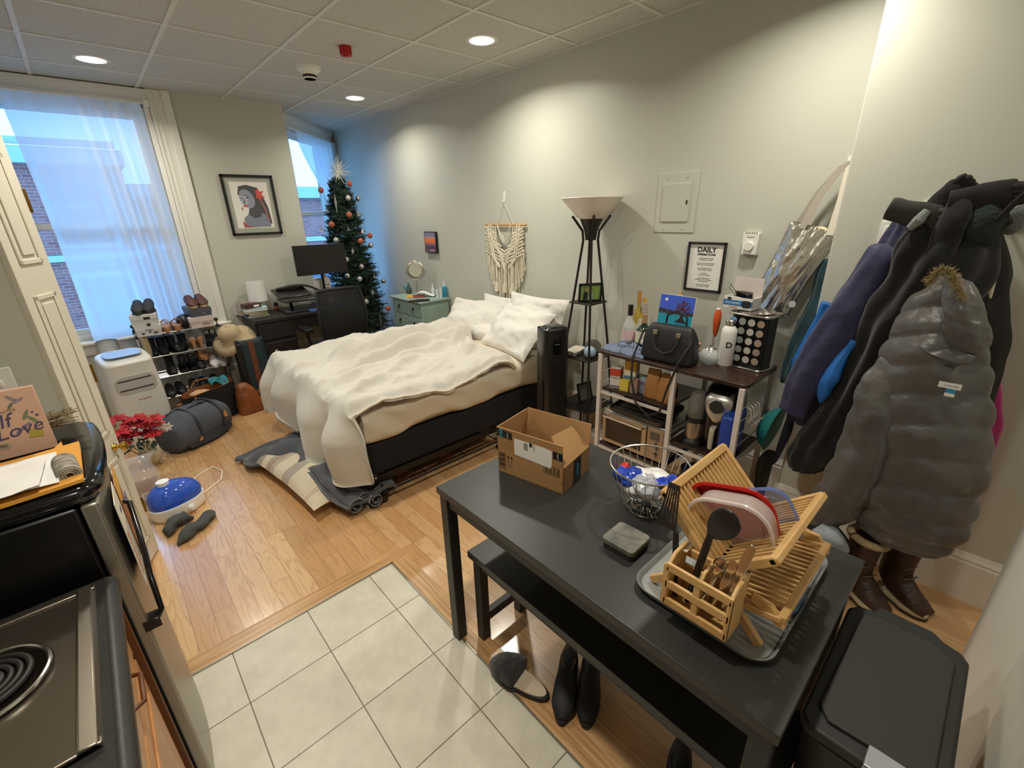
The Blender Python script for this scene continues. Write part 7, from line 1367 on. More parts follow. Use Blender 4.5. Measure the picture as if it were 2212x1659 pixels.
# Self Love board
q0, q1, q2 = PY(2, 835, 1.60), PY(83, 819, 1.60), PY(133, 940, 1.60)
bw, bh = .34, .30; cx_ = PY(133, 945, 1.56)
t = thing('self_love_board', (-.297, 1.60, TZF), 'pink lettered Self Love board standing on the black fridge', 'board', rot3=(-.06, 0, 0)); F_ = MX.Diagonal((.64, 1, .64, 1)) @ frame3((0, 0, 0), (1, 0, 0), (0, 0, 1))
hh = .26
b = B(); b.box((-bw * .32, 0, 0), (bw * .32, .015, hh * .66)); b.build('board', mat('blush_board', 'c69e86', r=.7), t, bev=.002); mi = mat('violet_ink', '4a3f5c', r=.8)
text('Self', .075, mi, t, F_ @ tr(.02, .145, .0005) @ rz(.1), shear=.3); text('Love', .07, mi, t, F_ @ tr(.085, .105, .0005) @ rz(.1), shear=.3)
text('SIMPLE', .016, mat('faded_ink', 'a07a5e'), t, F_ @ tr(.03, .20, .0005) @ rz(.08)); text('WAYS TO PRACTICE', .013, mat('faded_ink', 'a07a5e'), t, F_ @ tr(.04, .185, .0005) @ rz(.08)); text('FEEL', .02, mat('faded_ink', 'a07a5e'), t, F_ @ tr(-.0, .245, .0005), bold=.02)
for n, poly, c_ in (('cup', [(-.0, .222), (.03, .225), (.028, .238), (.002, .236)], '6a5f88'), ('saucer', el(.018, .219, .03, .005), '3f3a50'), ('leaf', el(.12, .16, .006, .022, 12, -.5), '6f7a55'), ('leaf', el(.135, .135, .006, .022, 12, .6), '6f7a55'), ('leaf', el(.09, .205, .005, .014, 12, -.6), '5d6a50'), ('berry', el(.15, .15, .005, .005), '5a4a70'), ('berry', el(.14, .165, .004, .004), '5a4a70'), ('yellow_patch', [(.105, .065), (.145, .06), (.15, .095), (.115, .1)], 'a8953a'), ('feather', el(.1, .11, .03, .006, 14, .6), '7d6a7a'), ('figure', el(.10, .235, .018, .006, 12, -.8), '8a7a80'), ('figure', el(.115, .222, .02, .006, 12, .4), '8a7a80'), ('swirl', el(.03, .055, .022, .014), 'a59a82'), ('swirl', el(.03, .055, .013, .008), 'c69e86')): flat(t, n, poly, col(c_), 0.0002, .0009, F_)
b = B(); random.seed(4)
for k in range(22):
    a = random.uniform(-.6, .6); p0 = V((0, 0, 0)); p1 = V((.12 + .06 * random.random(), a * .06, .01 + .05 * random.random())); b.tube([p0, p0.lerp(p1, .6) + V((0, 0, .01)), p1], [.002, .0015, .001], 4)
    for q in range(8): c_ = p0.lerp(p1, .35 + .65 * q / 8); d = V((random.gauss(0, 1), random.gauss(0, 1), random.gauss(0, 1))).normalized() * .014; b.add([c_ - V((.003, 0, 0)), c_ + V((.003, 0, 0)), c_ + d], [(0, 1, 2)])
solo(b, 'dried_flowers', mat('dried_brown', '5e4a33', r=.95, c2='8a7350', ns=30), (-.31, 1.70, TZF + .01), 'dried brown flower bunch behind the Self Love board', 'dried flowers')
# bifold door: two leaves, fold edge toward the room
m_door = mat('door_paint', 'd6d0bf', r=.4)
FE = V((-.125, 2.80)); PV = V((-.222, 2.57)); DT = 2.05
def leaf(P_, Q_, nm):
    t = thing(nm, (0, 0, 0), None, None); t['kind'] = 'structure'; d_ = (Q_ - P_); L = d_.length; T = tr(P_.x, P_.y, 0) @ rz(math.atan2(d_.y, d_.x)); b = B(); b.x = T
    b.box((0, 0, .012), (L, .034, DT)); o = b.build('slab', m_door, t, bev=.002)
    for (z0, z1) in ((.12, .62), (.74, 1.42), (1.54, 1.95)):
        b = B(); b.x = T; fw = .02; x0, x1 = .05, L - .05
        for side in (-.006, .034):
            for r_ in (((x0, z0), (x1, z0 + fw)), ((x0, z1 - fw), (x1, z1)), ((x0, z0), (x0 + fw, z1)), ((x1 - fw, z0), (x1, z1))): b.box((r_[0][0], side, r_[0][1]), (r_[1][0], side + .006, r_[1][1]))
            b.box((x0 + .035, side, z0 + .035), (x1 - .035, side + .006, z1 - .035))
        b.build('raised_panel', m_door, t, bev=.003)
    return t, T, L
d1, TD, LD = leaf(PV, FE, 'door_1')
leaf(FE + V((.0, .012)), V((-.222, 3.03)), 'door_2')
for z in (1.78, 1.03, .29): b = B(); b.x = TD; b.box((LD, -.0, z - .045), (LD + .003, .034, z + .045)); b.box((LD - .002, -.003, z - .045), (LD + .004, .0, z + .045)); b.cyl((LD + .004, -.004, z - .045), (LD + .004, -.004, z + .045), .005, n=10); b.build('hinge', mat('aged_brass', '8a6a2e', r=.35, m=.9), d1, bev=.001)
kz = .665
b = B(); b.x = TD @ tr(LD - .055, -.002, kz) @ rx(PI / 2); b.lathe([(.02, 0), (.018, .006), (.009, .012), (.009, .022), (.02, .03), (.024, .042), (.018, .05), (.001, .052)], 28); b.build('knob', m_brass, d1, smooth=True)
# ================================================================ LEFT SIDE: SHOE RACK, AC, BAGS, FLOWERS, HUMIDIFIER
# portable air conditioner
ap = V((.0, 4.62, 0)); AH = .70
t = thing('portable_air_conditioner', ap, 'white portable air conditioner with louvre and red logo', 'air conditioner', rot=.18)
m_ac = mat('ac_white', 'd8d4cc', r=.4)
b = B(); b.loft([((0, 0, .0), (.17, 0, 0), (0, .15, 0), 6), ((0, 0, .3), (.175, 0, 0), (0, .155, 0), 6), ((0, .0, AH - .10), (.165, 0, 0), (0, .15, 0), 5), ((0, .0, AH - .02), (.16, 0, 0), (0, .15, .02), 4.5), ((0, .01, AH), (.14, 0, 0), (0, .12, .02), 4)], 60, 6); b.build('housing', m_ac, t, smooth=True, ang=1)
b = B(); b.prism(rrect(.25, .15, .05), -.146 - .012, -.146, frame3((0, 0, AH - .23), (1, 0, 0), (0, 0, 1)) @ rz(0) @ tr(0, 0, .302)); 
b = B(); FA = frame3((0, -.152, AH - .21), (1, 0, 0), (0, 0, 1)); b.prism(rrect(.26, .15, .05), -.004, .003, FA); v_ = b.build('louvre_panel', mat('ac_grey', 'b9b4ad', r=.45), t, bev=.002)
for y in (-.035, .04): b = B(); b.prism(rrect(.22, .010, .004, cx=-.005, cy=y), .003, .005, FA); b.build('slot', col('3b3433'), v_)
b = B(); b.prism(rrect(.24, .17, .05), 0, .006, tr(0, .0, AH + .012) @ rx(.1)); b.build('blue_tinted_top', mat('ac_top_panel', '9fb4d8', r=.2), t, bev=.002)
text('honeywell', .02, col('a83a36'), t, frame3((.02, -.156, AH - .34), (1, 0, 0), (0, 0, 1)))
# exhaust hose
t = thing('exhaust_hose', (-.12, 4.85, .45), 'ribbed white exhaust hose rising from the air conditioner to the window', 'hose')
b = B(); P_ = []; R_ = []
for k in range(90):
    f = k / 89; p = V((-.02, 4.90, .25)).lerp(V((-.07, 5.02, .62)), min(1, f * 1.4)); 
    if f > .714: a = (f - .714) / .286 * PI / 2; p = V((-.07, 5.02 + .10 * math.sin(a) * .6, .62 + .12 * math.sin(a)))
    P_.append(p - V((-.12, 4.85, .45))); R_.append(.066 + (.007 if k % 2 else 0))
b.tube(P_, R_, 22); b.build('hose_body', mat('hose_white', 'c6c5c2', r=.5), t, smooth=True, ang=.3)
b = B(); b.ball((0, 0, 0), .045, 14, sc=(.6, .5, 1.3)); solo(b, 'dark_blue_bag', col('1f2d42', r=.6), PY(222, 860, 3.6), 'dark blue bag edge hanging behind the folding door', 'bag', smooth=True) if False else None
# shoe rack
RX0, RX1, RY = .13, .72, 4.86; ry0, ry1 = RY - .02, RY + .20
RZ = [.77, .575, .385, .19]
t = thing('shoe_rack', (RX0, ry0, 0), 'chrome tube shoe rack crowded with shoes under the window', 'shoe rack'); O_ = tr(-RX0, -ry0, 0)
for x in (RX0, RX1):
    for y in (ry0, ry1): b = B(); b.x = O_; b.cyl((x, y, 0), (x, y, RZ[0] + .06), .008, n=10); b.build('upright', m_chrome, t, smooth=True)
for z in RZ:
    b = B(); b.x = O_
    for k in range(7): y = ry0 + (ry1 - ry0) * k / 6; b.cyl((RX0, y, z + (.012 if k in (0, 6) else 0)), (RX1, y, z + (.012 if k in (0, 6) else 0)), .006 if k in (0, 6) else .004, n=8)
    b.build('shelf_bars', m_chrome, t, smooth=True)
b = B(); b.x = O_
for x in (RX0, RX1):
    for y in (ry0, ry1):
        for z in RZ: b.ball((x, y, z + .008), .016, 10)
        b.ball((x, y, RZ[0] + .065), .018, 10)
b.build('plastic_connectors', m_black, t, smooth=True)
RT = RZ[0] + .012
def sbox(name, x, y, z, w, d, h, rt, m, lbl, lidm=None, lidh=.04, marks=None):
    t = thing(name, (x, y, z), lbl, 'shoebox', rot=rt); b = B(); b.box((-w / 2, -d / 2, 0), (w / 2, d / 2, h - .001)); b.build('box_body', m, t, bev=.0015)
    b = B(); b.box((-w / 2 - .004, -d / 2 - .004, h - lidh), (w / 2 + .004, d / 2 + .004, h)); b.build('box_lid', lidm or m, t, bev=.0015)
    if marks: b = B(); [b.box((x0, -d / 2 - .0046, z0), (x1, -d / 2 - .0006, z1)) for x0, x1, z0, z1 in marks]; b.build('printed_marks', m_ink, t)
    return t
m_sw = mat('shoebox_white', 'cfccc8', r=.75)
sbox('shoebox', .235, 4.93, RT + .002, .17, .28, .085, -.12, m_sw, 'lower white shoebox at the left end of the rack', marks=[(.0, .015, .03, .04), (.03, .06, .02, .03), (-.05, -.03, .02, .03), (-.02, .03, .05, .056)])
sbox('shoebox', .225, 4.93, RT + .088, .17, .28, .095, -.12, m_sw, 'upper white shoebox stacked on another, black sneakers on top', marks=[(.0, .045, .055, .075), (.01, .035, .0, .02)])
sbox('shoebox', .60, 4.94, RT + .002, .18, .27, .095, .05, mat('pale_pink_box', 'cdbdb8', r=.75), 'pale pink shoebox at the right end of the rack', marks=[(.0, .06, .03, .032), (.01, .04, .04, .042)])
tb = sbox('shoebox', .61, 4.95, RT + .098, .16, .26, .075, .08, mat('slate_box', '4b4e5c', r=.6), 'slate blue shoebox with a gold dot on pink box'); b = B(); b.cyl((.02, -.1305, .035), (.02, -.1315, .035), .009, n=16); b.build('gold_seal', mat('seal_gold', 'b39a5a', r=.4), tb)
msk = mat('dark_sneaker', '23262c', r=.7); mbrn = mat('maroon_brown', '4a2622', r=.6); mtan = mat('tan_leather', 'a8794a', r=.5); mnude = mat('nude_leather', 'b98f68', r=.45); mwh = mat('white_sneaker', 'cfc7c4', r=.6); mcr = mat('crepe_sole', 'a88f70', r=.8)
z = RT + .1835
G = 'shoes on and around the shoe rack'
shoe((.20, 4.90, z), PI - .15, msk, 'dark sneaker on the white shoebox, leftmost', L=.12, group=G); shoe((.275, 4.915, z), PI - .2, msk, 'dark sneaker on the white shoebox, right one', L=.12, group=G)
z = RT + .174
shoe((.575, 4.92, z), PI + .1, mbrn, 'maroon shoe with pale sole on slate box, left', L=.115, solem=mcr, group=G); shoe((.655, 4.93, z), PI + .05, mbrn, 'maroon shoe with pale sole on slate box, right', L=.115, solem=mcr, group=G)
def sandal(x, y, z, rt, m, lbl, hgt=.05):
    t = thing('sandal', (x, y, z), lbl, 'sandal', G, rot=rt); so = [(.038 * math.sin(a), .105 * math.cos(a)) for a in [2 * PI * i / 22 for i in range(22)]]
    b = B(); b.prism(so, .0, hgt); b.build('platform', m, t, bev=.005); b = B(); b.tube([(-.036, -.06, hgt), (-.034, -.075, hgt + .04), (0, -.085, hgt + .065), (.034, -.075, hgt + .04), (.036, -.06, hgt)], .004, 6); b.tube([(-.036, .05, hgt), (0, .05, hgt + .035), (.036, .05, hgt)], .007, 6); b.build('straps', m, t, smooth=True)
sandal(.345, 4.93, RT, .0, mat('tan_sandal', 'a57a5a', r=.6), 'tan platform sandal on top shelf, left of pair'); sandal(.425, 4.93, RT, .0, mat('tan_sandal', 'a57a5a'), 'tan platform sandal on top shelf, right of pair')
b = B(); b.ball((0, 0, .062), .062, 26, sc=(.95, 1.1, 1)); b.v = [tuple(V(q) * (1 + .05 * noise.noise(V(q) * 25))) for q in b.v]; solo(b, 'satin_bonnet', mat('black_satin', '1a1d20', r=.35), (.478 + .012, 4.93, RT), 'round black satin bonnet on the rack\'s top shelf', 'hat', smooth=True)
def ankle(x, y, z, rt, m, lbl, h=.14, L=.10):
    t = thing('ankle_boot', (x, y, z), lbl, 'boot', G, rot=rt)
    b = B(); b.loft([((0, L, .02), (.02, 0, 0), (0, 0, .012)), ((0, L * .6, .035), (.036, 0, 0), (0, .0, .028)), ((0, 0, .05), (.036, 0, 0), (0, .03, .03)), ((0, -L * .45, .08), (.032, 0, 0), (0, .04, .0)), ((0, -L * .45, h), (.034, 0, 0), (0, .044, 0))], 24, 6); b.build('upper', m, t, smooth=True, ang=3)
    b = B(); b.prism([(.037 * math.sin(a), L * math.cos(a)) for a in [2 * PI * i / 20 for i in range(20)]], 0, .012); b.box((-.025, -L * .9, 0), (.025, -L * .35, .035)); b.build('sole_and_heel', m_black, t); b = B(); b.tube([(.02, .0, .08), (.022, -.01, .11), (0, .005, .12)], .0015, 4); b.build('laces', m_black, t)
mbl = mat('boot_black', '131419', r=.6)
z2, z3, z4 = RZ[1] + .012, RZ[2] + .012, RZ[3] + .012
ankle(.21, 4.95, z2, PI, mbl, 'black ankle boot on second shelf, far left'); ankle(.285, 4.95, z2, PI, mbl, 'black ankle boot on second shelf, second from left')
ankle(.37, 4.95, z2, PI + .3, mbl, 'black suede ankle boot mid second shelf, left'); ankle(.43, 4.96, z2, PI - .3, mbl, 'black suede ankle boot mid second shelf, right')
def pump(x, y, z, rt, m, lbl, up=False):
    t = thing('high_heel', (x, y, z), lbl, 'shoe', G, rot=rt)
    b = B(); b.loft([((0, .095, .012), (.01, 0, 0), (0, 0, .006)), ((0, .07, .02), (.032, 0, 0), (0, 0, .014)), ((0, .02, .032), (.033, 0, 0), (0, .01, .022)), ((0, -.035, .06), (.026, 0, 0), (0, .015, .02)), ((0, -.07, .085), (.028, 0, 0), (0, .01, .026)), ((0, -.095, .095), (.015, 0, 0), (0, 0, .02))], 22, 6); b.build('upper', m, t, smooth=True, ang=3)
    b = B(); b.cyl((0, -.08, .08), (0, -.075, .0), .018, .012, 12); b.build('heel', m, t, smooth=True)
pump(.50, 4.95, z2, .1, mnude, 'nude high heel on second shelf, left of pair'); pump(.56, 4.95, z2, .05, mnude, 'nude high heel on second shelf, right of pair')
def strappy(x, y, z, rt, m, lbl):
    t = thing('strappy_heel', (x, y, z), lbl, 'sandal', G, rot=rt)
    b = B(); b.loft([((0, .09, .008), (.02, 0, 0), (0, 0, .004)), ((0, .05, .012), (.03, 0, 0), (0, 0, .006)), ((0, -.02, .05), (.022, 0, 0), (0, 0, .006)), ((0, -.085, .085), (.022, 0, 0), (0, 0, .007))], 16, 5); b.build('sole', m, t, smooth=True); b = B(); b.cyl((0, -.08, .08), (0, -.08, 0), .012, .008, 10); b.tube([(-.03, .04, .015), (0, .05, .05), (.03, .04, .015)], .006, 6); b.tube([(-.022, -.07, .085), (-.026, -.06, .13), (0, -.03, .145), (.026, -.06, .13), (.022, -.07, .085)], .004, 6); b.tube([(-.022, -.02, .06), (0, .01, .09), (.022, -.02, .06)], .004, 6); b.build('straps_and_heel', m, t, smooth=True)
strappy(.635, 4.93, z2, PI - .1, mbl, 'black strappy heel on second shelf, left of pair'); strappy(.69, 4.93, z2, PI + .1, mbl, 'black strappy heel on second shelf, right of pair')
ankle(.30, 4.94, z3, PI, mbl, 'black tall boot standing left on third shelf', h=.15); ankle(.39, 4.95, z3, 0, mbl, 'black heeled boot on third shelf, left of pair', h=.15); ankle(.46, 4.95, z3, 0, mbl, 'black heeled boot on third shelf, right of pair', h=.15)
shoe((.52, 4.93, z3), PI, mbl, 'black flat shoe on third shelf under the tan ones', L=.1, group=G, s=.85)
shoe((.545, 4.945, z3 + .075), PI + .25, mtan, 'tan flat shoe resting above black ones, left', L=.1, group=G, s=.8); shoe((.605, 5.0, z3 + .04), PI, mtan, 'tan flat shoe further back on third shelf', L=.1, group=G, s=.8)
shoe((.625, 4.90, z3), PI - .05, mwh, 'white sneaker on third shelf, left of pair', L=.11, group=G, s=.9); shoe((.69, 4.90, z3), PI - .05, mwh, 'white sneaker on third shelf, right of pair', L=.11, group=G, s=.9)
for k, x in enumerate((.24, .32, .42, .50, .60)):
    shoe((x, 4.93, z4), PI + .1 * math.sin(k * 2), [mbl, mbl, mat('dark_brown_shoe', '2b211c', r=.6), mbl, mat('dark_brown_shoe', '2b211c')][k], 'dark shoe on the lowest rack shelf, %s from the left' % ['first', 'second', 'third', 'fourth', 'fifth'][k], L=.11, group=G, s=.9)
b = B(); b.loft([((0, 0, 0), (.035, 0, 0), (0, .03, 0)), ((0, 0, .03), (.045, 0, 0), (0, .035, 0)), ((.02, 0, .05), (.02, 0, 0), (0, .02, 0))], 18, 5, amp=.008, ns=20); solo(b, 'mustard_pouch', mat('mustard', 'a8782f', r=.7), (.675, 4.91, z4), 'mustard coloured shoe tip at the right of the lowest shelf', 'pouch', smooth=True)
b = B(); b.grid(lambda u, v: (RX0 + .01 + .03 * math.sin(v * 4) * .3 + .05 * u, ry0 - .02 - .01 * math.sin(u * 6), RT - .24 * v), 8, 12, thick=.003); solo(b, 'beige_ribbon', mat('beige_cloth', 'b5a384', r=.9), (0, 0, 0), 'beige cloth strip hanging from the rack\'s left end', 'cloth strip', smooth=True)
random.seed(11)
for k in range(7):
    b = B(); x0 = .16 + .03 * k; b.loft([((-.11, 0, .012), (.0, .02, 0), (0, 0, .008)), ((0, .005, .02), (0, .035, 0), (0, 0, .014)), ((.11, 0, .012), (0, .025, 0), (0, 0, .008))], 12, 5, amp=.006, ns=14, sd=k)
    solo(b, 'flip_flop', mat('flop_%d' % k, ['2f4f5c', 'a8844e', '1c1b1f', 'c9b68c', '8a5a38', '26343a', '3a2c26'][k], r=.7), (x0 + .06, 4.72 - .02 * (k % 3), .02 + .034 * k), ['teal', 'honey', 'black', 'cream', 'brown', 'dark teal', 'chocolate'][k] + ' flat sandal in the pile left of the black tote', 'sandal', 'sandals piled below the rack', rot=.5 + .2 * math.sin(k * 3), smooth=True)
# suitcase with straw hat
sp = V((.92, 4.78, 0)); t = thing('suitcase', sp, 'dark teal suitcase with brown leather strap beside the desk', 'suitcase', rot=-.1)
b = B(); b.loft([((0, 0, .03), (.115, 0, 0), (0, .17, 0), 7), ((0, 0, .05), (.12, 0, 0), (0, .18, 0), 7), ((0, 0, .60), (.12, 0, 0), (0, .18, 0), 7), ((0, 0, .63), (.10, 0, 0), (0, .165, 0), 6)], 44, 4); b.build('shell', mat('teal_case', '1b3138', r=.55), t, smooth=True, ang=.8)
b = B(); b.box((-.02, -.186, .04), (.025, -.178, .63)); b.build('brown_strap', mat('strap_brown', '6b3d22', r=.5), t, bev=.002)
b = B(); b.box((-.123, -.187, .04), (-.075, .18, .62)); b.build('black_gusset', m_black, t, bev=.008)
b = B(); [b.cyl((.0025, -.186, z), (.0025, -.190, z), .006, n=10) for z in (.12, .25, .38, .5)]; b.build('rivets', m_nick, t, smooth=True)
b = B(); [b.cyl((x, y - .01, .024), (x, y + .01, .024), .024, n=12) for x in (-.09, .09) for y in (-.13, .13)]; b.build('wheels', m_black, t, smooth=True)
hp = PY(492, 722, 4.72); t = thing('sun_hat', (.80, 4.78, .66), 'beige wide brimmed sun hat on the suitcase', 'hat', rot3=(.38, -.38, 0))
b = B(); b.lathe([(.19, -.05), (.15, -.01), (.1, .0), (.095, .05), (.085, .09), (.05, .12), (.001, .125)], 40, cap=False); b.v = [tuple(V(q) + V((0, 0, .02 * math.sin(3 * math.atan2(q[1], q[0])))) * (1 if q[2] < 0 else 0)) for q in b.v]; o = b.build('hat_body', mat('straw', 'b8a382', r=.9, bump=.5, bs=150), t, smooth=True, ang=3); sm_ = o.modifiers.new('t', 'SOLIDIFY'); sm_.thickness = .003
# black tote with tan lining
tp_ = V((.48, 4.56, 0)); t = thing('shoulder_tote', tp_, 'big black tote bag with tan lining standing open', 'tote bag', rot=.2)
def bagf(u, v):
    a = 2 * PI * u; w = (.19 + .02 * v) * math.copysign(abs(math.cos(a)) ** .6, math.cos(a)); d = (.075 + .02 * v) * math.copysign(abs(math.sin(a)) ** .7, math.sin(a)); return (w, d, .002 + (.30 + .03 * math.cos(a) ) * v)
b = B(); b.grid(bagf, 48, 10); b.prism([bagf(i / 24, 0)[:2] for i in range(24)], 0, .004); b.build('black_outside', mat('tote_black', '121113', r=.75), t, smooth=True)
b = B(); b.grid(lambda u, v: V(bagf(1 - u, 1 - v * .8)) * .975 + V((0, 0, .012)), 48, 6); b.build('tan_lining', mat('lining_tan', '8a5128', r=.7), t, smooth=True)
for y in (-.095, .095): b = B(); b.tube([(-.13, y, .28), (-.17, y * 1.3, .22), (-.2, y * 1.6, .12), (-.19, y * 1.4, .05), (-.15, y * 1.5, .10), (-.12, y, .26)] if y < 0 else [(-.1, y, .3), (-.05, y, .36), (.05, y, .36), (.1, y, .3)], .007, 7); b.build('handle', mat('handle_tan', '8a5a32', r=.6), t, smooth=True)
b = B(); b.loft([((0, -.05, .0), (.05, 0, 0), (0, 0, .03)), ((0, 0, .02), (.08, 0, 0), (0, 0, .03)), ((0, .04, .0), (.04, 0, 0), (0, 0, .02))], 18, 5, amp=.01, ns=20); solo(b, 'beige_cloth_roll', mat('peach_cloth', 'c29a78', r=.9), tp_ + V((-.06, .0, .25)), 'peach cloth inside the black tote', 'cloth', smooth=True)
b = B(); b.grid(lambda u, v: (.14 * u - .07, .1 * v - .05, .03 * math.sin(u * 6) * math.cos(v * 5) + .04 * v), 16, 12, thick=.003); solo(b, 'teal_scarf', mat('teal_scarf', '1b7d86', r=.6, c2='125a63', ns=30), tp_ + V((.10, .02, .32)), 'teal scarf spilling from the black tote\'s right corner', 'scarf', smooth=True)
# tan leather bag
t = thing('leather_backpack', (.76, 4.50, 0), 'small tan brown leather bag with drawstring', 'bag', rot=.1); mln = mat('cognac_leather', '8c4f24', r=.5, bump=.3, bs=50, c2='7d4520', ns=8)
b = B(); b.loft([((0, 0, 0), (.10, 0, 0), (0, .06, 0), 5), ((0, 0, .12), (.10, 0, 0), (0, .065, 0), 4), ((-.01, 0, .22), (.075, 0, 0), (0, .055, 0), 3), ((-.02, 0, .27), (.05, 0, 0), (0, .04, 0), 2.5), ((-.02, 0, .29), (.03, 0, 0), (0, .02, 0), 2)], 36, 6, amp=.006, ns=14, fold=.03); b.build('bag_body', mln, t, smooth=True, ang=3)
b = B(); b.tube([(-.06, -.05, .24), (-.09, -.06, .18), (-.08, -.07, .08), (-.05, -.07, .2)], .004, 6); b.tube([(.05, -.04, .22), (.11, -.03, .15), (.12, -.02, .05), (.1, 0, .2)], .006, 6); b.build('straps', mln, t, smooth=True); b = B(); b.tube([(0, -.066, .2), (.005, -.075, .14), (.0, -.08, .1)], .003, 5); b.build('drawstring', mln, t)
# grey duffel
t = thing('duffel_bag', (.30, 4.20, 0), 'grey sports duffel bag lying on the floor, orange brand mark', 'duffel bag', rot=.62); mg_ = mat('heather_grey', '4f545e', r=.85, bump=.3, bs=120, c2='454a54', ns=25); mgd = mat('dark_grey_panel', '2f323b', r=.8)
b = B(); b.loft([((-.27, 0, .12), (0, .09, 0), (0, 0, .09)), ((-.245, 0, .13), (0, .13, 0), (0, 0, .125)), ((-.12, 0, .15), (0, .15, 0), (0, 0, .148)), ((.08, 0, .15), (0, .15, 0), (0, 0, .148)), ((.22, 0, .13), (0, .13, 0), (0, 0, .127)), ((.27, 0, .11), (0, .08, 0), (0, 0, .08))], 40, 8, 2.4, amp=.010, ns=8); b.build('bag_body', mg_, t, smooth=True, ang=3)
for x in (-.10, .12): b = B(); b.tube([(x, .155 * math.cos(a), .15 + .158 * math.sin(a)) for a in [-.9 + i * .25 for i in range(20)]], .011, 6); b.build('webbing_strap', mgd, t, smooth=True)
b = B(); b.loft([((-.2, -.125, .06), (.0, .01, .03), (.01, 0, 0)), ((0, -.15, .09), (0, .012, .07), (.01, 0, 0)), ((.2, -.125, .07), (0, .01, .04), (.01, 0, 0))], 18, 7); b.build('front_pocket', mgd, t, smooth=True)
b = B(); b.tube([(-.18, -.03, .275), (-.05, -.05, .303), (.1, -.04, .30), (.2, -.0, .262)], .005, 6); b.build('zip', m_black, t)
mo = mat('orange_mark', 'a87040', r=.7)
b = B()
for k in range(3): b.prism([(-.02 + k * .012 - .012, 0), (-.02 + k * .012 - .003, 0), (-.02 + k * .012 + .004 + k * .0, .014 + k * .008), (-.02 + k * .012 - .005, .014 + k * .008)], 0, .003, frame3((-.12, -.168, .07), (1, 0, 0), (0, .3, 1)))
b.build('three_bar_mark', mo, t)
b = B(); b.prism(rect(.035, .05), 0, .003, frame3((.15, -.15, .17), (1, 0, 0), (0, .35, 1))); b.build('orange_patch', mo, t)
b = B(); b.tube([(-.22, -.05, .2), (-.26, -.02, .26), (-.2, .04, .29), (-.1, .03, .31)], .009, 6); b.tube([(-.1, -.04, .297), (0, -.05, .335), (.08, -.04, .3)], .009, 6); b.build('carry_handle', mg_, t, smooth=True)
# vase and poinsettia
vp = V((-.035, 3.98, 0)); t = thing('vase', vp, 'round cream vase behind the folding door', 'vase')
b = B(); b.lathe([(.03, 0), (.06, .03), (.075, .08), (.06, .13), (.03, .16), (.035, .18), (.028, .18), (.024, .16)], 30, cap=False); b.lathe([(.03, .0), (.001, 0)], 20, cap=False); b.build('vase_body', mat('vase_cream', 'c2b698', r=.5), t, smooth=True)
fp = V((-.10, 3.78, .30)); t = thing('poinsettia_bouquet', fp, 'red poinsettia bouquet with white blossoms and silver leaves', 'bouquet'); random.seed(21)
mr_ = mat('poinsettia_red', 'a3101c', r=.7, c2='c4252a', ns=9); mw_ = mat('petal_white', 'd6cfc6', r=.7); ml_ = mat('leaf_green', '3c4a3a', r=.7); msl = mat('silver_leaf', 'a39a80', r=.4, m=.3)
def petal(b, c_, d, up, L, w):
    d = V(d).normalized(); s_ = d.cross(V(up)).normalized(); n_ = s_.cross(d); q = [c_, c_ + d * L * .35 + s_ * w - n_ * .004, c_ + d * L * .75 + s_ * w * .6, c_ + d * L - n_ * .012, c_ + d * L * .75 - s_ * w * .6, c_ + d * L * .35 - s_ * w - n_ * .004, c_ + d * L * .45 + n_ * .006]
    b.add(q, [(0, 1, 6), (1, 2, 6), (2, 3, 6), (3, 4, 6), (4, 5, 6), (5, 0, 6)])
for k in range(20):
    c_ = V((-.11 + .25 * (k % 5) / 4 + random.uniform(-.02, .02), random.uniform(-.07, .07), .0 + .04 * (k // 5) + random.uniform(-.01, .02))); b = B()
    for r_ in range(2):
        for q in range(6): a = 2 * PI * (q + .5 * r_) / 6 + random.random() * .3; petal(b, c_, (math.cos(a), math.sin(a) * .8 - .35, .25 + .3 * r_), (0, -.4, 1), .065 - .018 * r_, .019)
    b.build('red_flower', mr_, t)
for dx, dy, dz in ((.165, -.03, .06), (.20, -.01, .03), (.15, .02, .10)):
    b = B(); c_ = V((dx, dy, dz)); [petal(b, c_, (math.cos(a), -.4, math.sin(a)), (0, -1, 0), .04, .012) for a in [2 * PI * q / 7 for q in range(7)]]; b.build('white_blossom', mw_, t)
b = B()
for k in range(26): c_ = V((random.uniform(-.06, .12), random.uniform(-.06, .05), random.uniform(-.06, .03))); petal(b, c_, (random.uniform(-1, 1), -.7, random.uniform(-.8, .3)), (0, 0, 1), .05, .014)
b.build('green_leaves', ml_, t)
b = B()
for k in range(22): c_ = V((random.uniform(0, .11), random.uniform(-.07, -.02), random.uniform(-.10, -.03))); petal(b, c_, (random.uniform(-.3, 1), -.6, random.uniform(-.8, .4)), (0, 0, 1), .032, .008)
b.build('silver_sprigs', msl, t); b = B(); [b.tube([(0 + x, 0, 0), (x * .3 + .03, .12, -.17)], .003, 5) for x in (-.08, -.03, .03, .08)]; b.build('stems', ml_, t)
t = thing('clear_gift_bag', (-.14, 3.45, 0), 'crinkled clear plastic bag with cardboard box and barcode', 'plastic bag')
b = B(); b.box((-.10, -.06, 0), (.10, .08, .16)); b.build('cardboard_inside', m_card, t); b = B(); b.loft([((0, 0, .0), (.115, 0, 0), (0, .09, 0), 5), ((0, 0, .15), (.12, 0, 0), (0, .095, 0), 4), ((0, 0, .24), (.10, 0, 0), (0, .05, 0), 3), ((.01, .0, .30), (.12, 0, 0), (0, .015, 0), 2.5)], 30, 8, amp=.012, ns=18); b.build('film', mat('crinkle_film', 'e6e6ea', r=.12, alpha=.28, spec=.9), t, smooth=True, ang=.4)
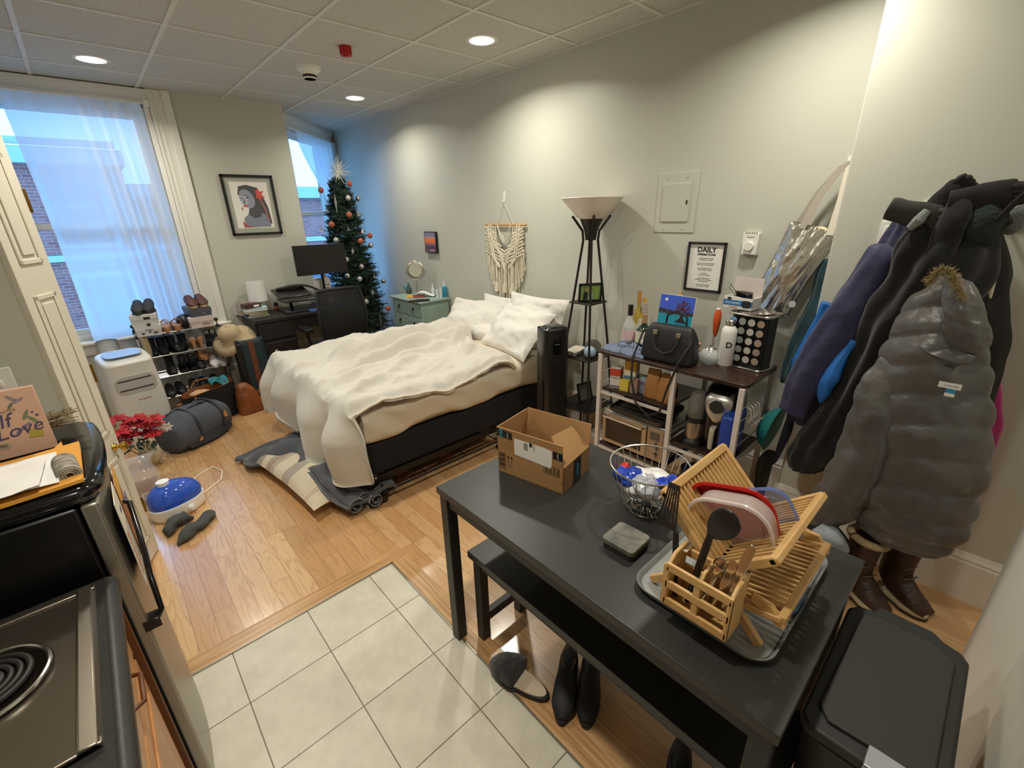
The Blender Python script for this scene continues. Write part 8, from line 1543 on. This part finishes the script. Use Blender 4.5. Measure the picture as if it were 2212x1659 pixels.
b = B(); b.box((.0, -.0615, .03), (.09, -.06, .07)); b.build('barcode_label', m_paper, t); b = B(); [b.box((.01 + k * .007, -.0625, .035), (.013 + k * .007, -.061, .065)) for k in range(10)]; b.build('barcode', m_ink, t)
# humidifier
hpz = V((.015, 3.14, 0)); t = thing('humidifier', hpz, 'white oval humidifier with translucent blue water tank', 'humidifier', rot=.35); t.scale = (1.25, 1.15, 1.15)
b = B(); b.loft([((0, 0, 0), (.105, 0, 0), (0, .075, 0), 2.4), ((0, 0, .02), (.115, 0, 0), (0, .085, 0), 2.4), ((0, 0, .07), (.118, 0, 0), (0, .088, 0), 2.4), ((0, 0, .075), (.115, 0, 0), (0, .085, 0), 2.4)], 44, 4); b.build('base', m_white, t, smooth=True)
b = B(); b.loft([((0, 0, .075), (.112, 0, 0), (0, .083, 0), 2.4), ((0, 0, .11), (.112, 0, 0), (0, .082, 0), 2.4), ((-.005, 0, .15), (.095, 0, 0), (0, .065, 0), 2.3), ((-.015, 0, .175), (.06, 0, 0), (0, .045, 0), 2.2), ((-.02, 0, .185), (.03, 0, 0), (0, .025, 0), 2)], 44, 6); b.build('blue_tank', mat('blue_tank', '2f5fd6', r=.08, alpha=.8, spec=.7, emit=0), t, smooth=True)
b = B(); b.lathe([(.025, .18), (.024, .20), (.028, .203), (.024, .206), (.001, .204)], 24, tr(-.03, .0, 0)); b.build('spout', m_white, t, smooth=True)
b = B(); b.cyl((.02, -.083, .037), (.02, -.098, .037), .017, n=24); b.cyl((.02, -.097, .037), (.02, -.108, .037), .011, n=20); b.build('dial', m_white, t, smooth=True)
b = B(); b.tube([hpz + V((.08, .07, .02)), PZ(440, 1065, .006), PZ(478, 1035, .006), PZ(480, 1018, .006), PZ(460, 1008, .006), PZ(430, 1025, .006), PZ(412, 1042, .006), V((-.02, 3.33, .006))], .004, 8); solo(b, 'white_power_cord', m_white, (0, 0, 0), 'looped white power cord beside the humidifier', 'cord', smooth=True)
# socks
m_so = mat('sock_grey', '4a4d4c', r=.97, bump=.5, bs=200)
b = B(); b.loft([((-.06, -.02, .015), (0, .02, 0), (0, 0, .012)), ((-.02, 0, .03), (0, .035, 0), (0, 0, .028)), ((.03, .01, .028), (0, .035, 0), (0, 0, .026)), ((.06, -.01, .018), (0, .018, 0), (0, 0, .014))], 22, 7, amp=.018, ns=22); solo(b, 'sock', m_so, (-.015, 2.95, 0), 'balled grey sock on the floor, left of the pair', 'sock', 'grey socks on the floor', rot=.3, smooth=True, ang=3).scale = (1.3, 1.3, 1.3)
b = B(); b.loft([((-.09, -.035, .015), (0.01, .02, 0), (0, 0, .014)), ((-.04, -.01, .025), (0, .034, 0), (0, 0, .024)), ((.02, .0, .025), (-.01, .032, 0), (0, 0, .023)), ((.06, .03, .022), (-.015, .028, 0), (0, 0, .021)), ((.09, .07, .015), (-.015, .012, 0), (0, 0, .012))], 22, 7, amp=.013, ns=22); solo(b, 'sock', m_so, (.055, 2.83, 0), 'longer grey sock stretched on the floor, right one', 'sock', 'grey socks on the floor', rot=.25, smooth=True, ang=3).scale = (1.25, 1.25, 1.25)
